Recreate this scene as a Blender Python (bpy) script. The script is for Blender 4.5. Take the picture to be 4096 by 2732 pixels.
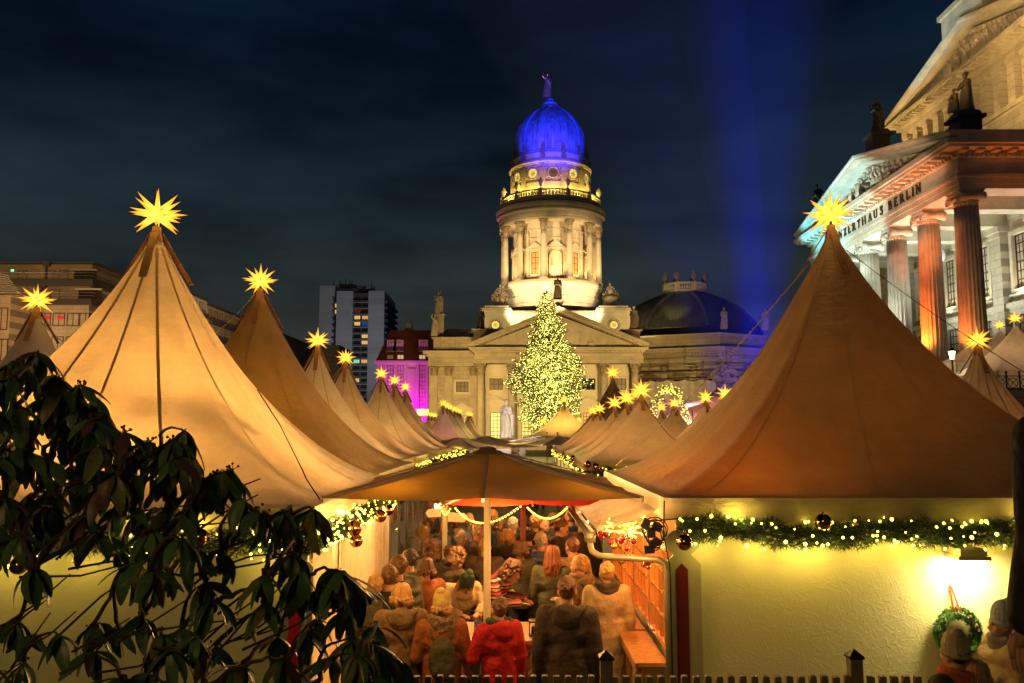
import bpy, bmesh, math, random
from mathutils import Vector, Matrix, Euler, Quaternion, noise
PI = math.pi
R = math.radians
random.seed(7)
scene = bpy.context.scene
for _o in list(bpy.data.objects):
    bpy.data.objects.remove(_o)

# ------------------------------------------------------------------ camera, world, exposure
FP = 3340.0                      # focal length in photo pixels (photo is 4096 wide)
CAM_H = 3.15
PITCH = math.atan(349 / FP)
camd = bpy.data.cameras.new("camera")
camd.sensor_width = 36.0
camd.lens = FP / 4096 * 36.0
camd.clip_start = 0.05
camd.clip_end = 6000
camd.dof.use_dof = True
camd.dof.focus_distance = 22.0
camd.dof.aperture_fstop = 13
cam = bpy.data.objects.new("camera", camd)
scene.collection.objects.link(cam)
cam.location = (0, 0, CAM_H)
cam.rotation_euler = (PI / 2 + PITCH, 0, 0)
scene.camera = cam

scene.view_settings.view_transform = 'Standard'
scene.view_settings.look = 'None'
scene.view_settings.exposure = 0.0
scene.view_settings.gamma = 1.0
scene.view_settings.use_curve_mapping = False
scene.render.engine = 'CYCLES'
cy = scene.cycles
cy.use_denoising = True
cy.use_light_tree = True
cy.max_bounces = 6
cy.diffuse_bounces = 3
cy.glossy_bounces = 3
cy.transmission_bounces = 6
cy.transparent_max_bounces = 8
cy.sample_clamp_indirect = 4.0
cy.caustics_reflective = False
cy.caustics_refractive = False
cy.volume_bounces = 0

world = bpy.data.worlds.new("World")
scene.world = world
world.use_nodes = True
wt = world.node_tree
wt.nodes.clear()
w_out = wt.nodes.new("ShaderNodeOutputWorld")
sky = wt.nodes.new("ShaderNodeTexSky")
sky.sky_type = 'NISHITA'
sky.sun_disc = False
sky.sun_elevation = R(-8)
sky.sun_rotation = R(200)
bg1 = wt.nodes.new("ShaderNodeBackground")
bg1.inputs["Strength"].default_value = 0.05
wt.links.new(sky.outputs[0], bg1.inputs["Color"])
tc = wt.nodes.new("ShaderNodeTexCoord")
sep = wt.nodes.new("ShaderNodeSeparateXYZ")
wt.links.new(tc.outputs["Generated"], sep.inputs[0])
ramp = wt.nodes.new("ShaderNodeValToRGB")
cr = ramp.color_ramp
cr.elements[0].position = 0.0
cr.elements[0].color = (0.024, 0.025, 0.020, 1)
cr.elements[1].position = 0.75
cr.elements[1].color = (0.0012, 0.0035, 0.011, 1)
for p, c in ((0.10, (0.0235, 0.0275, 0.0245)), (0.24, (0.0100, 0.0175, 0.0225)), (0.42, (0.0025, 0.0080, 0.019))):
    e = cr.elements.new(p)
    e.color = (*c, 1)
wt.links.new(sep.outputs["Z"], ramp.inputs[0])
mp = wt.nodes.new("ShaderNodeMapping")
mp.inputs["Scale"].default_value = (2.0, 2.0, 7.0)
wt.links.new(tc.outputs["Generated"], mp.inputs[0])
nz = wt.nodes.new("ShaderNodeTexNoise")
nz.inputs["Scale"].default_value = 1.3
nz.inputs["Detail"].default_value = 5
nz.inputs["Roughness"].default_value = 0.55
wt.links.new(mp.outputs[0], nz.inputs["Vector"])
mr = wt.nodes.new("ShaderNodeMapRange")
mr.inputs["From Min"].default_value = 0.33
mr.inputs["From Max"].default_value = 0.68
mr.inputs["To Min"].default_value = 0.50
mr.inputs["To Max"].default_value = 1.65
wt.links.new(nz.outputs["Fac"], mr.inputs["Value"])
vm = wt.nodes.new("ShaderNodeVectorMath")
vm.operation = 'SCALE'
wt.links.new(ramp.outputs[0], vm.inputs[0])
wt.links.new(mr.outputs[0], vm.inputs["Scale"])
bg2 = wt.nodes.new("ShaderNodeBackground")
bg2.inputs["Strength"].default_value = 1.0
wt.links.new(vm.outputs[0], bg2.inputs["Color"])
add = wt.nodes.new("ShaderNodeAddShader")
wt.links.new(bg1.outputs[0], add.inputs[0])
wt.links.new(bg2.outputs[0], add.inputs[1])
wt.links.new(add.outputs[0], w_out.inputs["Surface"])

# faint diffuse city glow from the overcast night sky
sd = bpy.data.lights.new("sky_glow", 'SUN')
sd.energy = 0.012
sd.angle = R(60)
sd.color = (1.0, 0.85, 0.6)
so = bpy.data.objects.new("sky_glow", sd)
so.rotation_euler = (R(35), 0, R(20))
scene.collection.objects.link(so)


# ------------------------------------------------------------------ helpers
def at(px, py, Y):
    """world point at depth Y that the photo shows at (px, py)"""
    v = -(py - 1366) / FP
    u = (px - 2048) / FP
    c, s = math.cos(PITCH), math.sin(PITCH)
    k = Y / (c - v * s)
    return Vector((u * k, Y, CAM_H + (s + v * c) * k))


COL = scene.collection


def props(o, label=None, cat=None, group=None, kind=None):
    if label: o["label"] = label
    if cat: o["category"] = cat
    if group: o["group"] = group
    if kind: o["kind"] = kind
    return o


def thing(name, loc, label, cat, group=None, rz=0.0):
    o = bpy.data.objects.new(name, None)
    o.empty_display_size = 0.2
    o.location = loc
    o.rotation_euler = (0, 0, rz)
    COL.objects.link(o)
    return props(o, label, cat, group)


def origin(p):
    v = Vector((0, 0, 0))
    while p is not None:
        v += Vector(p.location)
        p = p.parent
    return v


def put(name, me, parent=None, loc=(0, 0, 0), rot=None, scale=None, **kw):
    o = bpy.data.objects.new(name, me)
    o.location = loc
    if rot is not None: o.rotation_euler = rot
    if scale is not None: o.scale = (scale,) * 3 if isinstance(scale, (int, float)) else scale
    if parent is not None: o.parent = parent
    COL.objects.link(o)
    return props(o, **kw)


def copy_tree(o, parent=None):
    c = o.copy()
    c.parent = parent
    COL.objects.link(c)
    for ch in list(o.children):
        copy_tree(ch, c)
    return c


class MB:
    """collects world-space geometry and links it as ONE mesh object"""
    def __init__(s):
        s.v = []; s.f = []; s.m = []; s.sm = []; s.cur = 0; s.smooth = False

    def add(s, vs, fs, smooth=None):
        b = len(s.v)
        s.v.extend([(p[0], p[1], p[2]) for p in vs])
        for f in fs:
            s.f.append(tuple(b + i for i in f))
            s.m.append(s.cur)
            s.sm.append(s.smooth if smooth is None else smooth)
        return s

    def box(s, c, d, rz=0.0, M=None):
        x, y, z = d[0] / 2, d[1] / 2, d[2] / 2
        vs = [Vector((i * x, j * y, k * z)) for k in (-1, 1) for j in (-1, 1) for i in (-1, 1)]
        if M is not None: vs = [M @ v for v in vs]
        elif rz:
            m = Matrix.Rotation(rz, 3, 'Z')
            vs = [m @ v for v in vs]
        c = Vector(c)
        vs = [v + c for v in vs]
        s.add(vs, [(0, 2, 3, 1), (4, 5, 7, 6), (0, 1, 5, 4), (2, 6, 7, 3), (0, 4, 6, 2), (1, 3, 7, 5)], False)
        return s

    def b2(s, x0, x1, y0, y1, z0, z1):
        return s.box(((x0 + x1) / 2, (y0 + y1) / 2, (z0 + z1) / 2), (abs(x1 - x0), abs(y1 - y0), abs(z1 - z0)))

    def beam(s, p0, p1, w, h=None, up=(0, 0, 1)):
        p0, p1 = Vector(p0), Vector(p1)
        h = h or w
        d = (p1 - p0)
        L = d.length
        if L < 1e-6: return s
        d.normalize()
        upv = Vector(up)
        if abs(d.dot(upv)) > 0.98: upv = Vector((0, 1, 0))
        x = d.cross(upv).normalized()
        z = x.cross(d)
        M = Matrix((x, d, z)).transposed()
        return s.box((p0 + p1) / 2, (w, L, h), M=M)

    def tube(s, pts, r, n=8, closed=False, caps=True):
        pts = [Vector(p) for p in pts]
        rr = r if isinstance(r, (list, tuple)) else [r] * len(pts)
        rings = []
        prev = None
        N = len(pts)
        for i, p in enumerate(pts):
            if closed: d = pts[(i + 1) % N] - pts[i - 1]
            else: d = pts[min(i + 1, N - 1)] - pts[max(i - 1, 0)]
            if d.length < 1e-9: d = Vector((0, 0, 1))
            d.normalize()
            if prev is None:
                a = Vector((0, 0, 1)) if abs(d.z) < 0.9 else Vector((1, 0, 0))
                x = d.cross(a).normalized()
            else:
                x = prev - d * prev.dot(d)
                x = x.normalized() if x.length > 1e-6 else d.orthogonal().normalized()
            prev = x
            y = d.cross(x)
            rings.append([p + (x * math.cos(2 * PI * k / n) + y * math.sin(2 * PI * k / n)) * rr[i] for k in range(n)])
        vs = [v for ring in rings for v in ring]
        fs = []
        for i in range(N if closed else N - 1):
            j = (i + 1) % N
            for k in range(n):
                fs.append((i * n + k, i * n + (k + 1) % n, j * n + (k + 1) % n, j * n + k))
        s.add(vs, fs, True)
        if caps and not closed:
            b = len(s.v) - len(vs)
            s.f.append(tuple(b + k for k in reversed(range(n)))); s.m.append(s.cur); s.sm.append(False)
            s.f.append(tuple(b + (N - 1) * n + k for k in range(n))); s.m.append(s.cur); s.sm.append(False)
        return s

    def lathe(s, prof, c=(0, 0, 0), n=24, a0=0.0, a1=2 * PI, caps=True, rfun=None):
        """prof: list of (r, z)"""
        c = Vector(c)
        full = abs(a1 - a0 - 2 * PI) < 1e-6
        cnt = n if full else n + 1
        vs = []
        for r, z in prof:
            for k in range(cnt):
                a = a0 + (a1 - a0) * k / n
                q = r * (rfun(a, z) if rfun else 1)
                vs.append(c + Vector((q * math.cos(a), q * math.sin(a), z)))
        fs = []
        for i in range(len(prof) - 1):
            for k in range(n):
                k2 = (k + 1) % cnt
                fs.append((i * cnt + k, i * cnt + k2, (i + 1) * cnt + k2, (i + 1) * cnt + k))
        s.add(vs, fs)
        if caps and full:
            b = len(s.v) - len(vs)
            if prof[0][0] > 1e-4:
                s.f.append(tuple(b + k for k in reversed(range(cnt)))); s.m.append(s.cur); s.sm.append(False)
            if prof[-1][0] > 1e-4:
                b2 = b + (len(prof) - 1) * cnt
                s.f.append(tuple(b2 + k for k in range(cnt))); s.m.append(s.cur); s.sm.append(False)
        return s

    def prism(s, poly, o, ux, uy, depth):
        """poly in 2-D (a,b) -> o + a*ux + b*uy, extruded by vector depth"""
        o, ux, uy, dv = Vector(o), Vector(ux), Vector(uy), Vector(depth)
        n = len(poly)
        v0 = [o + ux * a + uy * b for a, b in poly]
        v1 = [v + dv for v in v0]
        fs = [tuple(range(n)), tuple(reversed(range(n, 2 * n)))]
        fs += [((i + 1) % n, i, n + i, n + (i + 1) % n) for i in range(n)]
        return s.add(v0 + v1, fs, False)

    def sph(s, c, r, n=12, m=8, M=None):
        c = Vector(c)
        rr = Vector((r, r, r)) if isinstance(r, (int, float)) else Vector(r)
        vs = [Vector((0, 0, -rr.z))]
        for i in range(1, m):
            t = -PI / 2 + PI * i / m
            for k in range(n):
                a = 2 * PI * k / n
                vs.append(Vector((rr.x * math.cos(t) * math.cos(a), rr.y * math.cos(t) * math.sin(a), rr.z * math.sin(t))))
        vs.append(Vector((0, 0, rr.z)))
        if M is not None: vs = [M @ v for v in vs]
        vs = [v + c for v in vs]
        fs = [(0, 1 + (k + 1) % n, 1 + k) for k in range(n)]
        for i in range(m - 2):
            for k in range(n):
                a, b = 1 + i * n + k, 1 + i * n + (k + 1) % n
                fs.append((a, b, b + n, a + n))
        t = len(vs) - 1
        fs += [(t, t - n + k, t - n + (k + 1) % n) for k in range(n)]
        return s.add(vs, fs, True)

    def octa(s, c, r):
        x, y, z = c
        return s.add([(x + r, y, z), (x - r, y, z), (x, y + r, z), (x, y - r, z), (x, y, z + r), (x, y, z - r)],
                     [(0, 2, 4), (2, 1, 4), (1, 3, 4), (3, 0, 4), (2, 0, 5), (1, 2, 5), (3, 1, 5), (0, 3, 5)], True)

    def mesh(s, name, mats, org=(0, 0, 0)):
        me = bpy.data.meshes.new(name)
        ox, oy, oz = org
        me.from_pydata([(x - ox, y - oy, z - oz) for x, y, z in s.v], [], s.f)
        if not isinstance(mats, (list, tuple)): mats = [mats]
        for m in mats: me.materials.append(m)
        me.polygons.foreach_set("use_smooth", s.sm)
        if len(mats) > 1: me.polygons.foreach_set("material_index", s.m)
        me.update()
        return me

    def build(s, name, mats, parent=None, loc=None, fix=False, **kw):
        """geometry given in world space; stored relative to the parent (or to loc)"""
        if parent is not None: org = origin(parent)
        elif loc is not None: org = Vector(loc)
        else: org = Vector((0, 0, 0))
        me = s.mesh(name, mats, org)
        if fix:
            bm = bmesh.new(); bm.from_mesh(me)
            bmesh.ops.recalc_face_normals(bm, faces=bm.faces)
            bm.to_mesh(me); bm.free()
        o = bpy.data.objects.new(name, me)
        if parent is not None: o.parent = parent
        elif loc is not None: o.location = loc
        COL.objects.link(o)
        return props(o, **kw)


# ------------------------------------------------------------------ materials
MATS = {}


def M(name, col, rough=0.6, metal=0.0, var=0.0, vscale=3.0, bump=0.0, bscale=20.0, bdist=0.02, transl=0.0,
      emit=None, es=0.0, spec=0.5, coat=0.0, brick=None, wave=None, sample_emit=True, stretch=None, alpha=None, dark2=None, trans=0.0):
    if name in MATS: return MATS[name]
    m = bpy.data.materials.new(name)
    m.use_nodes = True
    nt = m.node_tree
    b = nt.nodes["Principled BSDF"]
    out = nt.nodes["Material Output"]
    b.inputs["Base Color"].default_value = (*col, 1)
    b.inputs["Roughness"].default_value = rough
    b.inputs["Metallic"].default_value = metal
    b.inputs["Specular IOR Level"].default_value = spec
    b.inputs["Coat Weight"].default_value = coat
    if trans: b.inputs["Transmission Weight"].default_value = trans
    tcn = nt.nodes.new("ShaderNodeTexCoord")
    vec = tcn.outputs["Object"]
    if stretch:
        mpn = nt.nodes.new("ShaderNodeMapping")
        mpn.inputs["Scale"].default_value = stretch
        nt.links.new(vec, mpn.inputs[0])
        vec = mpn.outputs[0]
    colout = None
    if var > 0:
        n1 = nt.nodes.new("ShaderNodeTexNoise")
        n1.inputs["Scale"].default_value = vscale
        n1.inputs["Detail"].default_value = 6
        n1.inputs["Roughness"].default_value = 0.65
        nt.links.new(vec, n1.inputs["Vector"])
        rp = nt.nodes.new("ShaderNodeValToRGB")
        rp.color_ramp.elements[0].position = 0.3
        rp.color_ramp.elements[1].position = 0.7
        lo = dark2 or [c * (1 - var) for c in col]
        hi = [min(1, c * (1 + var * 0.6)) for c in col]
        rp.color_ramp.elements[0].color = (*lo, 1)
        rp.color_ramp.elements[1].color = (*hi, 1)
        nt.links.new(n1.outputs["Fac"], rp.inputs[0])
        colout = rp.outputs[0]
    hgt = None
    if brick:
        # stone courses: (width, height, axis) with axis 'x' (wall in XZ), 'y' (wall in YZ)
        w, h, ax = brick
        sp = nt.nodes.new("ShaderNodeSeparateXYZ")
        cb = nt.nodes.new("ShaderNodeCombineXYZ")
        nt.links.new(tcn.outputs["Object"], sp.inputs[0])
        nt.links.new(sp.outputs["X" if ax == 'x' else "Y"], cb.inputs[0])
        nt.links.new(sp.outputs["Z"], cb.inputs[1])
        bt = nt.nodes.new("ShaderNodeTexBrick")
        bt.inputs["Scale"].default_value = 1.0
        bt.inputs["Brick Width"].default_value = w
        bt.inputs["Row Height"].default_value = h
        bt.inputs["Mortar Size"].default_value = 0.02
        bt.inputs["Mortar Smooth"].default_value = 0.3
        bt.inputs["Color1"].default_value = (1, 1, 1, 1)
        bt.inputs["Color2"].default_value = (0.80, 0.80, 0.80, 1)
        bt.inputs["Mortar"].default_value = (0.45, 0.45, 0.45, 1)
        nt.links.new(cb.outputs[0], bt.inputs["Vector"])
        mx = nt.nodes.new("ShaderNodeMix")
        mx.data_type = 'RGBA'; mx.blend_type = 'MULTIPLY'
        mx.inputs[0].default_value = 1.0
        if colout: nt.links.new(colout, mx.inputs[6])
        else: mx.inputs[6].default_value = (*col, 1)
        nt.links.new(bt.outputs["Color"], mx.inputs[7])
        colout = mx.outputs[2]
    if colout: nt.links.new(colout, b.inputs["Base Color"])
    if bump > 0:
        n2 = nt.nodes.new("ShaderNodeTexNoise")
        n2.inputs["Scale"].default_value = bscale
        n2.inputs["Detail"].default_value = 4
        nt.links.new(vec, n2.inputs["Vector"])
        bp = nt.nodes.new("ShaderNodeBump")
        bp.inputs["Strength"].default_value = bump
        bp.inputs["Distance"].default_value = bdist
        nt.links.new(n2.outputs["Fac"], bp.inputs["Height"])
        nt.links.new(bp.outputs[0], b.inputs["Normal"])
    if emit is not None:
        b.inputs["Emission Color"].default_value = (*emit, 1)
        b.inputs["Emission Strength"].default_value = es
        if not sample_emit: m.cycles.emission_sampling = 'NONE'
    if transl > 0:
        tr = nt.nodes.new("ShaderNodeBsdfTranslucent")
        ms = nt.nodes.new("ShaderNodeMixShader")
        ms.inputs[0].default_value = transl
        if colout: nt.links.new(colout, tr.inputs["Color"])
        else: tr.inputs["Color"].default_value = (*col, 1)
        nt.links.new(b.outputs[0], ms.inputs[1])
        nt.links.new(tr.outputs[0], ms.inputs[2])
        nt.links.new(ms.outputs[0], out.inputs["Surface"])
    MATS[name] = m
    return m


def lamp(name, typ, loc, energy, color=(1, 0.7, 0.35), size=0.1, aim=None, spot=60, blend=0.5, size_y=None, maxb=None):
    d = bpy.data.lights.new(name, typ)
    d.energy = energy
    d.color = color
    if typ == 'AREA':
        d.size = size
        if size_y:
            d.shape = 'RECTANGLE'; d.size_y = size_y
    else:
        d.shadow_soft_size = size
    if typ == 'SPOT':
        d.spot_size = R(spot); d.spot_blend = blend
    o = bpy.data.objects.new(name, d)
    o.location = loc
    if aim is not None:
        dv = Vector(aim) - Vector(loc)
        o.rotation_euler = dv.to_track_quat('-Z', 'Y').to_euler()
    COL.objects.link(o)
    return o


WARM = (1.0, 0.60, 0.22)
YEL = (1.0, 0.72, 0.22)
# ------------------------------------------------------------------ floodlights of the square
# church tower: (name, kind, position, watts, colour, size, aim, cone)
def flood(loc, aim, W_, color, spot=60, blend=.6, size=.4):
    return lamp("floodlight", 'SPOT', loc, W_, color, size, aim, spot, blend)
AMB = (1.0, 0.62, 0.20)
AMB2 = (1.0, 0.72, 0.34)
TXl, TYl = 7.3, 155.0
# facade, wide amber floods standing in the square
flood((-6, 96, 5), (-2, 127, 9), 38000, (1, .62, .20), 60, .8, 1)
flood((22, 96, 5), (16, 127, 9), 38000, (1, .62, .20), 60, .8, 1)
flood((-18, 108, 4), (-10, 133, 9), 14000, (1, .58, .16), 60, .8, 1)
flood((30, 100, 5), (31, 138, 12), 14000, (1, .56, .15), 70, .8, 1)
# lower ring and corner blocks, lamps on the portico roof
for sx in (-1, 1):
    flood((TXl + sx * 6.5, 141.0, 22.2), (TXl + sx * 2.5, 155, 28), 2600, AMB2, 120, .6, .3)
    flood((TXl + sx * 11.5, 134.5, 19.0), (TXl + sx * 11.5, 143.5, 21.5), 2200, (1, .66, .22), 120, .6, .3)
# colonnade, lamps at its foot
for k in range(8):
    a = -PI / 2 + .075 + 2 * PI * (k - 3.5) / 12 + .0
    lamp("colonnade_uplight", 'SPOT', (TXl + 8.9 * math.cos(a + .26), TYl + 8.9 * math.sin(a + .26), at(2193, 1148, 155).z + .5), 1300, (1, .60, .20), .25, (TXl + 6.6 * math.cos(a + .26), TYl + 6.6 * math.sin(a + .26), 38), 130, .7)
flood((-14, 112, 18), (TXl - 1, 155, 36), 125000, (1, .67, .32), 24, .7, .6)
flood((30, 110, 18), (TXl + 1, 155, 36), 125000, (1, .67, .32), 24, .7, .6)
flood((7, 120, 19), (TXl, 155, 41), 26000, (1, .62, .24), 26, .7, .6)
# gallery behind the balustrade
for k in range(9):
    a = -PI / 2 + 2 * PI * (k - 4) / 14
    lamp("gallery_light", 'POINT', (TXl + 8.6 * math.cos(a), TYl + 8.6 * math.sin(a), at(2193, 820, 155).z), 850, (1, .66, .14), .2)
# dome in blue
BL = (0.015, 0.03, 1.0)
flood((30, 88, 22), (TXl, 151, 59.5), 520000, BL, 11.5, .3, .5)
flood((-18, 92, 22), (TXl, 151, 59.5), 240000, BL, 11.5, .3, .5)
flood((6, 100, 26), (TXl, 151, 59), 70000, (.02, .09, 1.0), 14, .6, .5)
flood((6, 98, 24), (TXl, 148, 52.0), 90000, (.55, .12, 1.0), 12, .9, .5)
# lantern balustrade on the hall dome
flood((26, 138, 22), (32.7, 157, 29), 3500, (1, .7, .2), 40, .7, .3)
flood((20, 137, 18.4), (24, 150, 22), 1600, (.5, .6, 1.0), 60, .7, .3)
# magenta wash on the hotel
for x, w_ in ((-27, 1500), (-23.0, 1200), (-20.5, 2600), (-16.5, 1200)):
    lamp("magenta_uplight", 'SPOT', (x, 161.5, 2.0), w_ * 3.2, (1.0, 0.0, .75), .3, (x, 165, 11), 110, .8)
# concert hall: upper gable in warm white
for y in (51, 56.5, 62, 67.5, 73):
    flood((29.5, y, 22.6), (35.5, y + .6, 30), 6000, (1, .62, .20), 110, .8, .4)
flood((22, 46, 24), (36, 60, 31), 7000, (1, .62, .22), 60, .8, .8)
# cyan on the portico gable
flood((17, 78, 10), (27, 69, 22.6), 34000, (.22, .78, 1.0), 36, .5, .4)
# white at the middle columns, inside the portico
for y in (56, 61, 66):
    lamp("portico_uplight", 'SPOT', (31.5, y, 7.4), 2700, (.85, .95, .80), .3, (31.9, y, 17), 120, .7)
for y, w_, c_ in ((59.0, 4200, (.85, 1.0, .85)), (63.7, 4800, (.65, 1.0, .9)), (68.4, 2600, (.6, 1, 1))):
    lamp("column_uplight", 'SPOT', (25.7, y, 7.0), w_, c_, .2, (28.2, y + .9, 16), 60, .6)
# red orange up the two nearest columns and under the cornice
lamp("column_uplight", 'SPOT', (26.1, 50.2, 6.9), 1500, (1, .14, .012), .15, (28.1, 50.7, 13), 60, .6)
lamp("column_uplight", 'SPOT', (27.0, 49.2, 6.6), 500, (1, .34, .05), .1, (28.0, 50.3, 11), 60, .6)
lamp("column_uplight", 'SPOT', (26.0, 54.6, 6.9), 6500, (1, .15, .015), .15, (28.1, 55.4, 13), 60, .6)
lamp("column_uplight", 'SPOT', (26.6, 54.0, 6.6), 900, (1, .45, .06), .1, (28.1, 55.2, 10), 60, .6)
lamp("column_uplight", 'SPOT', (26.0, 59.6, 6.9), 500, (1, .25, .05), .15, (28.1, 60.1, 11), 60, .6)
flood((23.5, 48, 7.2), (27.3, 56, 20), 8500, (1, .26, .07), 40, .6, .3)
flood((31.5, 47.3, 8), (32, 50, 20), 2200, (1, .20, .03), 40, .6, .3)
flood((13, 61, 9.5), (27.3, 64, 19.4), 22000, (.85, 1, .88), 34, .6, .3)
# warm lamps on the wall inside the portico
for y in (53.1, 57.8, 62.5, 67.3):
    lamp("wall_uplight", 'SPOT', (35.2, y, 12.3), 260, (1, .75, .4), .15, (35.9, y, 17), 120, .6)
# purple light on the lion group
flood((19, 46, 5.5), (13.5, 52, 6.5), 900, (.30, .08, 1.0), 50, .6, .3)
flood((9.5, 46, 4.0), (13, 52, 6.8), 500, (1, .55, .5), 60, .6, .3)
# white light on the poet's monument
flood((-1.3, 36.5, 2.9), (-.35, 41, 3.9), 620, (1, .78, .58), 70, .6, .3)
flood((1.0, 37, 2.9), (-.2, 41, 3.6), 260, (1, .80, .62), 70, .6, .3)
# office fronts, unseen floods added to brighten them
for x in (-88, -76, -64):
    flood((x, 107, 3), (x + 2, 120, 16), 9000, (1, .60, .26), 120, .8, 1)
flood((-50, 112, 3), (-61, 140, 18), 14000, (1, .60, .26), 90, .8, 1)
flood((-40, 150, 4), (-61, 170, 16), 26000, (1, .6, .25), 100, .8, 1)
flood((-60, 330, 20), (-85, 400, 50), 60000, (.88, .88, .95), 70, .8, 2)
flood((-30, 250, 12), (-78, 400, 30), 50000, (1, .8, .6), 60, .8, 2)
flood((36, 122, 4), (38, 138, 13), 7000, (.12, .06, 1.0), 60, .9, .5)
flood((7.3, 130, 40), (6.9, 155, 69.5), 60000, (.35, .1, 1.0), 7, .8, .3)
flood((-38, 66, 14), (-70, 120, 19), 62000, (1, .54, .20), 44, .8, 1)  # mid-air flood added to even out the office front
flood((-30, 100, 16), (-61, 165, 18), 60000, (1, .66, .34), 50, .8, 1)
flood((13, 52, 9.5), (27.3, 56, 20.5), 6500, (1, .80, .55), 36, .8, .4)  # cream flood added to soften the red on the near cornice
# ------------------------------------------------------------------ shared materials
def canvas_mat(name, col=(0.80, 0.77, 0.70), tcol=(0.85, 0.60, 0.33), transl=0.36, rough=0.38, wrinkle=0.6):
    if name in MATS: return MATS[name]
    m = bpy.data.materials.new(name)
    m.use_nodes = True
    nt = m.node_tree
    b = nt.nodes["Principled BSDF"]; out = nt.nodes["Material Output"]
    b.inputs["Roughness"].default_value = rough
    b.inputs["Specular IOR Level"].default_value = 0.45
    tcn = nt.nodes.new("ShaderNodeTexCoord")
    n1 = nt.nodes.new("ShaderNodeTexNoise")
    n1.inputs["Scale"].default_value = 0.9; n1.inputs["Detail"].default_value = 7; n1.inputs["Roughness"].default_value = 0.7
    nt.links.new(tcn.outputs["Object"], n1.inputs["Vector"])
    rp = nt.nodes.new("ShaderNodeValToRGB")
    rp.color_ramp.elements[0].position = 0.34; rp.color_ramp.elements[1].position = 0.62
    rp.color_ramp.elements[0].color = (*[c * 0.70 for c in col], 1)
    rp.color_ramp.elements[1].color = (*col, 1)
    nt.links.new(n1.outputs["Fac"], rp.inputs[0])
    nt.links.new(rp.outputs[0], b.inputs["Base Color"])
    # creases: fine wrinkled noise, stronger towards the eaves where the sheet is drawn tight
    mpn = nt.nodes.new("ShaderNodeMapping")
    mpn.inputs["Scale"].default_value = (1.0, 1.0, 2.2)
    mpn.inputs["Rotation"].default_value = (0.5, 0.3, 0.6)
    nt.links.new(tcn.outputs["Object"], mpn.inputs[0])
    v = nt.nodes.new("ShaderNodeTexVoronoi")
    v.feature = 'DISTANCE_TO_EDGE'
    v.inputs["Scale"].default_value = 2.3
    nt.links.new(mpn.outputs[0], v.inputs["Vector"])
    n2 = nt.nodes.new("ShaderNodeTexNoise")
    n2.inputs["Scale"].default_value = 5.0; n2.inputs["Detail"].default_value = 8; n2.inputs["Roughness"].default_value = 0.62
    n2.inputs["Distortion"].default_value = 0.8
    nt.links.new(mpn.outputs[0], n2.inputs["Vector"])
    ad = nt.nodes.new("ShaderNodeMath"); ad.operation = 'ADD'
    mv = nt.nodes.new("ShaderNodeMath"); mv.operation = 'MINIMUM'; mv.inputs[1].default_value = 0.10
    nt.links.new(v.outputs["Distance"], mv.inputs[0])
    nt.links.new(mv.outputs[0], ad.inputs[0]); nt.links.new(n2.outputs["Fac"], ad.inputs[1])
    bp = nt.nodes.new("ShaderNodeBump")
    bp.inputs["Strength"].default_value = wrinkle; bp.inputs["Distance"].default_value = 0.06
    nt.links.new(ad.outputs[0], bp.inputs["Height"])
    nt.links.new(bp.outputs[0], b.inputs["Normal"])
    tr = nt.nodes.new("ShaderNodeBsdfTranslucent")
    mt = nt.nodes.new("ShaderNodeMix"); mt.data_type = 'RGBA'; mt.blend_type = 'MULTIPLY'; mt.inputs[0].default_value = 1
    nt.links.new(rp.outputs[0], mt.inputs[6]); mt.inputs[7].default_value = (*tcol, 1)
    nt.links.new(mt.outputs[2], tr.inputs["Color"])
    ms = nt.nodes.new("ShaderNodeMixShader"); ms.inputs[0].default_value = transl
    nt.links.new(b.outputs[0], ms.inputs[1]); nt.links.new(tr.outputs[0], ms.inputs[2])
    nt.links.new(ms.outputs[0], out.inputs["Surface"])
    MATS[name] = m
    return m


CANV = canvas_mat("tent_canvas")
CANV_W = canvas_mat("tent_canvas_white", col=(0.86, 0.84, 0.80), tcol=(0.9, 0.7, 0.45), transl=0.35)
CANV_DK = canvas_mat("tent_canvas_dim", col=(0.50, 0.38, 0.17), tcol=(0.72, 0.48, 0.13), transl=0.24)  # weaker light on these tents is put into a darker canvas colour
VALM = canvas_mat("valance_canvas", col=(0.60, 0.52, 0.28), transl=0.15, wrinkle=0.5)
SEAMM = M("seam_webbing", (0.68, 0.54, 0.32), 0.6, transl=.32)
STEEL = M("galvanised_steel", (0.42, 0.42, 0.40), 0.38, 0.85, var=0.25, vscale=9, bump=0.1)
DKMET = M("black_metal", (0.02, 0.02, 0.022), 0.45, 0.3)
LEATH = M("strap_leather", (0.42, 0.22, 0.09), 0.6, var=0.4, vscale=12)
ROPE = M("rope", (0.45, 0.40, 0.30), 0.8)
CABLE = M("cable", (0.012, 0.012, 0.012), 0.5)


SEAMD = M("seam_stitched", (0.42, 0.32, 0.16), 0.6, transl=.2)


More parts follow.
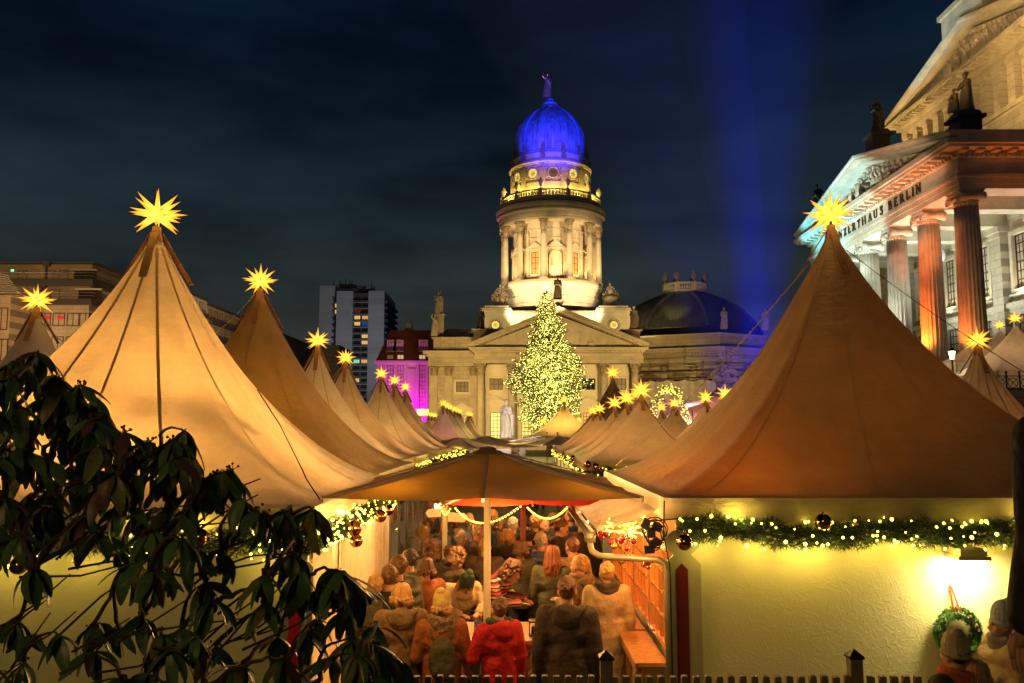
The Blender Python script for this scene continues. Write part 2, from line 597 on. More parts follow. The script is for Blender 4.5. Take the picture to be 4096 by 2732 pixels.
def star_mat():
    m = bpy.data.materials.new("lit_star_paper")
    m.use_nodes = True
    nt = m.node_tree
    b = nt.nodes["Principled BSDF"]
    b.inputs["Base Color"].default_value = (0.8, 0.45, 0.08, 1)
    b.inputs["Roughness"].default_value = 0.5
    at_ = nt.nodes.new("ShaderNodeAttribute")
    at_.attribute_name = "tip"
    rp = nt.nodes.new("ShaderNodeValToRGB")
    rp.color_ramp.elements[0].position = 0.0
    rp.color_ramp.elements[0].color = (1.0, 0.72, 0.08, 1)
    rp.color_ramp.elements[1].position = 1.0
    rp.color_ramp.elements[1].color = (1.0, 0.38, 0.02, 1)
    e = rp.color_ramp.elements.new(0.45); e.color = (1.0, 0.50, 0.035, 1)
    nt.links.new(at_.outputs["Fac"], rp.inputs[0])
    nt.links.new(rp.outputs[0], b.inputs["Emission Color"])
    mr_ = nt.nodes.new("ShaderNodeMapRange")
    mr_.inputs["To Min"].default_value = 2.0
    mr_.inputs["To Max"].default_value = 0.92
    nt.links.new(at_.outputs["Fac"], mr_.inputs["Value"])
    lw = nt.nodes.new("ShaderNodeLayerWeight"); lw.inputs[0].default_value = 0.25
    ml = nt.nodes.new("ShaderNodeMath"); ml.operation = 'MULTIPLY_ADD'
    ml.inputs[1].default_value = -0.62; ml.inputs[2].default_value = 1.0
    nt.links.new(lw.outputs["Facing"], ml.inputs[0])
    m2 = nt.nodes.new("ShaderNodeMath"); m2.operation = 'MULTIPLY'
    nt.links.new(mr_.outputs[0], m2.inputs[0]); nt.links.new(ml.outputs[0], m2.inputs[1])
    nt.links.new(m2.outputs[0], b.inputs["Emission Strength"])
    m.cycles.emission_sampling = 'NONE'
    return m


STARM = star_mat()


def set_tip(me, fn):
    a = me.attributes.new("tip", 'FLOAT', 'POINT')
    a.data.foreach_set("value", [fn(v.co) for v in me.vertices])


def ray_mesh():
    mb = MB()
    w = 0.118
    base = [(w * math.cos(PI / 4 + k * PI / 2), w * math.sin(PI / 4 + k * PI / 2), 0.24) for k in range(4)]
    mb.add(base + [(0, 0, 1.0)], [(0, 1, 4), (1, 2, 4), (2, 3, 4), (3, 0, 4)])
    me = mb.mesh("ray", STARM)
    set_tip(me, lambda c: max(0, min(1, (c.z - 0.24) / 0.76)))
    return me


RAY = ray_mesh()
_core = MB(); _core.sph((0, 0, 0), 0.27, 8, 6)
COREME = _core.mesh("star_core", STARM); set_tip(COREME, lambda c: 0.0)
STAR_DIRS = []
for (dz, n, off) in ((1.0, 1, 0), (0.62, 7, .2), (0.10, 9, .05), (-0.16, 4, 0.45), (-0.60, 6, .5)):
    for k in range(n):
        a = 2 * PI * k / n + off
        q = math.sqrt(max(0, 1 - dz * dz))
        STAR_DIRS.append((Vector((q * math.cos(a), q * math.sin(a), dz)), 1.0 if dz != -0.16 else 0.85))
_sm = MB()
for d, l in STAR_DIRS:
    q = d.to_track_quat('Z', 'Y').to_matrix()
    w = 0.125
    base = [q @ Vector((w * math.cos(PI / 4 + k * PI / 2), w * math.sin(PI / 4 + k * PI / 2), 0.2)) for k in range(4)]
    _sm.add(base + [d * l], [(0, 1, 4), (1, 2, 4), (2, 3, 4), (3, 0, 4)])
STARME = _sm.mesh("star_rays", STARM)
set_tip(STARME, lambda c: max(0, min(1, (c.length - 0.25) / 0.75)))


def star(loc, rad, label, detail, lampw=None, tilt=(0, 0)):
    rad *= 1.0
    label = label.split(",")[0]
    t = thing("star_lantern", loc, label, "star", "glowing paper stars on tent peaks", rz=random.uniform(0, 1.2))
    t.rotation_euler[0] = tilt[0]; t.rotation_euler[1] = tilt[1]
    rg = random.Random(int(abs(loc[0]) * 97 + loc[1] * 13))
    if detail:
        for d, l in STAR_DIRS:
            put("ray", RAY, t, rot=d.to_track_quat('Z', 'Y').to_euler(), scale=(rad * rg.uniform(.9, 1.1), rad * rg.uniform(.9, 1.1), rad * l * rg.uniform(0.92, 1.05)))
        put("lamp_globe", COREME, t, scale=rad)
    else:
        put("rays", STARME, t, scale=rad, kind="stuff")
        put("lamp_globe", COREME, t, scale=rad)
    mb = MB()
    mb.tube([(0, 0, -rad * 0.80), (0, 0, -rad * 0.25)], rad * 0.05, 6)
    me = mb.mesh("stem", DKMET)
    put("stem", me, t)
    if lampw:
        lamp("star_light", 'POINT', Vector(loc) + Vector((0, 0, 0)), lampw, (1, 0.55, 0.14), rad * 0.9)
    return t


def tent_pt(cx, cy_, hx, hy, eave, peak, r0, ph, t, p=1.62, cl=1.0):
    """point of a pointed marquee roof: direction ph, t 0..1 from the mast ring to the eave"""
    c, s = math.cos(ph), math.sin(ph)
    rrect = min(hx / abs(c) if abs(c) > 1e-6 else 1e9, hy / abs(s) if abs(s) > 1e-6 else 1e9)
    rcirc = min(hx, hy)
    b = t ** 0.75
    re = rcirc * (1 - b) + rrect * b
    r = r0 + (re - r0) * t
    z = eave + (peak - eave) * (1 - t) ** p
    sag = 0.05 * math.sin(PI * t) * (rrect - rcirc) / max(rcirc, .1) * (peak - eave) * 0.25
    return Vector((cx + r * c, cy_ + r * s, z + sag))


TENTS = []


def tent(cx, cy_, hx, hy, eave, peak, label, mat=None, seams=0, seamm=None, seamw=.018, star_r=0.33, detail=False, inner=None, val=0.20,
         starlab=None, near=False, p=1.62, icol=(1, 0.60, 0.19), starw=None, kind="pagoda tents along the market lanes", folds=0.012):
    t = thing("pagoda_tent", (cx, cy_, 0), label, "tent", kind)
    r0 = 0.055
    n, m = (96, 30) if near else (48, 14)
    mb = MB(); mb.smooth = True
    # angles with the four corners hit exactly
    corner = math.atan2(hy, hx)
    angs = []
    cs = [-corner, corner, PI - corner, PI + corner, 2 * PI - corner]
    for i in range(4):
        for k in range(n // 4):
            angs.append(cs[i] + (cs[i + 1] - cs[i]) * k / (n // 4))
    rg = random.Random(int(cx * 31 + cy_ * 7))
    ph0 = rg.uniform(0, 6)
    vs = []
    for j in range(m + 1):
        tt = j / m
        for a in angs:
            v = tent_pt(cx, cy_, hx, hy, eave, peak, r0, a, tt, p)
            # drawn folds radiating from the mast and the corners
            w = folds * math.sin(a * 17 + ph0 + tt * 2.0) * math.sin(PI * tt) + folds * 0.7 * math.sin(a * 31 + ph0 * 2) * max(0, 1 - abs(tt - 0.85) * 6)
            vs.append(v + Vector((0, 0, w * 1.5)))
    nn = len(angs)
    fs = []
    for j in range(m):
        for k in range(nn):
            fs.append((j * nn + k, (j + 1) * nn + k, (j + 1) * nn + (k + 1) % nn, j * nn + (k + 1) % nn))
    mb.add(vs, fs)
    mat = mat or CANV
    mb.build("canopy", mat, t)
    # hanging valance with a hem
    mb = MB()
    rng = []
    N = 20
    for i in range(4):
        ca = [(-hx, -hy), (hx, -hy), (hx, hy), (-hx, hy)][i]
        cb = [(hx, -hy), (hx, hy), (-hx, hy), (-hx, -hy)][i]
        for k in range(N):
            f = k / N
            rng.append((cx + ca[0] + (cb[0] - ca[0]) * f, cy_ + ca[1] + (cb[1] - ca[1]) * f))
    vs = []
    for q, (dz, out) in enumerate(((0.0, 0.0), (-0.085, 0.012), (-0.09, 0.004), (-val, 0.006))):
        for i, (x, y) in enumerate(rng):
            wv = 0.010 * math.sin(i * 1.7) + 0.006 * math.sin(i * 4.1) if q == 3 else 0
            dx, dy = x - cx, y - cy_
            L = math.hypot(dx, dy)
            vs.append((x + dx / L * (out + wv), y + dy / L * (out + wv), eave + dz + (0.006 * math.sin(i * 0.9) if q == 3 else 0)))
    q = len(rng)
    fs = [(r * q + i, r * q + (i + 1) % q, (r + 1) * q + (i + 1) % q, (r + 1) * q + i) for r in range(3) for i in range(q)]
    mb.smooth = True
    mb.add(vs, fs)
    mb.build("valance", VALM, t)
    # frame: eave beams and legs
    mb = MB()
    e = 0.17
    for sx, sy in ((-1, -1), (1, -1), (1, 1), (-1, 1)):
        mb.b2(cx + sx * (hx - e) - .03, cx + sx * (hx - e) + .03, cy_ + sy * (hy - e) - .03, cy_ + sy * (hy - e) + .03, 0, eave - 0.02)
        leg = mb.build("leg", STEEL, t); mb = MB()
    for x0, y0, x1, y1 in ((-hx + e, -hy + e, hx - e, -hy + e), (-hx + e, hy - e, hx - e, hy - e), (-hx + e, -hy + e, -hx + e, hy - e), (hx - e, -hy + e, hx - e, hy - e)):
        mb.beam((cx + x0, cy_ + y0, eave - .08), (cx + x1, cy_ + y1, eave - .08), .05, .07)
        mb.build("eave_beam", STEEL, t); mb = MB()
    # mast tip with its straps
    mb.tube([(cx, cy_, peak - 0.30), (cx, cy_, peak + 0.14)], [0.07, 0.05], 10)
    mb.lathe([(0.10, peak - 0.16), (0.075, peak + 0.0), (0.05, peak + 0.1)], (cx, cy_, 0), 12)
    mb.build("mast_tip", LEATH, t)
    for k in range(3):
        a = -PI / 2 + 0.05 + k * 2 * PI / 3 + (0.25 if k else 0)
        p0 = Vector((cx + .055 * math.cos(a), cy_ + .055 * math.sin(a), peak + .06))
        p1 = tent_pt(cx, cy_, hx, hy, eave, peak, r0, a, 0.115, p) + Vector((math.cos(a), math.sin(a), 0.1)) * (0.02 if k == 0 else 0.10)
        d = (p1 - p0)
        x = Vector((-math.sin(a), math.cos(a), 0)) * 0.045
        nrm = Vector((math.cos(a), math.sin(a), 0.3)) * 0.012
        mb = MB()
        mb.add([p0 - x, p0 + x, p1 + x, p1 - x, p0 - x + nrm, p0 + x + nrm, p1 + x + nrm, p1 - x + nrm],
               [(0, 1, 2, 3), (7, 6, 5, 4), (0, 4, 5, 1), (1, 5, 6, 2), (2, 6, 7, 3), (3, 7, 4, 0)])
        mb.build("strap", LEATH, t)
    for k in range(seams):
        a = 2 * PI * (k + 0.5) / seams + 0.03
        mb = MB(); mb.smooth = True
        vs = []
        M2 = 26
        for j in range(M2 + 1):
            tt = 0.03 + 0.965 * j / M2
            w = seamw
            q0 = tent_pt(cx, cy_, hx, hy, eave, peak, r0, a, tt, p)
            rr = max(0.03, (Vector((q0.x - cx, q0.y - cy_, 0))).length)
            for sg in (-1, 1):
                v = tent_pt(cx, cy_, hx, hy, eave, peak, r0, a + sg * w / rr * 0.9, tt, p)
                wv = folds * math.sin((a + sg * w / rr) * 17 + ph0 + tt * 2.0) * math.sin(PI * tt) + folds * 0.7 * math.sin((a + sg * w / rr) * 31 + ph0 * 2) * max(0, 1 - abs(tt - 0.85) * 6)
                o = Vector((math.cos(a), math.sin(a), 0.7)) * 0.010
                vs.append(v + o + Vector((0, 0, wv * 1.5)))
        mb.add(vs, [(2 * j, 2 * j + 1, 2 * j + 3, 2 * j + 2) for j in range(M2)])
        mb.build("seam", seamm or SEAMM, t)
    if inner:
        lamp("tent_lamp", 'POINT', (cx + rg.uniform(-.2, .2), cy_ - 0.2, eave - 0.25), inner, icol, 0.25)
    if starlab:
        star((cx, cy_, peak + 0.03 + star_r * 0.74), star_r, starlab, detail, starw)
    TENTS.append((cx, cy_, hx, hy, eave, peak))
    return t


# ---- the two big marquees in front
L1 = at(625, 955, 9.75)
tent(L1.x, 9.75, 2.5, 2.5, 2.47, L1.z, "large glowing cream tent with dark seams behind the leafy shrub at left", seams=14, near=True,
     icol=(1, .60, .19), detail=True, inner=740, star_r=0.35, starlab="largest paper star atop the seamed cream tent at left", starw=22)
R1 = at(3325, 945, 10.25)
tent(R1.x, 10.25, 2.60, 2.5, 2.52, R1.z, "large brown tent filling the right foreground above the lamplit wall", mat=CANV_DK, near=True,
     detail=True, inner=44, icol=(1, .60, .15), star_r=0.33, starlab="paper star atop the big brown tent in the right foreground", seams=12, seamm=SEAMD, seamw=.005, starw=22)
_t = [o for o in bpy.data.objects if o.name.startswith("pagoda_tent")][0]
for a_, b_ in (((-2.2, -1.2, 2.42), (1.1, -.6, 2.9)), ((2.2, -1.3, 2.42), (-.5, -.5, 3.0)), ((-2.2, -1.7, 2.40), (2.2, -1.5, 2.42))):
    mb = MB(); mb.tube([(L1.x + a_[0], 9.75 + a_[1], a_[2]), (L1.x + b_[0], 9.75 + b_[1], b_[2])], .035, 8); mb.build("cross_brace", STEEL, _t)
# ---- left lane, front to back
for i, (px, py, Y, hx, hy, lab, mt, inn, sr) in enumerate((
        (1040, 1185, 14.8, 2.5, 2.5, "tall tan tent directly behind the seamed tent at left", CANV_DK, 240, .33),
        (1270, 1408, 18.9, 2.05, 1.55, "pinkish tent second behind the seamed tent, before the grey high rise", CANV_W, 150, .31),
        (1382, 1468, 22.0, 2.05, 1.55, "cream tent in front of the high rise balconies, left of the magenta facade", CANV, 150, .29),
        (1525, 1523, 27.6, 2.05, 1.55, "pale cream tent left of the magenta facade, first of three close together", CANV_W, 150, .28),
        (1578, 1548, 30.7, 2.05, 1.55, "middle tent of the three close together before the magenta facade", CANV, 90, .28),
        (1621, 1572, 33.8, 2.05, 1.55, "last tent of the three close together before the magenta facade", CANV, 80, .28))):
    P = at(px, py, Y)
    tent(P.x, Y, hx, hy, 2.47, P.z, lab, mat=mt, seams=10, seamm=SEAMD, seamw=.008, inner=inn, star_r=sr, detail=True, starw=10 if i < 3 else 7,
         starlab="paper star on the " + lab)
# ---- far left lane: a row running away to the cathedral
for i, (px, py, Y, lab) in enumerate((
        (1773, 1632, 46, "red lit pink tent at the head of the far left row"),
        (1788, 1640, 50, "second tent of the far left row, close behind the pink one"),
        (1800, 1645, 54, "third tent of the far left row below the cathedral wing"),
        (1818, 1651, 60, "fourth tent of the far left row below the wing window"),
        (1830, 1656, 64, "fifth tent of the far left row below the wing window"),
        (1839, 1659, 68, "sixth tent of the far left row below the wing window"),
        (1873, 1668, 80, "olive tent near the end of the far left row"),
        (1884, 1670, 84, "last tent of the far left row"),
        (1714, 1668, 84, "leftmost of three small tents under the golden arcade lights"),
        (1727, 1671, 88, "middle one of three small tents under the golden arcade lights"),
        (1740, 1673, 92, "rightmost of three small tents under the golden arcade lights"))):
    P = at(px, py, Y)
    tent(P.x, Y, 1.75, 1.6, 2.2, P.z, lab, mat=CANV_W if i in (0, 3) else CANV, inner=90, star_r=0.30 + 0.002 * (Y - 46),
         icol=(1, 0.35, 0.2) if i == 0 else (1, 0.62, 0.2), starlab="small paper star on the " + lab.replace("at the head of the far left row","heading the far left row"), kind="far pagoda tents")
# ---- right lane, front to back
for i, (px, py, Y, hx, hy, lab, sr, inn) in enumerate((
        (2565, 1607, 19.2, 1.45, 1.35, "front tent of the right lane, with a garland along its eaves", .31, 30),
        (2507, 1630, 22.0, 1.40, 1.3, "second tent of the right lane, orange, close behind the front one", .30, 36),
        (2459, 1645, 24.8, 1.40, 1.3, "third tent of the right lane", .29, 36),
        (2398, 1662, 28.9, 1.40, 1.3, "fourth tent of the right lane", .28, 36),
        (2371, 1667, 31.6, 1.40, 1.3, "last tent of the right lane, beside the yellow lit tent", .26, 36),
        (2902, 1612, 23.2, 1.5, 1.4, "yellow lit tent half hidden by the big brown tent, below the stone lion", .30, 80),
        (2823, 1622, 26.0, 1.5, 1.4, "bright yellow tent left of the big brown tent", .30, 110),
        (2993, 1575, 20.8, 1.5, 1.4, "orange tent whose star peeks out beside the big brown tent", .30, 50),
        (2699, 1640, 29.5, 1.5, 1.4, "ochre tent before the pink stage canopy", .28, 50),
        (2647, 1653, 33.0, 1.5, 1.4, "orange tent before the lit stage arch", .28, 50),
        (2543, 1600, 46.0, 1.6, 1.6, "small dim tent showing between two stars of the right lane", .36, 40))):
    P = at(px, py, Y)
    tent(P.x, Y, hx, hy, 2.47, P.z, lab, mat=CANV, inner=inn, star_r=sr, detail=i < 9, starw=6,
         starlab="paper star on the " + lab, kind="pagoda tents of the right lane", p=1.45)
P = at(2451, 1520, 40.0)
tent(P.x, 40, 2.6, 2.6, 2.47, P.z, "tall dusky tent rising behind the right lane before the cathedral columns", mat=CANV_DK, inner=40,
     star_r=0.42, detail=True, starlab="paper star on the tall dusky tent before the cathedral columns", starw=8)
P = at(2256, 1618, 70.0)
tent(P.x, 70, 3.4, 3.0, 2.5, P.z, "glowing yellow tent with dark seams right under the Christmas tree", mat=CANV_W, inner=900, seams=12,
     star_r=0.5, starlab="small paper star on the glowing seamed tent under the Christmas tree", icol=(1, .62, .13))
for px, py, Y, lab in ((2175, 1700, 82, "small orange tent at the left foot of the Christmas tree"), (2316, 1697, 82, "small tent peeking out right of the glowing seamed tent")):
    P = at(px, py, Y)
    tent(P.x, Y, 2.6, 2.0, 1.9, P.z, lab, inner=120, star_r=0.5, starlab="small paper star on the " + lab.replace("at the head of the far left row","heading the far left row"), kind="far pagoda tents")
# ---- right edge, beside the colonnade
P = at(3912, 1412, 16.5)
tent(P.x, 16.5, 2.0, 1.7, 2.3, P.z, "peach tent with fine seams at the right edge before the colonnade", seams=16, inner=60, detail=True, star_r=0.30,
     starlab="paper star on the peach tent at the right edge", icol=(1, .5, .15), starw=5)
P = at(145, 1262, 13.6)
tent(P.x, 13.6, 2.0, 1.7, 2.47, P.z, "grey beige tent at the far left edge behind the shrub", mat=CANV_W, inner=24, detail=True, star_r=0.30,
     starlab="paper star at the far left edge before the office building", icol=(1, .6, .35), starw=10)
P = at(78, 1395, 24)
tent(P.x, 24, 2.0, 1.7, 2.47, P.z, "distant tent peeking from behind the grey beige tent", inner=20, star_r=0.2,
     starlab="tiny paper star peeking past the grey beige tent")
# ------------------------------------------------------------------ ground
STONE = M("sandstone_pale", (0.46, 0.41, 0.31), 0.8, var=0.22, vscale=0.8, bump=0.25, bscale=6, bdist=0.05)
STONE_X = M("sandstone_courses", (0.46, 0.41, 0.31), 0.8, var=0.25, vscale=0.5, bump=0.2, bscale=6, bdist=0.04, brick=(1.5, 0.62, 'x'))
STONE_Y = M("sandstone_courses_side", (0.50, 0.45, 0.36), 0.8, var=0.25, vscale=0.5, bump=0.2, bscale=6, bdist=0.04, brick=(1.6, 0.62, 'y'))
STONE_D = M("sandstone_weathered", (0.20, 0.17, 0.12), 0.85, var=0.55, vscale=1.2, bump=0.4, bscale=5, bdist=0.06)
PLAST = M("plaster_cream", (0.62, 0.58, 0.46), 0.8, var=0.10, vscale=0.5, bump=0.08, bscale=8)
WHITEP = M("white_plaster", (0.74, 0.71, 0.60), 0.75, var=0.10, vscale=0.3, stretch=(1, 1, 0.3))
CAPST = M("capital_stone", (0.34, 0.28, 0.18), 0.85, var=0.5, vscale=3, bump=0.5, bscale=8, bdist=0.08)
LEADM = M("lead_sheet", (0.10, 0.115, 0.13), 0.45, 0.35, var=0.35, vscale=1.5, bump=0.15, bscale=3)
BLUEDOME = M("dome_copper_sheet", (0.26, 0.30, 0.40), 0.62, 0.0, spec=.25, var=0.5, vscale=1.1, bump=0.15, bscale=4, dark2=(0.10, 0.14, 0.24), stretch=(1, 1, 0.6))
GLASSLIT = M("window_lit_yellow", (0.2, 0.14, 0.04), 0.3, emit=(1.0, 0.72, 0.16), es=1.1, sample_emit=False, var=0.3, vscale=2)
GLASSORG = M("window_lit_orange", (0.2, 0.1, 0.03), 0.3, emit=(1.0, 0.45, 0.10), es=0.75, sample_emit=False)
GLASSDIM = M("window_lit_dim", (0.1, 0.07, 0.03), 0.2, emit=(1.0, 0.6, 0.2), es=0.13, sample_emit=False)
GLASSDK = M("window_dark_glass", (0.012, 0.014, 0.016), 0.08, spec=0.8)
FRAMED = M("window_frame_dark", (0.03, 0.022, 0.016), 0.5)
FRAMEW = M("window_frame_pale", (0.45, 0.42, 0.34), 0.6)
COBBLE = M("paving_setts", (0.10, 0.095, 0.085), 0.7, var=0.35, vscale=1.5, bump=0.5, bscale=14, bdist=0.03)
mb = MB(); mb.add([(-2500, -300, 0), (2500, -300, 0), (2500, 4500, 0), (-2500, 4500, 0)], [(0, 1, 2, 3)])
mb.build("ground", COBBLE, kind="structure")

WINC = {}


def window_me(w, h, nx, nz, fw, frame, surround=0.0, smat=None, depth=0.16):
    key = (round(w, 3), round(h, 3), nx, nz, fw, frame.name, surround)
    if key in WINC: return WINC[key]
    mb = MB()
    y0, y1 = -0.02, 0.05
    mb.b2(-w / 2, -w / 2 + fw, y0, y1, 0, h); mb.b2(w / 2 - fw, w / 2, y0, y1, 0, h)
    mb.b2(-w / 2 + fw, w / 2 - fw, y0, y1, 0, fw); mb.b2(-w / 2 + fw, w / 2 - fw, y0, y1, h - fw, h)
    t = fw * 0.45
    for i in range(1, nx):
        x = -w / 2 + w * i / nx
        mb.b2(x - t, x + t, 0.0, y1 - .005, fw, h - fw)
    for i in range(1, nz):
        z = h * i / nz
        mb.b2(-w / 2 + fw, w / 2 - fw, 0.004, y1 - .009, z - t, z + t)
    if surround:
        s = surround
        mb.cur = 1
        mb.b2(-w / 2 - s, -w / 2, -depth, 0.06, -s, h + s); mb.b2(w / 2, w / 2 + s, -depth, 0.06, -s, h + s)
        mb.b2(-w / 2, w / 2, -depth, 0.06, h, h + s); mb.b2(-w / 2, w / 2, -depth, 0.06, -s, 0)
        mb.b2(-w / 2 - s * 1.4, w / 2 + s * 1.4, -depth - .1, 0.06, -s - .12, -s)
    me = mb.mesh("window", [frame, smat or STONE])
    gb = MB(); gb.b2(-w / 2 + fw * .5, w / 2 - fw * .5, 0.052, 0.07, fw * .5, h - fw * .5)
    WINC[key] = (me, gb)
    return WINC[key]


PANEC = {}


def window(parent, loc, w, h, nx, nz, glass, rz=0.0, fw=0.07, frame=None, surround=0.0, smat=None, depth=0.16):
    """facing -Y at rz = 0, origin bottom centre of the opening"""
    me, gb = window_me(w, h, nx, nz, fw, frame or FRAMED, surround, smat, depth)
    l = Vector(loc) - origin(parent)
    o = put("window", me, parent, l, rot=(0, 0, rz))
    k = (round(w, 3), round(h, 3), fw, glass.name)
    if k not in PANEC: PANEC[k] = gb.mesh("pane", glass)
    put("pane", PANEC[k], o)
    return o


def round_window(parent, loc, r, glass, rz, tilt=0.0, mat=None, deco=True):
    k = ("rw", round(r, 3), mat.name if mat else "", deco)
    if k not in WINC:
        mb = MB()
        mb.smooth = True
        n = 24
        prof = [(1.0, 0.05), (1.0, -0.10), (1.18, -0.16), (1.34, -0.10), (1.36, 0.05)]
        vs = []
        for q, y in prof:
            for i in range(n):
                a = 2 * PI * i / n
                vs.append((q * r * math.cos(a), y * max(r, .5), q * r * math.sin(a)))
        fs = [(j * n + i, j * n + (i + 1) % n, (j + 1) * n + (i + 1) % n, (j + 1) * n + i) for j in range(len(prof) - 1) for i in range(n)]
        mb.add(vs, fs)
        if deco:
            for i in range(18):
                a = 2 * PI * i / 18
                mb.sph((1.62 * r * math.cos(a), -0.06, 1.62 * r * math.sin(a)), r * 0.17, 6, 4)
        mb.cur = 1
        for i in range(4):
            a = PI * i / 4 + .01
            c, s = math.cos(a) * r * .99, math.sin(a) * r * .99
            mb.beam((-c, 0.0, -s), (c, 0.0, s), r * 0.055, 0.05, up=(0, 1, 0))
        mb.tube([(r * .45 * math.cos(2 * PI * i / 12), 0.0, r * .45 * math.sin(2 * PI * i / 12)) for i in range(12)], r * .035, 4, closed=True)
        me = mb.mesh("round_window", [mat or STONE, FRAMED])
        gb = MB()
        gb.add([(r * math.cos(2 * PI * i / n), 0.04, r * math.sin(2 * PI * i / n)) for i in range(n)], [tuple(range(n))])
        WINC[k] = (me, gb)
    me, gb = WINC[k]
    o = put("round_window", me, parent, Vector(loc) - origin(parent), rot=(tilt, 0, rz))
    k2 = ("rp", round(r, 3), glass.name)
    if k2 not in PANEC: PANEC[k2] = gb.mesh("pane", glass)
    put("pane", PANEC[k2], o)
    return o


def corinthian(h, r):
    """capital of height h over a shaft of top radius r, base at z=0"""
    mb = MB(); mb.smooth = True
    mb.lathe([(r, 0), (r * 1.02, h * .45), (r * 1.25, h * .85)], n=14, caps=False)
    for row, (z0, z1, rr, n, out) in enumerate(((0, .45, 1.03, 8, .45), (.22, .72, 1.08, 8, .6), (.5, .95, 1.15, 8, .75))):
        for i in range(n):
            a = 2 * PI * (i + .5 * row) / n
            c, s = math.cos(a), math.sin(a)
            t = Vector((-s, c, 0)); u = Vector((c, s, 0))
            w = r * .34
            pts = []
            for f, o in ((0, 0), (.6, .08), (.92, out * .7), (1.0, out), (.86, out * 1.12)):
                z = h * (z0 + (z1 - z0) * f)
                q = r * (rr + o)
                ww = w * (1 - .5 * f)
                pts += [u * q - t * ww + Vector((0, 0, z)), u * (q + .06 * r) + Vector((0, 0, z)), u * q + t * ww + Vector((0, 0, z))]
            fs = []
            for k in range(4):
                fs += [(3 * k, 3 * k + 1, 3 * k + 4, 3 * k + 3), (3 * k + 1, 3 * k + 2, 3 * k + 5, 3 * k + 4)]
            mb.add(pts, fs, True)
    mb.box((0, 0, h * .94), (r * 3.0, r * 3.0, h * .12))
    for i in range(4):
        a = PI / 4 + i * PI / 2
        mb.sph((r * 1.75 * math.cos(a), r * 1.75 * math.sin(a), h * .8), (r * .3, r * .3, r * .3), 6, 5)
    return mb.mesh("capital", CAPST)


def shaft(h, r, mat, n=20, flutes=0, base=True):
    mb = MB(); mb.smooth = True
    prof = []
    if base:
        prof += [(r * 1.35, 0), (r * 1.35, r * .22), (r * 1.22, r * .30), (r * 1.28, r * .42), (r * 1.05, r * .6)]
    for i in range(9):
        f = i / 8
        prof.append((r * (1 - .14 * f ** 1.8), (r * .62 if base else 0) + (h - (r * .62 if base else 0)) * f))
    rf = None
    if flutes:
        rf = lambda a, z: 1.0 if (base and z < r * .61) else 1 - 0.075 * abs(math.sin(a * flutes / 2)) ** 0.7 * (1 if r * .7 < z < h - .05 else 0)
        n = flutes * 6
        rf2 = lambda a, z: (1.0 if (z < r * .61 and base) else 1 - 0.085 * (abs(math.sin(a * flutes / 2)) ** 0.6))
        rf = rf2
    mb.lathe(prof, n=n, rfun=rf)
    if base: mb.box((0, 0, -r * .12), (r * 2.8, r * 2.8, r * .24))
    return mb.mesh("column", mat)


def balustrade(parent, cx, cy_, r, z0, z1, n, mat, posts, a0=0.0, lab="baluster"):
    mb = MB(); mb.smooth = True
    h = z1 - z0
    mb.lathe([(r - .22, z0), (r + .2, z0), (r + .2, z0 + .18 * h), (r - .22, z0 + .18 * h)], (cx, cy_, 0), 72, caps=False)
    mb.smooth = False
    mb.lathe([(r - .24, z1 - .18 * h), (r + .22, z1 - .18 * h), (r + .22, z1), (r - .24, z1), (r - .24, z1 - .18 * h)], (cx, cy_, 0), 72, caps=False)
    mb.build("balustrade_rail", mat, parent)
    bm_ = MB(); bm_.smooth = True
    hb = h * .64
    rb = .15 * h
    bm_.lathe([(rb * .8, 0), (rb * .8, .06 * hb), (rb * .45, .14 * hb), (rb * 1.0, .34 * hb), (rb * .95, .42 * hb), (rb * .4, .72 * hb), (rb * .4, .86 * hb), (rb * .8, .93 * hb), (rb * .8, hb)], n=8)
    me = bm_.mesh("baluster", mat)
    pm = MB(); pm.box((0, 0, h * .5), (.62, .7, h * .98)); pme = pm.mesh("balustrade_post", mat)
    O = origin(parent)
    for k in range(posts):
        a = a0 + 2 * PI * k / posts
        put("balustrade_post", pme, parent, Vector((cx + r * math.cos(a), cy_ + r * math.sin(a), z0)) - O, rot=(0, 0, a))
        for i in range(1, n):
            b = a + 2 * PI / posts * (i + .0) / n
            if math.sin(b) > 0.15: continue
            put("baluster", me, parent, Vector((cx + r * math.cos(b), cy_ + r * math.sin(b), z0 + h * .18)) - O)


def urn_mesh(h, mat):
    mb = MB(); mb.smooth = True
    mb.lathe([(.16 * h, 0), (.16 * h, .06 * h), (.07 * h, .12 * h), (.07 * h, .2 * h), (.2 * h, .35 * h), (.27 * h, .58 * h), (.25 * h, .68 * h), (.17 * h, .74 * h), (.2 * h, .8 * h), (.1 * h, .88 * h), (.05 * h, .93 * h), (.06 * h, .97 * h), (.01, h)], n=12)
    return mb.mesh("urn", mat)


# ------------------------------------------------------------------ domed cathedral tower
TX, TY = 7.3, 155.0
PXM = TY / FP
cath = thing("domed_tower_church", (TX, 145, 0), "tall domed church tower lit blue at the dome and yellow below", "church")


def zt(py): return at(2193, py, TY).z


mb = MB(); mb.smooth = True
rr = lambda p: p * PXM
C0 = (TX, TY, 0)
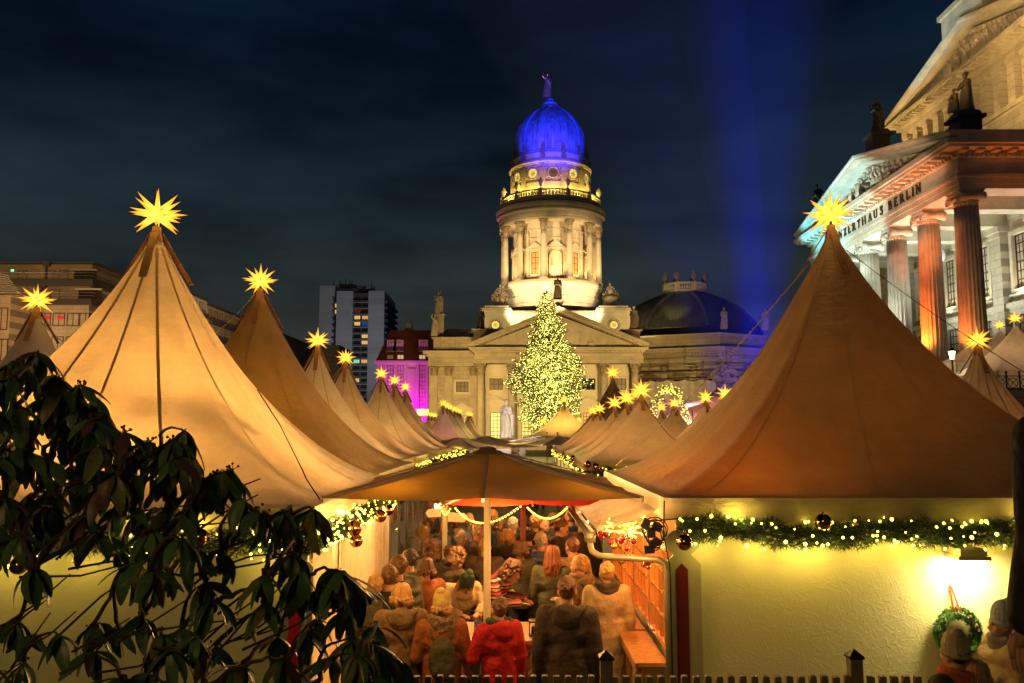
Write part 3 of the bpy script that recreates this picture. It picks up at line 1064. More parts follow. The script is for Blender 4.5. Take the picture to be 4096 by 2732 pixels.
# dome shell, with broad ribs
dome = [(142, 640), (143, 613), (139, 578), (130, 540), (118, 515), (104, 496), (88, 477), (71, 462), (55, 452), (42, 445)]
dz = [(rr(a), zt(b)) for a, b in dome]
prof = []
for i in range(len(dz) - 1):
    for k in range(3):
        f = k / 3
        prof.append((dz[i][0] * (1 - f) + dz[i + 1][0] * f, dz[i][1] * (1 - f) + dz[i + 1][1] * f))
prof.append(dz[-1])
mb.lathe(prof, C0, 80, caps=False)
shell = mb.build("dome", BLUEDOME, cath)
NR = 10
for k in range(NR):
    ac = -PI / 2 + 2 * PI * (k + .5) / NR + .03
    mb = MB(); mb.smooth = False
    vs = []
    for i, (q, z) in enumerate(prof):
        w = 0.085 * (0.55 + 0.45 * q / prof[0][0])
        wa = w * prof[0][0] / max(q, 1.2)
        wa = min(wa, 0.28)
        for s_, o_ in ((-1, 0.0), (-1, .42), (1, .42), (1, 0.0)):
            a = ac + s_ * wa
            vs.append((TX + (q + o_) * math.cos(a), TY + (q + o_) * math.sin(a), z + o_ * .3))
    fs = []
    for i in range(len(prof) - 1):
        for j in range(3):
            fs.append((4 * i + j, 4 * i + j + 1, 4 * i + 4 + j + 1, 4 * i + 4 + j))
    mb.add(vs, fs)
    mb.build("dome_rib", BLUEDOME, cath)
    # standing seams of the sheets between the ribs
    mb = MB()
    for off in (-.5, -.17, .17, .5):
        a = ac + PI / NR + off * 0.30
        pts = [(TX + (q + .03) * math.cos(a), TY + (q + .03) * math.sin(a), z) for q, z in prof[:14]]
        mb.tube(pts, .07, 4)
    mb.build("sheet_seams", BLUEDOME, cath, kind="stuff")
    mb = MB()
    for (q, z) in prof[1:15:2]:
        pts = [(TX + (q + .02) * math.cos(ac + PI / NR + t * .05), TY + (q + .02) * math.sin(ac + PI / NR + t * .05), z) for t in range(-4, 5)]
        mb.tube(pts, .035, 4)
    mb.build("sheet_seams", BLUEDOME, cath, kind="stuff")
    # porthole dormer
    ap = ac + PI / NR
    q, z = rr(107), zt(508)
    if math.sin(ap) < .25:
        round_window(cath, (TX + (q + .15) * math.cos(ap), TY + (q + .15) * math.sin(ap), z), .62, GLASSORG, ap + PI / 2, tilt=-R(38), mat=BLUEDOME)
# rings, drum and cornices: (name, material, profile px)
def ring(name, mat, pf, smooth=False, n=96):
    mb = MB(); mb.smooth = smooth
    mb.lathe([(rr(a), zt(b)) for a, b in pf], C0, n, caps=False)
    return mb.build(name, mat, cath)
ring("finial_base", BLUEDOME, [(40, 446), (46, 441), (46, 436), (38, 432), (38, 431), (33, 431), (33, 418), (28, 417), (20, 408), (16, 399), (10, 397), (.1, 397)])
ring("dome_foot", BLUEDOME, [(150, 660), (150, 644), (140, 640), (134, 636)])
ring("blue_parapet", STONE, [(160, 672), (161, 657), (156, 656), (150, 660), (150, 672)])
ring("upper_cornice", STONE, [(158, 716), (160, 702), (169, 694), (169, 690), (166, 684), (160, 677), (160, 672), (150, 672)])
ring("upper_drum", STONE, [(158, 790), (158, 716)])
ring("drum_plinth", STONE, [(163, 800), (163, 770), (158, 768)])
ring("gallery_cornice", STONE, [(190, 846), (206, 844), (206, 838), (190, 838), (190, 836), (150, 836)])
ring("main_cornice", STONE, [(209, 903), (209, 892), (213, 888), (214, 879), (222, 871), (224, 861), (222, 857), (204, 851), (200, 846)])
ring("entablature_frieze", STONE, [(188, 922), (208, 922), (209, 915), (207, 912), (207, 903)])
ring("inner_drum", STONE, [(147, 1150), (147, 922), (190, 922)])
ring("colonnade_step", STONE, [(150, 1148), (206, 1148), (209, 1152), (209, 1160), (150, 1160)])
ring("lower_ring_cornice", WHITEP, [(206, 1176), (211, 1170), (211, 1160), (205, 1158)])
ring("lower_ring", WHITEP, [(207, 1250), (207, 1238), (203, 1236), (203, 1216), (206, 1214), (206, 1211), (204, 1209), (204, 1176)])
# dentils
for (rad, y, n, sz) in ((216, 884, 150, .22), (163, 698, 110, .16)):
    mb = MB()
    for k in range(n):
        a = PI + PI * (k + .5) / n
        mb.box((TX + rr(rad) * math.cos(a), TY + rr(rad) * math.sin(a), zt(y)), (sz * 1.6, sz * 1.2, sz * 1.2), rz=a)
    mb.build("dentils", STONE, cath, kind="stuff")
# upper drum pilasters, round windows, finials
for k in range(12):
    a = -PI / 2 + .03 + 2 * PI * (k + .5) / 12
    if math.sin(a) < .3:
        mb = MB(); q = rr(159)
        mb.box((TX + q * math.cos(a), TY + q * math.sin(a), (zt(790) + zt(716)) / 2), (.5, 1.1, zt(716) - zt(790)), rz=a)
        mb.build("drum_pilaster", STONE, cath)
        mb = MB(); q = rr(155)
        c = Vector((TX + q * math.cos(a), TY + q * math.sin(a), zt(671)))
        mb.box(c, (1.0, .9, .9), rz=a)
        mb.smooth = True
        mb.lathe([(.25, .4), (.45, .9), (.2, 1.1), (.32, 1.3), (.28, 1.9), (.12, 2.3), (.16, 2.5), (.01, 2.7)], c, 10)
        mb.build("finial", STONE_D, cath)
    a = -PI / 2 + .03 + 2 * PI * k / 12
    if math.sin(a) < .2:
        q = rr(159)
        round_window(cath, (TX + q * math.cos(a), TY + q * math.sin(a), zt(736)), .86, GLASSLIT if k else GLASSDIM, a + PI / 2)
        mb = MB()
        u = Vector((-math.sin(a), math.cos(a), 0)); nrm = Vector((math.cos(a), math.sin(a), 0)) * .12
        c = Vector((TX + rr(157.5) * math.cos(a), TY + rr(157.5) * math.sin(a), zt(736)))
        for (x0, x1, z0, z1) in ((-1.75, 1.75, 1.72, 1.85), (-1.75, 1.75, -1.85, -1.72), (-1.85, -1.72, -1.85, 1.85), (1.72, 1.85, -1.85, 1.85)):
            mb.prism([(x0, z0), (x1, z0), (x1, z1), (x0, z1)], c, u, (0, 0, 1), nrm)
        mb.build("window_panel", STONE, cath)
balustrade(cath, TX, TY, rr(200), zt(838), zt(809), 9, STONE, 12, a0=-PI / 2 + .03 + PI / 12)
UR = urn_mesh(2.1, STONE)
for k in range(12):
    a = -PI / 2 + .03 + 2 * PI * (k + .5) / 12
    if math.sin(a) < .4:
        put("urn", UR, cath, Vector((TX + rr(200) * math.cos(a), TY + rr(200) * math.sin(a), zt(809))) - origin(cath))
# colonnade
capH = zt(924) - zt(962)
SH = shaft(zt(962) - zt(1148) - .1, .56, STONE)
CP = corinthian(capH, .48)
for k in range(12):
    a = -PI / 2 + .075 + 2 * PI * (k + .5) / 12
    if math.sin(a) < .45:
        q = rr(194)
        c = put("column", SH, cath, Vector((TX + q * math.cos(a), TY + q * math.sin(a), zt(1148) + .1)) - origin(cath), rot=(0, 0, a))
        put("capital", CP, c, (0, 0, zt(962) - zt(1148) - .1))
        mb = MB(); q = rr(150)      # pilaster on the wall behind
        mb.box((TX + q * math.cos(a), TY + q * math.sin(a), (zt(1148) + zt(962)) / 2), (.45, 1.0, zt(962) - zt(1148)), rz=a)
        mb.build("drum_pilaster", STONE, cath)
    a = -PI / 2 + .075 + 2 * PI * k / 12
    if math.sin(a) < .2:
        q = rr(147)
        c = Vector((TX + q * math.cos(a), TY + q * math.sin(a), 0))
        u = Vector((-math.sin(a), math.cos(a), 0)); nrm = Vector((math.cos(a), math.sin(a), 0))
        zb = zt(1122)
        if k % 2:
            window(cath, c + Vector((0, 0, zb)) + nrm * .28, 1.5, 4.1, 2, 4, GLASSORG if k in (1, 11) else GLASSLIT, a + PI / 2, .1, surround=.22)
        else:
            # niche with rounded head
            mb = MB()
            arch = [(-.85, 0), (-.85, 3.1)] + [(-.85 * math.cos(t * PI / 8), 3.1 + .85 * math.sin(t * PI / 8)) for t in range(1, 8)] + [(.85, 3.1), (.85, 0)]
            arch2 = [(x * 1.35, z * 1.09) for x, z in arch]
            n_ = len(arch)
            o0 = c + Vector((0, 0, zb)) + nrm * .05
            va = [o0 + u * x + Vector((0, 0, z)) + nrm * .3 for x, z in arch]
            vb = [o0 + u * x + Vector((0, 0, z)) + nrm * .3 for x, z in arch2]
            vc = [o0 + u * x + Vector((0, 0, z)) for x, z in arch]
            mb.add(va + vb, [(i, i + 1, n_ + i + 1, n_ + i) for i in range(n_ - 1)])
            mb.add(va + vc, [(i + 1, i, n_ + i, n_ + i + 1) for i in range(n_ - 1)])
            mb.add(vc, [tuple(range(n_))])
            mb.build("niche", STONE, cath)
        # small pediment above each
        mb = MB()
        z0 = zb + (4.4 if k % 2 else 4.6)
        mb.prism([(-1.45, 0), (1.45, 0), (0, .95)], c + Vector((0, 0, z0 + .25)) - nrm * .1, u, (0, 0, 1), nrm * .5)
        mb.prism([(-1.6, -.25), (1.6, -.25), (1.6, 0), (-1.6, 0)], c + Vector((0, 0, z0 + .25)) - nrm * .1, u, (0, 0, 1), nrm * .65)
        mb.prism([(-1.75, -.0), (-1.55, -.05), (.0, 1.0), (1.55, -.05), (1.75, 0), (0, 1.25)], c + Vector((0, 0, z0 + .25)) - nrm * .1, u, (0, 0, 1), nrm * .72)
        mb.build("window_pediment", STONE, cath)
        mb = MB()
        for (x0, x1, z0_, z1_) in ((-1.5, 1.5, 6.6, 6.75), (-1.5, 1.5, 8.2, 8.35), (-1.6, -1.45, 6.6, 8.35), (1.45, 1.6, 6.6, 8.35)):
            mb.prism([(x0, z0_), (x1, z0_), (x1, z1_), (x0, z1_)], c + Vector((0, 0, zb)) - nrm * .1, u, (0, 0, 1), nrm * .3)
        mb.build("wall_panel", STONE, cath)
# square base block behind the pediment
def pz(py, Y): return at(2200, py, Y).z
def pxx(px, Y): return at(px, 1500, Y).x
YB = 143.5
for sx, (xa, xb) in (("l", (1930, 2042)), ("r", (2392, 2524))):
    X0, X1 = pxx(xa, YB), pxx(xb, YB)
    mb = MB()
    mb.b2(X0, X1, YB, YB + 9, 10, pz(1246, YB))
    mb.build("corner_block", WHITEP, cath)
    mb = MB()
    mb.b2(X0 - .3, X1 + .3, YB - .35, YB + 9.2, pz(1252, YB), pz(1240, YB))
    mb.b2(X0 - .1, X1 + .1, YB - .15, YB + 9.1, pz(1240, YB) + .005, pz(1232, YB))
    mb.b2(X0 + .3, X1 - .3, YB + .3, YB + 8.5, pz(1232, YB) + .005, pz(1222, YB))
    mb.build("block_cornice", WHITEP, cath)
    xm = (X0 + X1) / 2 - (.2 if sx == "l" else 0)
    round_window(cath, (xm, YB - .08, pz(1300, YB)), .66, GLASSLIT, 0.0)
    mb = MB()
    for (a_, b_, c_, d_) in ((-1.9, 1.9, 1.35, 1.45), (-1.9, 1.9, -1.55, -1.45), (-1.95, -1.85, -1.55, 1.45), (1.85, 1.95, -1.55, 1.45)):
        mb.b2(xm + a_, xm + b_, YB - .06, YB + .02, pz(1300, YB) + c_, pz(1300, YB) + d_)
    mb.build("wall_panel", WHITEP, cath)
    # stepped pedestal for the group
    mb = MB()
    pc = Vector(((X0 + X1) / 2 + (.8 if sx == "l" else -.5), YB + 3.2, pz(1222, YB)))
    mb.smooth = True
    mb.lathe([(2.2, 0), (2.1, .15), (1.3, .9), (1.1, 1.3), (1.25, 1.5), (1.25, 1.75)], pc, 4, a0=PI / 4, a1=2 * PI + PI / 4)
    mb.build("group_pedestal", STONE_D, cath)
X0, X1 = pxx(2042, YB + 2), pxx(2392, YB + 2)
mb = MB(); mb.b2(X0 - .2, X1 + .2, YB + 2, YB + 8, 10, pz(1250, YB + 2)); mb.build("attic_wall", WHITEP, cath)
mb = MB(); mb.b2(X0 - .2, X1 + .2, YB + 1.6, YB + 8, pz(1250, YB + 2) + .01, pz(1244, YB + 2)); mb.build("attic_cornice", STONE, cath)
for px in (2107, 2330):
    round_window(cath, (pxx(px, YB + 2), YB + 1.95, pz(1297, YB + 2)), .66, GLASSLIT, 0.0)
# ---- portico: six columns, entablature, pediment
YP = 127.0
PX0, PX1 = pxx(1896, YP), pxx(2572, YP)
PXC = (PX0 + PX1) / 2
zc0, zc1 = pz(1455, YP), pz(1392, YP)       # entablature
zg = 0.0
mb = MB(); mb.b2(PX0 + .8, PX1 - .8, YP + 1.3, YP + 14, 0, zc0 + .1); mb.build("portico_wall", PLAST, cath)
mb = MB(); mb.b2(PX0, PX1, YP - .8, YP + 14, zc0, zc0 + 1.05); mb.build("architrave", STONE_X, cath)
mb = MB(); mb.b2(PX0 + .12, PX1 - .12, YP - .68, YP + 14, zc0 + 1.055, zc0 + 1.7); mb.build("frieze", STONE, cath)
mb = MB()
mb.b2(PX0 - .25, PX1 + .25, YP - 1.05, YP + 14, zc0 + 1.705, zc0 + 1.95)
mb.b2(PX0 - .65, PX1 + .65, YP - 1.5, YP + 14, zc0 + 1.955, zc0 + 2.2)
mb.b2(PX0 - .75, PX1 + .75, YP - 1.6, YP + 14, zc0 + 2.205, zc1)
mb.build("portico_cornice", STONE, cath)
mb = MB()
for k in range(75):
    x = PX0 + (PX1 - PX0) * (k + .5) / 75
    mb.box((x, YP - .82, zc0 + 1.58), (.2, .26, .22))
for k in range(34):
    x = PX0 + (PX1 - PX0) * (k + .5) / 34
    mb.box((x, YP - 1.25, zc0 + 1.86), (.3, .4, .17))
mb.build("dentils", STONE, cath, kind="stuff")
zap = pz(1262, YP) + .6
hw = (PX1 - PX0) / 2
mb = MB(); mb.prism([(-hw, 0), (hw, 0), (0, zap - zc1 - .6)], (PXC, YP - .2, zc1), (1, 0, 0), (0, 0, 1), (0, 13, 0)); mb.build("tympanum", STONE, cath)
rise = zap - zc1
for s_ in (-1, 1):
    mb = MB()
    for (o0, o1, yy) in ((0.0, .34, -1.1), (.342, .62, -1.5), (.622, .80, -1.75)):
        mb.prism([(s_ * (hw + .75), o0 - .3), (s_ * (hw + .75), o1 - .3), (0, rise + o1 - .3), (0, rise + o0 - .3)], (PXC, YP + yy, zc1 + .1), (1, 0, 0), (0, 0, 1), (0, 14, 0))
    mb.build("raking_cornice", STONE, cath, fix=True)
    mb = MB()
    for k in range(34):
        f = (k + .7) / 35
        x = PXC + s_ * (hw + .3) * (1 - f)
        z = zc1 + .1 + rise * f - .32
        mb.box((x, YP - .75, z), (.18, .5, .2))
        if k % 2 == 0: mb.box((x, YP - 1.35, z + .45), (.3, .5, .14))
    mb.build("dentils", STONE, cath, kind="stuff")
colH = pz(1492, YP)
SH2 = shaft(colH - .8, .62, STONE)
CP2 = corinthian(zc0 - colH, .54)
for px in (1924, 2047, 2170, 2293, 2416, 2539):
    c = put("column", SH2, cath, Vector((pxx(px, YP), YP, .8)) - origin(cath))
    put("capital", CP2, c, (0, 0, colH - .8))
mb = MB(); mb.b2(PX0 - .8, PX1 + .8, YP - 1.2, YP + 2, 0, .75); mb.b2(PX0 - 1.4, PX1 + 1.4, YP - 1.9, YP + 2, 0, .38); mb.build("portico_steps", STONE, cath)
for i, px in enumerate((1985, 2108, 2231, 2354, 2477)):
    x = pxx(px, YP + 1.3)
    yw = YP + 1.3
    window(cath, (x, yw - .09, pz(1558, YP)), 2.05, 1.75, 3, 2, GLASSDIM if i != 3 else GLASSDK, 0, .12, surround=.3, smat=PLAST)
    lit = (0, 1, 2, 4)
    window(cath, (x - .1, yw - .09, 1.0), 1.55, pz(1650, YP) - 1.0, 3, 8, GLASSLIT if i != 3 else GLASSORG, 0, .09, surround=.3, smat=PLAST, depth=.25)
    mb = MB()
    zz = pz(1645, YP)
    mb.b2(x - 1.6, x + 1.4, yw - .4, yw + .02, zz, zz + .9)
    mb.b2(x - 1.8, x + 1.6, yw - .55, yw + .01, zz + .905, zz + 1.1)
    mb.prism([(-1.75, 0), (1.75, 0), (0, .95)], (x - .1, yw - .5, zz + 1.105), (1, 0, 0), (0, 0, 1), (0, .5, 0))
    mb.prism([(-2.0, .05), (-1.75, .0), (0, .96), (1.75, .0), (2.0, .05), (0, 1.22)], (x - .1, yw - .7, zz + 1.11), (1, 0, 0), (0, 0, 1), (0, .65, 0))
    mb.build("door_pediment", PLAST, cath, fix=True)
    mb = MB()
    mb.b2(x - 1.8, x + 1.8, yw - .12, yw + .01, pz(1592, YP), pz(1578, YP))
    mb.b2(x - 1.8, x + 1.8, yw - .10, yw + .01, pz(1500, YP), pz(1494, YP))
    mb.b2(x - 1.75, x + 1.75, yw - .08, yw + .01, pz(1491, YP), pz(1462, YP))
    mb.build("wall_band", PLAST, cath)
mb = MB(); mb.b2(PX0 - .3, pxx(1990, YP + 8), YP + 4, YP + 15, zc1 + .2, pz(1328, YP + 6)); mb.b2(PX0 - .6, pxx(1990, YP + 8), YP + 3.7, YP + 15, pz(1328, YP + 6) + .004, pz(1322, YP + 6)); mb.build("roof_parapet", STONE_X, cath)
mb = MB(); mb.b2(pxx(2470, YP + 8), PX1 + .3, YP + 4, YP + 15, zc1 + .2, pz(1330, YP + 6)); mb.b2(pxx(2470, YP + 8), PX1 + .6, YP + 3.7, YP + 15, pz(1330, YP + 6) + .004, pz(1324, YP + 6)); mb.build("roof_parapet", STONE_X, cath)

# ---- left wing
YW = 133.0
WX0, WX1 = pxx(1716, YW), PX0 + 1.0
wz = lambda py: at(1800, py, YW).z
mb = MB(); mb.b2(WX0, WX1, YW, YW + 16, 0, wz(1466)); mb.build("wing_wall", STONE_X, cath)
mb = MB(); mb.b2(WX0 - .2, WX1, YW - .35, YW + 16, wz(1466) + .004, wz(1450)); mb.b2(WX0 - .1, WX1, YW - .25, YW + 16, wz(1450) + .004, wz(1427)); mb.build("wing_entablature", STONE_X, cath)
mb = MB()
mb.b2(WX0 - .4, WX1, YW - .6, YW + 16, wz(1427) + .004, wz(1418))
mb.b2(WX0 - .9, WX1, YW - 1.1, YW + 16, wz(1418) + .004, wz(1405))
mb.build("wing_cornice", STONE, cath)
mb = MB()
for k in range(34):
    mb.box((WX0 + (WX1 - WX0) * (k + .5) / 34, YW - .42, wz(1430)), (.2, .3, .25))
mb.build("dentils", STONE, cath, kind="stuff")
mb = MB(); mb.b2(WX0 + .6, WX1, YW + .6, YW + 12, wz(1404), wz(1352)); mb.b2(WX0 + .3, WX1, YW + .3, YW + 12, wz(1352) + .004, wz(1347)); mb.build("wing_attic", STONE_X, cath)
mb = MB()
zr0, zr1 = wz(1347), wz(1298)
mb.add([(WX0 + .8, YW + 1.5, zr0), (WX1 + 2, YW + 1.5, zr0), (WX1 + 2, YW + 6, zr1), (WX0 + 2.6, YW + 6, zr1), (WX0 + 2.6, YW + 14, zr1), (WX1 + 2, YW + 14, zr1), (WX0 + .8, YW + 15, zr0)],
       [(0, 1, 2, 3), (3, 2, 5, 4), (0, 3, 4, 6)])
mb.build("wing_roof", LEADM, cath)
mb = MB()
for k in range(17):
    f = k / 17
    xa = WX0 + .9 + (WX1 + 1.2 - WX0) * f; xb = WX0 + 2.6 + (WX1 - .4 - WX0) * f
    mb.beam((xa, YW + 1.45, zr0 + .05), (xb, YW + 5.95, zr1 + .05), .08, .12)
mb.build("roof_seams", LEADM, cath, kind="stuff")
for k in range(6):
    x = WX0 + 6.2 + k * 1.45
    mb = MB()
    zq = zr1 - .75
    mb.add([(x, YW + 5.0, zq - .2), (x + 1.1, YW + 5.0, zq - .2), (x + 1.1, YW + 5.6, zq + .35), (x, YW + 5.6, zq + .35)], [(0, 1, 2, 3)])
    mb.build("skylight", GLASSDIM, cath)
pil = MB(); pil.b2(-.55, .55, -.3, .1, .6, wz(1503)); pil.b2(-.75, .75, -.45, .1, 0, .6); PILM = pil.mesh("pilaster", STONE)
CPW = corinthian(wz(1469) - wz(1503), .46)
for px in (1737, 1795, 1893):
    p_ = put("pilaster", PILM, cath, Vector((pxx(px, YW), YW, 0)) - origin(cath))
    put("capital", CPW, p_, (0, -.1, wz(1503)))
xw = pxx(1850, YW)
window(cath, (xw, YW - .09, wz(1568)), 2.0, 1.65, 3, 2, GLASSDIM, 0, .13, surround=.3, smat=PLAST)
window(cath, (xw, YW - .09, 1.2), 1.5, wz(1662) - 1.2, 3, 7, GLASSDIM, 0, .1, surround=.3, smat=PLAST)
mb = MB()
mb.b2(xw - 1.6, xw + 1.6, YW - .4, YW - .0, wz(1658), wz(1640)); mb.prism([(-2.0, 0), (2.0, 0), (0, 1.15)], (xw, YW - .55, wz(1640) + .004), (1, 0, 0), (0, 0, 1), (0, .55, 0))
mb.build("door_pediment", PLAST, cath, fix=True)
mb = MB(); mb.b2(xw - 2.3, xw + 2.2, YW - .12, YW + .01, wz(1592), wz(1580)); mb.b2(xw - 2.3, xw + 2.2, YW - .1, YW + .01, wz(1610), wz(1606)); mb.build("wall_band", STONE, cath)
# pedestal for the roof statue
mb = MB(); xs = pxx(1757, YW + 4)
zs0, zs1 = wz(1302), at(1757, 1258, YW + 4).z
mb.b2(xs - .7, xs + .7, YW + 3.3, YW + 4.7, zr0, zs1 - .3); mb.b2(xs - .95, xs + .95, YW + 3.05, YW + 4.95, zs1 - .295, zs1)
mb.build("statue_pedestal", STONE, cath)
mb = MB(); xs2 = pxx(2229, 128.5)
zp1 = at(2229, 1203, 128.5).z
mb.b2(xs2 - .75, xs2 + .75, 127.5, 129.5, zap - .8, zp1 - .3); mb.b2(xs2 - 1.0, xs2 + 1.0, 127.3, 129.7, zp1 - .295, zp1)
mb.build("statue_pedestal", STONE_D, cath)

# ------------------------------------------------------------------ domed hall to the right, scaffolded
hall = thing("domed_hall", (32, 145, 0), "low hall with a wide dark lead dome right of the church tower", "hall")
HX, HY = at(2742, 1300, 157).x, 157.0
hz = lambda py: at(2742, py, HY).z
HP = HY / FP
hd = [(300, 1345), (292, 1330), (272, 1300), (245, 1270), (205, 1240), (160, 1215), (110, 1195), (92, 1188)]
prof2 = []
hq = [(a * HP, hz(b)) for a, b in hd]
for i in range(len(hq) - 1):
    for k in range(3):
        f = k / 3
        prof2.append((hq[i][0] * (1 - f) + hq[i + 1][0] * f, hq[i][1] * (1 - f) + hq[i + 1][1] * f))
prof2.append(hq[-1])
mb = MB(); mb.smooth = True; mb.lathe(prof2, (HX, HY, 0), 72); mb.build("dome", LEADM, hall)
mb = MB()
for k in range(64):
    a = PI + PI * k / 64
    mb.tube([(HX + (q + .02) * math.cos(a), HY + (q + .02) * math.sin(a), z + .02) for q, z in prof2[:20:2]], .045, 4)
mb.build("sheet_seams", LEADM, hall, kind="stuff")
for k in range(8):
    a = -PI / 2 + 2 * PI * (k + .1) / 8
    if math.sin(a) > .3: continue
    mb = MB()
    mb.tube([(HX + (q + .1) * math.cos(a), HY + (q + .1) * math.sin(a), z + .08) for q, z in prof2], .38, 6)
    mb.build("dome_rib", LEADM, hall)
mb = MB(); mb.lathe([(92 * HP, hz(1190)), (96 * HP, hz(1184)), (86 * HP, hz(1184)), (86 * HP, hz(1176)), (1, hz(1176))], (HX, HY, 0), 8, a0=PI / 8, a1=2 * PI + PI / 8); mb.build("lantern_base", LEADM, hall)
balustrade(hall, HX, HY, 86 * HP, hz(1176), hz(1141), 7, STONE, 8, a0=-PI / 2 - .55)
UR2 = urn_mesh(2.3, STONE_D)
for k in range(8):
    a = -PI / 2 - .55 + 2 * PI * k / 8
    put("urn", UR2, hall, Vector((HX + 86 * HP * math.cos(a), HY + 86 * HP * math.sin(a), hz(1141))) - origin(hall))
# angular walls
pts = [(2548, 141.0), (2888, 135.0), (3085, 140.5)]
W = [at(px, 1400, Y).to_2d() for px, Y in pts]
W = [Vector((w.x, p[1])) for w, p in zip(W, pts)]
W = W + [Vector((W[-1].x + 4, 170)), Vector((W[0].x + 1, 170))]
hz2 = lambda py: at(2888, py, 135).z
def hall_layer(name, z0, z1, off, mat):
    mb = MB()
    c = Vector((HX, HY))
    P2 = []
    for w in W:
        d = (w - c); P2.append(w + d.normalized() * off)
    n_ = len(P2)
    mb.add([(p.x, p.y, z0) for p in P2] + [(p.x, p.y, z1) for p in P2], [(i, (i + 1) % n_, n_ + (i + 1) % n_, n_ + i) for i in range(n_)] + [tuple(range(n_, 2 * n_)), tuple(reversed(range(n_)))])
    return mb.build(name, mat, hall)
hall_layer("hall_wall", 0, hz2(1445), -.3, STONE_X)
hall_layer("hall_architrave", hz2(1445) + .003, hz2(1425), 0, STONE)
hall_layer("hall_frieze", hz2(1425) + .003, hz2(1405), -.15, STONE_X)
hall_layer("hall_cornice", hz2(1405) + .003, hz2(1396), .4, STONE)
hall_layer("hall_cornice_cap", hz2(1396) + .003, hz2(1386), .9, STONE)
hall_layer("hall_attic", hz2(1386) + .003, hz2(1334), -.9, STONE_X)
hall_layer("hall_attic_cap", hz2(1334) + .003, hz2(1327), -.6, STONE)
for s_ in range(2):
    a_, b_ = W[s_], W[s_ + 1]
    d = (b_ - a_); L = d.length; d.normalize()
    rz = math.atan2(d.y, d.x)
    nrm = Vector((d.y, -d.x))
    mb = MB()
    for k in range(int(L / .55)):
        p = a_ + d * (k + .5) * .55 + nrm * .1
        mb.box((p.x, p.y, hz2(1409)), (.26, .4, .3), rz=rz)
    mb.build("dentils", STONE, hall, kind="stuff")
    nb = 3 if s_ == 0 else 2
    for k in range(nb):
        p = a_ + d * L * (k + .5) / nb + nrm * .05
        window(hall, (p.x, p.y, hz2(1560)), 1.8, 2.0, 3, 3, GLASSDK, rz, .12, surround=.3)
        mb = MB()
        mb.prism([(-2.0, 0), (2.0, 0), (0, 1.1)], (p.x, p.y, hz2(1510)), (d.x, d.y, 0), (0, 0, 1), (nrm.x * .5, nrm.y * .5, 0))
        mb.build("window_pediment", STONE_D, hall, fix=True)
    for k in range(nb + 1):
        p = a_ + d * (L * k / nb) + nrm * .1
        pm_ = MB(); pm_.box((0, 0, hz2(1490) / 2), (1.1, .5, hz2(1490)))
        q_ = put("pilaster", pm_.mesh("pilaster", STONE), hall, Vector((p.x, p.y, 0)) - origin(hall), rot=(0, 0, rz))
        put("capital", CPW, q_, (0, -.1, hz2(1490)))
# scaffold and sheeting
scf = thing("scaffold", (W[1].x - 4, 132, 0), "steel scaffold with hanging tarpaulins before the right hand hall", "scaffold")
TARP = M("tarpaulin_white", (0.55, 0.55, 0.52), 0.6, var=0.3, vscale=1.5, bump=0.4, bscale=1.5, bdist=.2, transl=.2)
PLANK = M("scaffold_plank", (0.35, 0.16, 0.05), 0.7, var=0.3)
for s_ in range(2):
    a_, b_ = W[s_], W[s_ + 1]
    d = (b_ - a_); L = d.length; d.normalize()
    nrm = Vector((d.y, -d.x))
    n_ = int(L / 2.4)
    tops = []
    for k in range(n_ + 1):
        p = a_ + d * L * k / n_
        for off in (1.1, 2.1):
            q = p + nrm * off
            mb = MB(); mb.tube([(q.x, q.y, 0), (q.x, q.y, hz2(1385 if k % 3 == 0 else 1440))], .035, 6); mb.build("standard", STEEL, scf)
    for zi, py in enumerate((1560, 1515, 1487, 1460, 1430)):
        for off in (1.1, 2.1):
            mb = MB()
            p, q = a_ + nrm * off, b_ + nrm * off
            for dz_ in (0, .5, 1.0) if off > 2 else (0,):
                mb.tube([(p.x, p.y, hz2(py) + dz_), (q.x, q.y, hz2(py) + dz_)], .028, 6)
            mb.build("ledger", STEEL, scf)
        if py in (1487, 1515):
            p, q = a_ + nrm * 1.6, b_ + nrm * 1.6
            mb = MB(); mb.beam((p.x, p.y, hz2(py) + .05), (q.x, q.y, hz2(py) + .05), .95, .06); mb.build("deck", PLANK, scf)
    for k in range(0, n_ - 1, 3):
        p, q = a_ + d * L * k / n_ + nrm * 2.12, a_ + d * L * (k + 2) / n_ + nrm * 2.12
        mb = MB(); mb.tube([(p.x, p.y, hz2(1515)), (q.x, q.y, hz2(1440))], .03, 6); mb.tube([(q.x, q.y, hz2(1560)), (p.x, p.y, hz2(1515))], .03, 6); mb.build("brace", STEEL, scf)
    for k in range(n_):
        mb = MB(); mb.smooth = True
        vs = []
        for i in range(9):
            p = a_ + d * (L * (k + i / 8) / n_) + nrm * (2.2 + .12 * math.sin(i * 1.9 + k))
            for j in range(5):
                z = hz2(1518) + .25 * math.sin(i * PI / 8) * -1 * (j == 0) - j * (hz2(1518) - hz2(1640)) / 4
                vs.append((p.x + nrm.x * .08 * math.sin(j * 2.3 + i), p.y + nrm.y * .08 * math.sin(j * 2.3 + i), z))
        mb.add(vs, [(i * 5 + j, i * 5 + j + 1, (i + 1) * 5 + j + 1, (i + 1) * 5 + j) for i in range(8) for j in range(4)])
        mb.build("tarpaulin", TARP, scf)
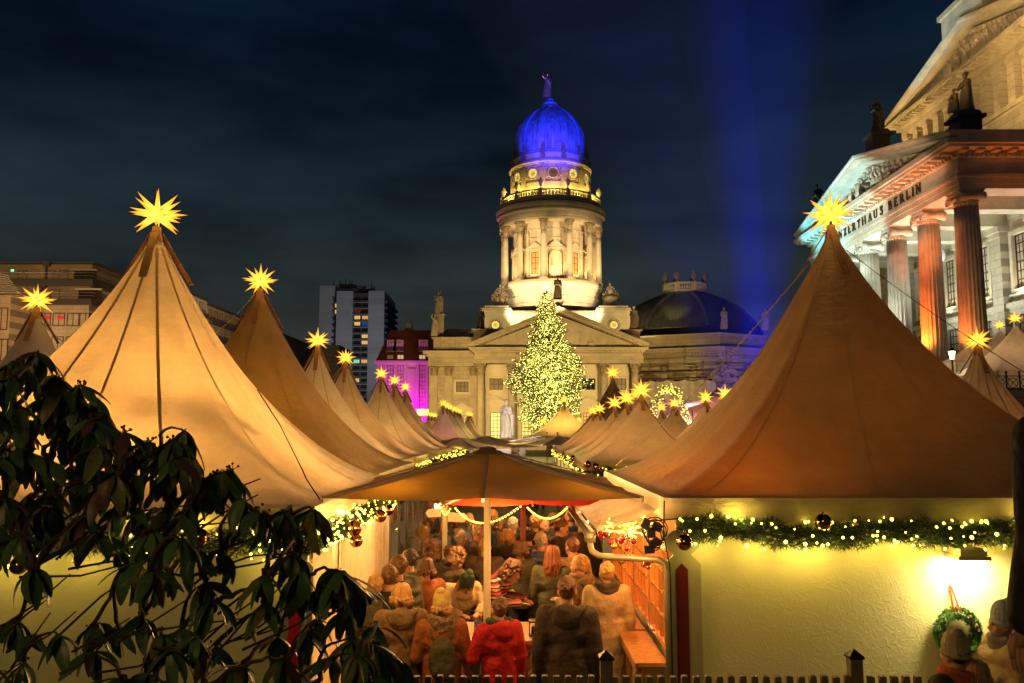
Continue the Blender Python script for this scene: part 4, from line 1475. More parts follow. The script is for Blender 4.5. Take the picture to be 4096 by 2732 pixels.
# ------------------------------------------------------------------ concert hall on the right
kh = thing("concert_hall", (38, 62.5, 0), "neoclassical concert hall with lettered portico lit cyan, white and orange red", "concert hall")
KX, KY0, KS = 28.2, 50.7, 4.73
KYC = KY0 + 2.5 * KS
ZB, ZC = 6.8, 17.78
KST = M("hall_sandstone", (0.52, 0.46, 0.36), 0.78, var=0.28, vscale=0.6, bump=0.2, bscale=5, bdist=0.04, brick=(1.5, 0.55, 'y'))
KSX = M("hall_sandstone_side", (0.50, 0.44, 0.34), 0.78, var=0.3, vscale=0.6, bump=0.2, bscale=5, bdist=0.04, brick=(1.5, 0.55, 'x'))
KSP = M("hall_stone_smooth", (0.52, 0.46, 0.36), 0.75, var=0.3, vscale=0.8, bump=0.2, bscale=8, bdist=0.03)
KCOL = M("column_stone", (0.50, 0.46, 0.38), 0.75, var=0.3, vscale=0.9, bump=0.2, bscale=8, bdist=0.03)
BRONZE = M("letter_bronze", (0.05, 0.035, 0.02), 0.5, 0.4)
KROOF = M("hall_roof", (0.12, 0.15, 0.14), 0.6, var=0.3)
def kb(name, mat, *bx, parent=None, **kw):
    mb = MB()
    for b in bx: mb.b2(*b)
    return mb.build(name, mat, parent or kh, **kw)
kb("podium", KSX, (26.2, 36, KY0 - 1.4, 76.0, 0, ZB - .3), (26.6, 36, KY0 - 1.1, 75.6, ZB - .296, ZB - .1))
for k in range(18):
    kb("stair_step", KSX, (13.6 + k * .7, 26.19, 54.2, 71.0, k * .36, k * .36 + .355))
kb("stair_cheek", KSX, (12.4, 26.19, 50.8, 54.19, 0, 5.1), (12.2, 26.19, 50.6, 54.3, 5.104, 5.4))
kb("stair_cheek", KSX, (12.4, 26.19, 71.01, 74.4, 0, 5.1), (12.2, 26.19, 70.9, 74.6, 5.104, 5.4))
# ionic columns
def ionic(h):
    mb = MB(); mb.smooth = True
    r = .64
    mb.lathe([(r, 0), (r * 1.02, .46), (r * 1.14, .50), (r * 1.2, .60), (r * 1.1, .66)], n=24, caps=False)
    for i in range(24):       # palmette band
        a = 2 * PI * i / 24
        mb.sph((r * 1.0 * math.cos(a), r * 1.0 * math.sin(a), .25), (.07, .07, .17), 5, 4)
    mb.smooth = False
    mb.box((0, 0, .98), (1.55, 1.62, .1))
    mb.box((0, 0, .86), (1.35, 1.45, .14))
    # scrolls: spiral bands on the -X and +X faces, rolled cushions between
    for sy in (-1, 1):
        mb.smooth = True
        c = Vector((0, sy * .70, .58))
        mb.tube([(x_ * .74, c.y, c.z) for x_ in (-1, -.6, -.25, 0, .25, .6, 1)], [.30, .27, .2, .17, .2, .27, .30], 16)
        for q in (-.5, -.35, -.2, .2, .35, .5):
            mb.tube([(q - .02, c.y, c.z), (q + .02, c.y, c.z)], .275 if abs(q) > .4 else .24 if abs(q) > .3 else .21, 14)
        for sx in (-1, 1):
            pts = []
            for i in range(30):
                t = i / 29
                a = PI / 2 + sy * t * 2.1 * 2 * PI
                q = .34 * (1 - t) + .05
                pts.append((sx * .76, c.y - sy * .0 + q * math.cos(a), c.z + q * math.sin(a)))
            mb.tube(pts, .04, 6)
            mb.sph((sx * .76, c.y, c.z), (.05, .06, .06), 6, 5)
    for sx in (-1, 1): mb.box((sx * .74, 0, .82), (.1, 1.3, .14))
    return mb.mesh("capital", KCOL)
ION = ionic(1)
KSH = shaft(ZC - ZB - 1.03, .80, KCOL, flutes=20)
for k in range(6):
    c = put("column", KSH, kh, Vector((KX, KY0 + KS * k, ZB + .1)) - origin(kh))
    put("capital", ION, c, (0, 0, ZC - ZB - 1.13), scale=1.0)
    if k == 0:
        for j in (1,):
            pass
c = put("column", KSH, kh, Vector((33.4, KY0, ZB + .1)) - origin(kh)); put("capital", ION, c, (0, 0, ZC - ZB - 1.13), rot=(0, 0, PI / 2))
# portico entablature
X0, X1, Y0, Y1 = 27.35, 36.0, KY0 - .85, KY0 + 5 * KS + .85
e = .002
def belt(name, z0, z1, out, mat):
    return kb(name, mat, (X0 - out, X0 + 1.7, Y0 - out, Y1 + out, z0, z1), (X0 + 1.7 + e, X1 + 12, Y0 - out, Y0 + 1.7, z0, z1), (X0 + 1.7 + e, X1, Y1 - 1.7, Y1 + out, z0, z1))
belt("architrave", ZC + e, ZC + .34, 0, KST); belt("architrave", ZC + .345, ZC + .68, .06, KST); belt("architrave", ZC + .685, ZC + .93, .14, KST)
belt("frieze", ZC + .935, ZC + 1.93, -.02, KSP)
belt("cornice", ZC + 1.935, ZC + 2.15, .12, KSP)
belt("cornice", ZC + 2.34, ZC + 2.52, .95, KSP); belt("cornice", ZC + 2.525, ZC + 2.85, 1.12, KSP)
kb("cornice_core", KSP, (X0 - .2, X1, Y0 - .2, Y1 + .2, ZC + 2.155, ZC + 2.335))
mb = MB()
n_ = 64
for k in range(n_):
    y = Y0 - .1 + (Y1 - Y0 + .2) * (k + .5) / n_
    mb.box((X0 - .22, y, ZC + 2.04), (.22, .2, .17))
for k in range(30): mb.box((X0 + .3 * k, Y0 - .22, ZC + 2.04), (.18, .22, .17))
mb.build("dentils", KSP, kh, kind="stuff")
for k in range(27):
    y = Y0 - .2 + (Y1 - Y0 + .4) * (k + .5) / 27
    kb("modillion", KSP, (X0 - .85, X0 - .21, y - .2, y + .2, ZC + 2.15, ZC + 2.335))
for k in range(8):
    kb("modillion", KSP, (X0 - .1 + k * 1.0, X0 + .3 + k * 1.0, Y0 - .85, Y0 - .21, ZC + 2.15, ZC + 2.335))
# ceiling slab and beams of the portico
kb("portico_ceiling", KSP, (X0 + 1.7, 36, Y0 + 1.7, Y1 - 1.7, ZC + 1.2, ZC + 1.5))
for k in range(1, 5):
    kb("ceiling_beam", KSP, (X0 + 1.71, 36, KY0 + KS * k - .6, KY0 + KS * k + .6, ZC + .01, ZC + 1.19))
# pediment
apx = 24.05
zt0 = ZC + 2.86
hwY = (Y1 - Y0) / 2 + 1.12
YC = (Y0 + Y1) / 2
mb = MB(); mb.prism([(-hwY + 1.2, 0), (hwY - 1.2, 0), (0, apx - zt0 - .55)], (X0 + .35, YC, zt0), (0, 1, 0), (0, 0, 1), (9, 0, 0)); mb.build("tympanum", KSP, kh, fix=True)
for s_ in (-1, 1):
    for (o0, o1, xx) in ((-.62, -.36, -.5), (-.355, -.15, -.95), (-.145, .02, -1.12)):
        mb = MB()
        mb.prism([(s_ * hwY, o0 + .6), (s_ * hwY, o1 + .6), (0, apx - zt0 + o1), (0, apx - zt0 + o0)] if False else
                 [(s_ * hwY, max(0.0, o0 + .45)), (s_ * hwY, o1 + .45), (0, apx - zt0 + o1), (0, apx - zt0 + o0)], (X0 + xx, YC, zt0), (0, 1, 0), (0, 0, 1), (9.5, 0, 0))
        mb.build("raking_cornice", KSP, kh, fix=True)
# main body
kb("main_wall", KST, (36.003, 60, 38, 87, 0, 20.9), )
kb("main_cornice", KSP, (35.3, 36.0, 38, Y0 - 1.2, 20.2, 20.9), (35.3, 36.0, Y1 + 1.3, 87, 20.2, 20.9))
kb("roof_terrace", KROOF, (36, 60, 38, 87, 20.904, 21.1))
kb("upper_wall", KST, (36.004, 58, 50.2, 74.8, 21.1, 26.1))
kb("upper_sill", KSP, (35.8, 58, 50.0, 75.0, 26.102, 26.4))
kb("upper_core", KST, (36.9, 58, 50.8, 74.2, 26.4, 29.8))
for k in range(14):
    y = 50.9 + 1.78 * k - .1
    kb("attic_pier", KST, (35.95, 36.9, y - .42, y + .42, 26.402, 29.45))
    kb("pier_cap", KSP, (35.85, 36.9, y - .5, y + .5, 29.452, 29.75))
    if k < 13: window(kh, (36.86, y + .89, 26.5), .86, 3.0, 1, 4, GLASSDK, -PI / 2, .06, frame=M("frame_red_brown", (.09, .03, .02), .6))
kb("upper_architrave", KST, (36.0, 58, 50.2, 74.8, 29.755, 30.45))
kb("upper_cornice", KSP, (35.7, 58, 49.9, 75.1, 30.452, 30.75))
kb("upper_cornice", KSP, (34.9, 58, 49.1, 75.9, 31.0, 31.25))
mb = MB()
for k in range(44): mb.box((35.55, 50 + 25 * (k + .5) / 44, 30.86), (.9, .3, .24))
mb.build("modillions", KSP, kh, kind="stuff")
kb("cornice_core", KSP, (35.9, 58, 50.1, 74.9, 30.752, 30.998))
mb = MB(); mb.prism([(-12.2, 0), (12.2, 0), (0, 3.15)], (36.1, 62.5, 31.25), (0, 1, 0), (0, 0, 1), (20, 0, 0)); mb.build("tympanum", KST, kh, fix=True)
for s_ in (-1, 1):
    for (o0, o1, xx) in ((-.42, -.1, 35.5), (-.095, .12, 34.9)):
        mb = MB(); mb.prism([(s_ * 13.4, max(0, o0 + .35)), (s_ * 13.4, o1 + .35), (0, 3.75 + o1), (0, 3.75 + o0)], (xx, 62.5, 31.25), (0, 1, 0), (0, 0, 1), (22, 0, 0)); mb.build("raking_cornice", KSP, kh, fix=True)
kb("ridge_pedestal", KSP, (35.2, 38.5, 59.6, 65.4, 34.6, 36.4), (35.0, 38.7, 59.3, 65.7, 36.405, 36.8))
# back wall of the portico
for k in range(6):
    y = KY0 + KS * k
    kb("wall_pilaster", KST, (35.4, 36.0, y - .65, y + .65, ZB, 17.0), (35.25, 36.0, y - .8, y + .8, ZB, ZB + .5))
    kb("pilaster_capital", KSP, (35.3, 36.0, y - .75, y + .75, 17.005, 17.35), (35.15, 36.0, y - .9, y + .9, 17.355, 17.76))
for k in range(5):
    y = KY0 + KS * (k + .5)
    window(kh, (35.98, y, 13.0), 1.7, 3.9, 4, 6, M("window_lit_soft", (.2, .15, .08), .3, emit=(1.0, .75, .4), es=.40, sample_emit=False), -PI / 2, .1, surround=.32, smat=KSP, depth=.3)
    window(kh, (35.98, y, 7.6), 1.8, 3.6, 4, 6, GLASSDK, -PI / 2, .1, surround=.32, smat=KSP, depth=.3)
    kb("string_course", KSP, (35.55, 36.0, y - 1.7, y + 1.7, 11.75, 12.1), (35.75, 36.0, y - 1.7, y + 1.7, 11.4, 11.745))
# raised letters on the frieze
GL = {
    'K': (0.78, [([(0, 0), (0, 1)], 1), ([(0, .42), (.62, 1)], 0), ([(.2, .6), (.7, 0)], 1)], [(-.12, .14, 0), (-.12, .14, 1), (.46, .74, 1), (.54, .84, 0)]),
    'O': (0.86, [([(.42 + .42 * math.cos(t * PI / 10), .5 + .5 * math.sin(t * PI / 10)) for t in range(21)], 1)], []),
    'N': (0.8, [([(0, 0), (0, 1)], 0), ([(0, 1), (.7, 0)], 1), ([(.7, 0), (.7, 1)], 0)], [(-.12, .12, 0), (-.14, .05, 1), (.58, .84, 1)]),
    'Z': (0.66, [([(0, 1), (.6, 1)], 0), ([(.6, 1), (0, 0)], 1), ([(0, 0), (.62, 0)], 0), ([(0, 1), (0, .78)], 0), ([(.62, 0), (.64, .24)], 0)], []),
    'E': (0.62, [([(0, 0), (0, 1)], 1), ([(0, 1), (.5, 1)], 0), ([(0, .52), (.38, .52)], 0), ([(0, 0), (.54, 0)], 0), ([(.5, 1), (.5, .82)], 0), ([(.54, 0), (.56, .2)], 0)], [(-.12, .1, 0), (-.12, .1, 1)]),
    'R': (0.72, [([(0, 0), (0, 1)], 1), ([(0, 1), (.3, 1), (.48, .93), (.54, .76), (.48, .58), (.3, .5), (0, .5)], 0), ([(.28, .5), (.64, 0)], 1)], [(-.12, .14, 0), (-.12, .1, 1), (.54, .76, 0)]),
    'T': (0.68, [([(.3, 0), (.3, 1)], 1), ([(-.04, 1), (.64, 1)], 0), ([(-.04, 1), (-.05, .8)], 0), ([(.64, 1), (.65, .8)], 0)], [(.17, .43, 0)]),
    'H': (0.84, [([(0, 0), (0, 1)], 1), ([(.7, 0), (.7, 1)], 1), ([(0, .5), (.7, .5)], 0)], [(-.12, .13, 0), (-.12, .13, 1), (.57, .83, 0), (.57, .83, 1)]),
    'A': (0.78, [([(0, 0), (.35, 1)], 0), ([(.35, 1), (.7, 0)], 1), ([(.13, .36), (.57, .36)], 0)], [(-.12, .12, 0), (.57, .83, 0)]),
    'U': (0.8, [([(0, 1), (0, .3), (.08, .1), (.3, 0), (.52, .06), (.64, .24), (.66, 1)], 0), ([(0, 1), (0, .3)], 1)], [(-.12, .13, 1), (.54, .78, 1)]),
    'S': (0.6, [([(.5, .8), (.42, .96), (.24, 1), (.06, .92), (.04, .74), (.2, .58), (.42, .44), (.52, .26), (.44, .06), (.24, 0), (.06, .06), (0, .24)], 1)], []),
    'B': (0.68, [([(0, 0), (0, 1)], 1), ([(0, 1), (.3, 1), (.46, .93), (.5, .76), (.44, .58), (.28, .52), (0, .52)], 0), ([(.28, .52), (.5, .44), (.56, .25), (.48, .06), (.3, 0), (0, 0)], 0)], [(-.12, .1, 0), (-.12, .1, 1)]),
    'L': (0.6, [([(0, 0), (0, 1)], 1), ([(0, 0), (.52, 0)], 0), ([(.52, 0), (.55, .24)], 0)], [(-.12, .1, 0), (-.12, .14, 1)]),
    'I': (0.26, [([(0, 0), (0, 1)], 1)], [(-.13, .13, 0), (-.13, .13, 1)]),
}
TXT = "KONZERTHAUS BERLIN"
LH = .60
gap = .30
wtot = sum((.62 if ch == ' ' else GL[ch][0] + gap) for ch in TXT) * LH
span = 16.6
sc_ = span / wtot
ypos = YC + span / 2 - .25
for ch in TXT:
    if ch == ' ':
        ypos -= .62 * LH * sc_; continue
    w_, strokes, serifs = GL[ch]
    mb = MB()
    z0 = ZC + 1.13
    def P_(p, dx=0): return (X0 - .03 - dx, ypos - p[0] * LH * sc_ * .72, z0 + p[1] * LH)
    i_ = 0
    for pts_, thick in strokes:
        for a_, b_ in zip(pts_, pts_[1:]):
            i_ += 1
            mb.beam(P_(a_, i_ * .0008), P_(b_, i_ * .0008), .13 if thick else .06, .07, up=(1, 0, 0)) if False else mb.beam(P_(a_, i_ * .0008), P_(b_, i_ * .0008), (.13 if thick else .07), .08, up=(1, 0, 0))
    for x0_, x1_, yv in serifs:
        i_ += 1
        mb.beam(P_((x0_, yv), i_ * .0008), P_((x1_, yv), i_ * .0008), .055, .08, up=(1, 0, 0))
    mb.build("letter", BRONZE, kh)
    ypos -= (w_ + gap) * LH * sc_
# white event tents with side walls on the raised terrace
TERR = kb("side_terrace", KSX, (21.5, 26.18, 38, 50.5, 0, 5.0), (26.19, 60, 30, KY0 - 1.42, 0, 5.0))
def walled_tent(cx, cy_, z0, w, wh, pk, label, starlab, sr=.33):
    t = thing("event_tent", (cx, cy_, z0), label, "tent", "white walled tents by the colonnade")
    h = w / 2
    mb = MB(); mb.smooth = True
    vs = []
    for j in range(13):
        for i in range(40):
            a = 2 * PI * i / 40 + PI / 4
            vs.append(tent_pt(cx, cy_, h, h, z0 + wh, z0 + pk, .06, a, j / 12, 1.5))
    mb.add(vs, [(j * 40 + i, (j + 1) * 40 + i, (j + 1) * 40 + (i + 1) % 40, j * 40 + (i + 1) % 40) for j in range(12) for i in range(40)])
    mb.build("canopy", CANV_W, t)
    for s_, (ax, ay, bx, by) in enumerate(((-h, -h, h, -h), (h, -h, h, h), (h, h, -h, h), (-h, h, -h, -h))):
        mb = MB(); mb.smooth = True
        vs = []
        for i in range(25):
            f = i / 24
            x, y = cx + ax + (bx - ax) * f, cy_ + ay + (by - ay) * f
            for j in range(4):
                wob = .03 * math.sin(i * 1.7 + j) * (j > 0)
                vs.append((x + (wob if ax == bx else 0), y + (wob if ay == by else 0), z0 + wh - wh * j / 3))
        mb.add(vs, [(i * 4 + j, i * 4 + j + 1, (i + 1) * 4 + j + 1, (i + 1) * 4 + j) for i in range(24) for j in range(3)])
        mb.build("side_wall", CANV_W, t)
        mb = MB(); mb.b2(cx + ax - .05, cx + ax + .05, cy_ + ay - .05, cy_ + ay + .05, z0, z0 + wh); mb.build("leg", STEEL, t)
    lamp("tent_lamp", 'POINT', (cx, cy_, z0 + wh - .4), 160, (1, .7, .4), .3)
    star((cx, cy_, z0 + pk + sr), sr, starlab, False, 6)
    return t
P = at(4062, 1305, 42)
walled_tent(P.x, 42, 5.0, 5.2, P.z - 5.0 - 2.45, P.z - 5.0, "white walled tent with glossy peak at the right edge beside the colonnade", "star on the glossy white walled tent at right edge", .40)
P = at(3957, 1325, 46.5)
walled_tent(P.x + .6, 46.5, 5.0, 4.0, P.z - 5.0 - 1.9, P.z - 5.0, "white walled tent half hidden behind the nearest column", "star cut off by the nearest dark column", .34)
P = at(3862, 1412, 47.5)
walled_tent(P.x, 47.2, 4.2, 3.2, 2.6, P.z - 4.2 + .35, "low white tent between the red column and lamp post", "star low between the orange columns", .15)
# terrace railing
rl = thing("railing", (21.6, 34, 0), "black iron railing with crossed bars at the right edge", "railing")
YR = 33.5
z1, z2 = at(4000, 1502, YR).z, at(4000, 1556, YR).z
kb("terrace_wall", KSX, (at(3990, 1560, YR).x, 40, YR, YR + 1, 0, z2 - .05))
for px in (3988, 4042, 4096, 4150):
    x = at(px, 1500, YR).x
    mb = MB(); mb.tube([(x, YR + .3, z2 - .05), (x, YR + .3, z1 + .12)], .035, 8); mb.sph((x, YR + .3, z1 + .16), .05, 8, 6); mb.build("post", DKMET, rl)
for za in (z1, z2 + .04):
    mb = MB(); mb.tube([(at(3988, 1500, YR).x, YR + .3, za), (at(4200, 1500, YR).x, YR + .3, za)], .02, 6); mb.build("rail", DKMET, rl)
for px in (3988, 4042, 4096):
    xa, xb = at(px, 1500, YR).x, at(px + 54, 1500, YR).x
    for a_, b_ in (((xa, z1), (xb, z2)), ((xa, z2), (xb, z1))):
        mb = MB(); mb.tube([(a_[0], YR + .3, a_[1]), (b_[0], YR + .3 + .01, b_[1])], .014, 6); mb.build("cross_bar", DKMET, rl)
    mb = MB(); mb.tube([((xa + xb) / 2 + .2 * math.cos(i * PI / 6), YR + .32, (z1 + z2) / 2 + .2 * math.sin(i * PI / 6)) for i in range(12)], .014, 6, closed=True); mb.build("ring", DKMET, rl)
# street lanterns at the foot of the columns
def street_lantern(px, py, Y, label):
    P = at(px, py, Y)
    t = thing("street_lantern", (P.x, Y, 0), label, "street lamp", "lanterns before the colonnade")
    mb = MB(); mb.smooth = True
    mb.lathe([(.14, 0), (.14, .6), (.07, .8), (.05, P.z - .3), (.09, P.z - .28), (.09, P.z - .2)], (P.x, Y, 0), 10); mb.build("post", DKMET, t)
    mb = MB(); mb.lathe([(.11, P.z - .2), (.19, P.z + .22)], (P.x, Y, 0), 4); mb.build("lamp_glass", M("lamp_glass_lit", (.8, .7, .4), .3, emit=(1, .85, .45), es=5.0, sample_emit=False), t)
    mb = MB(); mb.lathe([(.22, P.z + .22), (.1, P.z + .36), (.02, P.z + .46)], (P.x, Y, 0), 8); mb.build("lamp_cap", DKMET, t)
    lamp("lantern_light", 'POINT', (P.x - .1, Y - .25, P.z), 60, (1, .8, .4), .12)
street_lantern(3808, 1422, 44.5, "lit lantern between the second red column and the white tents")
street_lantern(3686, 1440, 49.0, "lit lantern at the tent edge left of the red column")
# glass globe lamp under the portico ceiling
g = MB(); g.sph((31.5, at(3580, 1000, 60).y + 1, 15.9), .62, 20, 14)
props(g.build("globe_lamp", M("globe_glass", (.7, .8, .85), .1, emit=(.6, .8, .9), es=.35, sample_emit=False)), "pale glass globe lamp hanging behind the third column from the front", "lamp")

# ------------------------------------------------------------------ city blocks at left
OFF = M("office_limestone", (0.40, 0.33, 0.24), 0.8, var=0.2, vscale=0.25, brick=(1.2, 0.7, 'x'))
OFFY = M("office_limestone_side", (0.40, 0.33, 0.24), 0.8, var=0.2, vscale=0.25, brick=(1.2, 0.7, 'y'))
DARKB = M("parapet_dark", (0.05, 0.045, 0.045), 0.6)
BX = at(366, 1044, 120).x
bld = thing("office_building", (BX, 120, 0), "limestone office building with dark balcony bands at far left", "building")
def zf(py, Y=120): return at(366, py, Y).z
fl = [27.5, 21.0 + 3.1, 20.4]
kb("front_wall", OFF, (BX - 45, BX, 120, 132, 0, zf(1207)), parent=bld)
kb("set_back_floor", OFF, (BX - 45, BX - .3, 120.8, 131, zf(1207) + .01, zf(1128)), parent=bld)
kb("top_floor", OFF, (BX - 45, BX - .6, 121.5, 131, zf(1128) + .01, 27.3), parent=bld)
kb("roof_edge", DARKB, (BX - 45, BX + .2, 120.6, 158, 27.31, 27.5), parent=bld)
for zz in (zf(1207), zf(1128)):
    kb("balcony_band", DARKB, (BX - 45, BX + .6, 119.4, 121.5, zz - .5, zz + .35), parent=bld)
    kb("balcony_band", DARKB, (BX - .8, BX + .6, 121.51, 156, zz - .5, zz + .35), parent=bld)
    mb = MB(); mb.tube([(BX - 45, 119.5, zz + 1.3), (BX + .5, 119.5, zz + 1.3), (BX + .5, 156, zz + 1.3)], .04, 6); mb.tube([(BX - 45, 119.5, zz + .85), (BX + .5, 119.5, zz + .85), (BX + .5, 156, zz + .85)], .025, 6)
    mb.build("handrail", STEEL, bld)
kb("side_wall", OFFY, (BX - 12, BX, 132.005, 156, 0, zf(1207)), parent=bld)
kb("side_floor", OFFY, (BX - 12, BX - .6, 131.01, 156, zf(1207) + .012, 27.3), parent=bld)
RED = M("window_red_glow", (.1, .02, .02), .3, emit=(1, .02, .03), es=.7, sample_emit=False)
rgw = random.Random(4)
def wx(px, Y=120): return at(px, 1300, Y).x
for r_, (pt, pb) in enumerate(((1252, 1305), (1346, 1400), (1440, 1492), (1535, 1585))):
    for j, px in enumerate((-40, 68, 124, 178, 234, 291, 341)):
        g_ = GLASSDIM if rgw.random() < .35 else GLASSDK
        w = window(bld, (wx(px), 119.97, zf(pb)), 1.75, zf(pt) - zf(pb), 2, 1, g_, 0, .1)
        if r_ == 0 and j in (1, 3, 4):
            mb = MB(); x = wx(px) + (.3 if j > 1 else -.2); zz = zf(pt) - .75
            mb.b2(x - .5, x + .5, 119.90, 119.93, zz - .22, zz + .22); mb.build("red_neon_light", RED, bld)
    for k in range(10):
        y = 122.5 + k * 3.3
        window(bld, (BX + .03, y, zf(pb)), 1.7, zf(pt) - zf(pb), 2, 1, GLASSDK, PI / 2, .1)
for (pt, pb, zz, pxs) in ((1074, 1117, 121.5, (54, 164, 221)), (1155, 1204, 120.8, (26, 145, 201))):
    for px in pxs:
        window(bld, (wx(px), zz - .03, zf(pb)), 1.4, zf(pt) - zf(pb), 1, 1, GLASSDK, 0, .08)
    for k in range(9):
        window(bld, (BX - .57, 133 + k * 2.6, zf(pb)), 1.2, zf(pt) - zf(pb), 1, 1, GLASSDK if k != 4 else GLASSDIM, PI / 2, .08)
    # loggia at the corner: recess with pale soffit
    x0_ = wx(262 if pt == 1074 else 296); x1_ = wx(352 if pt == 1074 else 385)
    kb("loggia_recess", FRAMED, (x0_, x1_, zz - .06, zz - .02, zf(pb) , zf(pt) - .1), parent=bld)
    kb("loggia_soffit", FRAMEW, (x0_ - .3, x1_ + .3, zz - .5, zz - .065, zf(pt) - .08, zf(pt) + .12), parent=bld)
    for q in range(4):
        x = x0_ + (x1_ - x0_) * (q + .3) / 4
        window(bld, (x + .3, zz - .09, zf(pb) + .3), .8, (zf(pt) - zf(pb)) * .7, 1, 1, GLASSDK, 0, .06)
ex = M("exit_sign_green", (.1, .6, .3), .5, emit=(.2, 1, .5), es=1.5, sample_emit=False)
for px, py in ((50, 1082), (24, 1163)):
    P = at(px, py, 119.9); kb("exit_sign", ex, (P.x - .22, P.x + .22, 119.85, 119.88, P.z - .15, P.z + .15), parent=bld)
for px, py in ((190, 1052), (171, 1137)):
    P = at(px, py, 120.3)
    kb("rainwater_head", DARKB, (P.x - .5, P.x + .5, 119.9, 120.4, P.z - .5, P.z + .2), (P.x - .12, P.x + .12, 119.95, 120.3, P.z - 4.2, P.z - .501), parent=bld)
# further street wall
def block(px0, px1, ztop, label, mat, rows, dark=.7, zoff=0, seed=1, glass_facade=False):
    Y0_ = BX / ((px0 - 2048) / FP) * .985; Y1_ = BX / ((px1 - 2048) / FP) * .985
    t = thing("street_building", (BX, Y0_, 0), label, "building")
    kb("wall", mat, (BX - 15, BX + zoff, Y0_, Y1_, 0, ztop), parent=t)
    kb("roof_edge", DARKB, (BX - 15, BX + zoff + .3, Y0_ - .1, Y1_, ztop + .004, ztop + .5), parent=t)
    rg = random.Random(seed)
    n_ = int((Y1_ - Y0_) / 3.2)
    for r_ in range(rows):
        z = ztop - 3.3 * (r_ + 1) + .6
        for k in range(n_):
            g_ = GLASSDIM if rg.random() > dark else GLASSDK
            if rg.random() > .95: g_ = GLASSLIT
            window(t, (BX + zoff + .03, Y0_ + 3.2 * (k + .6), z), 1.9 if not glass_facade else 2.9, 2.1 if not glass_facade else 2.9, 2, 1, g_, PI / 2, .1)
        if not glass_facade and r_ < 4:
            kb("balcony", DARKB, (BX + zoff + .05, BX + zoff + .9, Y0_ + 1, Y1_ - 1, z - .9, z - .1), parent=t)
    return t
kb("step_block", OFFY, (BX - 12, BX - .2, 131.0, 131.005, 0, .1), parent=bld)
block(744, 834, 28.6, "pale grey block with square windows beyond the seamed tent", M("pale_facade", (.38, .38, .36), .8, var=.15), 6, seed=3)
block(835, 992, 27.9, "travertine block with glass balconies behind the tan tent", M("travertine", (.34, .27, .18), .8, var=.45, vscale=.4), 6, seed=5)
block(1120, 1268, 28.0, "dark glass office block with few lit windows left of the high rise", DARKB, 8, .9, seed=8, glass_facade=True)
# near-left stone corner
P = at(45, 1180, 95)
t = thing("stone_building", (P.x, 95, 0), "pale stone building corner cut off by the left edge", "building")
kb("wall", OFF, (P.x - 12, P.x, 95, 99, 0, P.z), parent=t)
for k in range(9):
    q = at(20 - k * 2 + 10, 1118 + k * 7, 94)
    kb("louver", FRAMEW, (P.x - 12, P.x - .9 + k * .22, 94.4, 95.6, P.z + 2.3 - k * .27, P.z + 2.37 - k * .27), parent=t)
for py in (1230, 1355, 1480):
    window(t, (at(8, py, 95).x, 94.97, at(8, py + 90, 95).z), 1.5, at(8, py, 95).z - at(8, py + 90, 95).z, 2, 1, GLASSDK, 0, .1)
# high rise
HRY = 400.0
HM = M("high_rise_panel", (0.30, 0.31, 0.33), 0.8, var=0.1, vscale=0.05, brick=(60, 3.0, 'x'))
def hp(px, py=1300, Y=HRY): return at(px, py, Y)
hr = thing("high_rise", (hp(1400).x, HRY, 0), "tall grey apartment tower with lit loggias in the distance", "high rise")
kb("left_slab", HM, (hp(1264).x, hp(1331).x, HRY + 6, HRY + 26, 0, at(1300, 1143, HRY + 6).z), parent=hr)
kb("middle_slab", HM, (hp(1344).x, hp(1410).x, HRY, HRY + 26, 0, at(1380, 1164, HRY).z), parent=hr)
kb("right_slab", HM, (hp(1472).x, hp(1536).x, HRY, HRY + 26, 0, at(1500, 1163, HRY).z), parent=hr)
kb("core", DARKB, (hp(1331).x, hp(1344).x, HRY + 4, HRY + 26, 0, at(1380, 1164, HRY).z - 1), (hp(1410).x, hp(1472).x, HRY + 2.2, HRY + 26, 0, at(1440, 1166, HRY).z - .3), parent=hr)
kb("top_floor", HM, (hp(1331).x, hp(1413).x, HRY + 8, HRY + 20, at(1380, 1164, HRY).z, at(1380, 1142, HRY).z), parent=hr)
BLUEW = M("window_blue_light", (.02, .05, .2), .3, emit=(.0, .12, .5), es=.4, sample_emit=False)
TEALW = M("window_teal_light", (.1, .3, .3), .3, emit=(.3, .9, .7), es=.7, sample_emit=False)
HW1 = M("high_rise_window_lit", (.2, .15, .05), .3, emit=(1, .62, .2), es=.75, sample_emit=False)
BALB = M("balcony_blue", (0.03, 0.04, 0.12), .7)
ztop = at(1440, 1166, HRY).z
lit = {(3, 0): HW1, (3, 1): GLASSORG, (4, 0): HW1, (4, 1): BLUEW, (6, 1): HW1, (7, 1): HW1, (10, 0): TEALW, (10, 1): GLASSORG, (13, 0): HW1, (2, 0): GLASSORG and M("window_dark_red", (.1, .02, .01), .3, emit=(.5, .06, .02), es=.15, sample_emit=False)}
xs_ = (hp(1425.5).x, hp(1456.5).x)
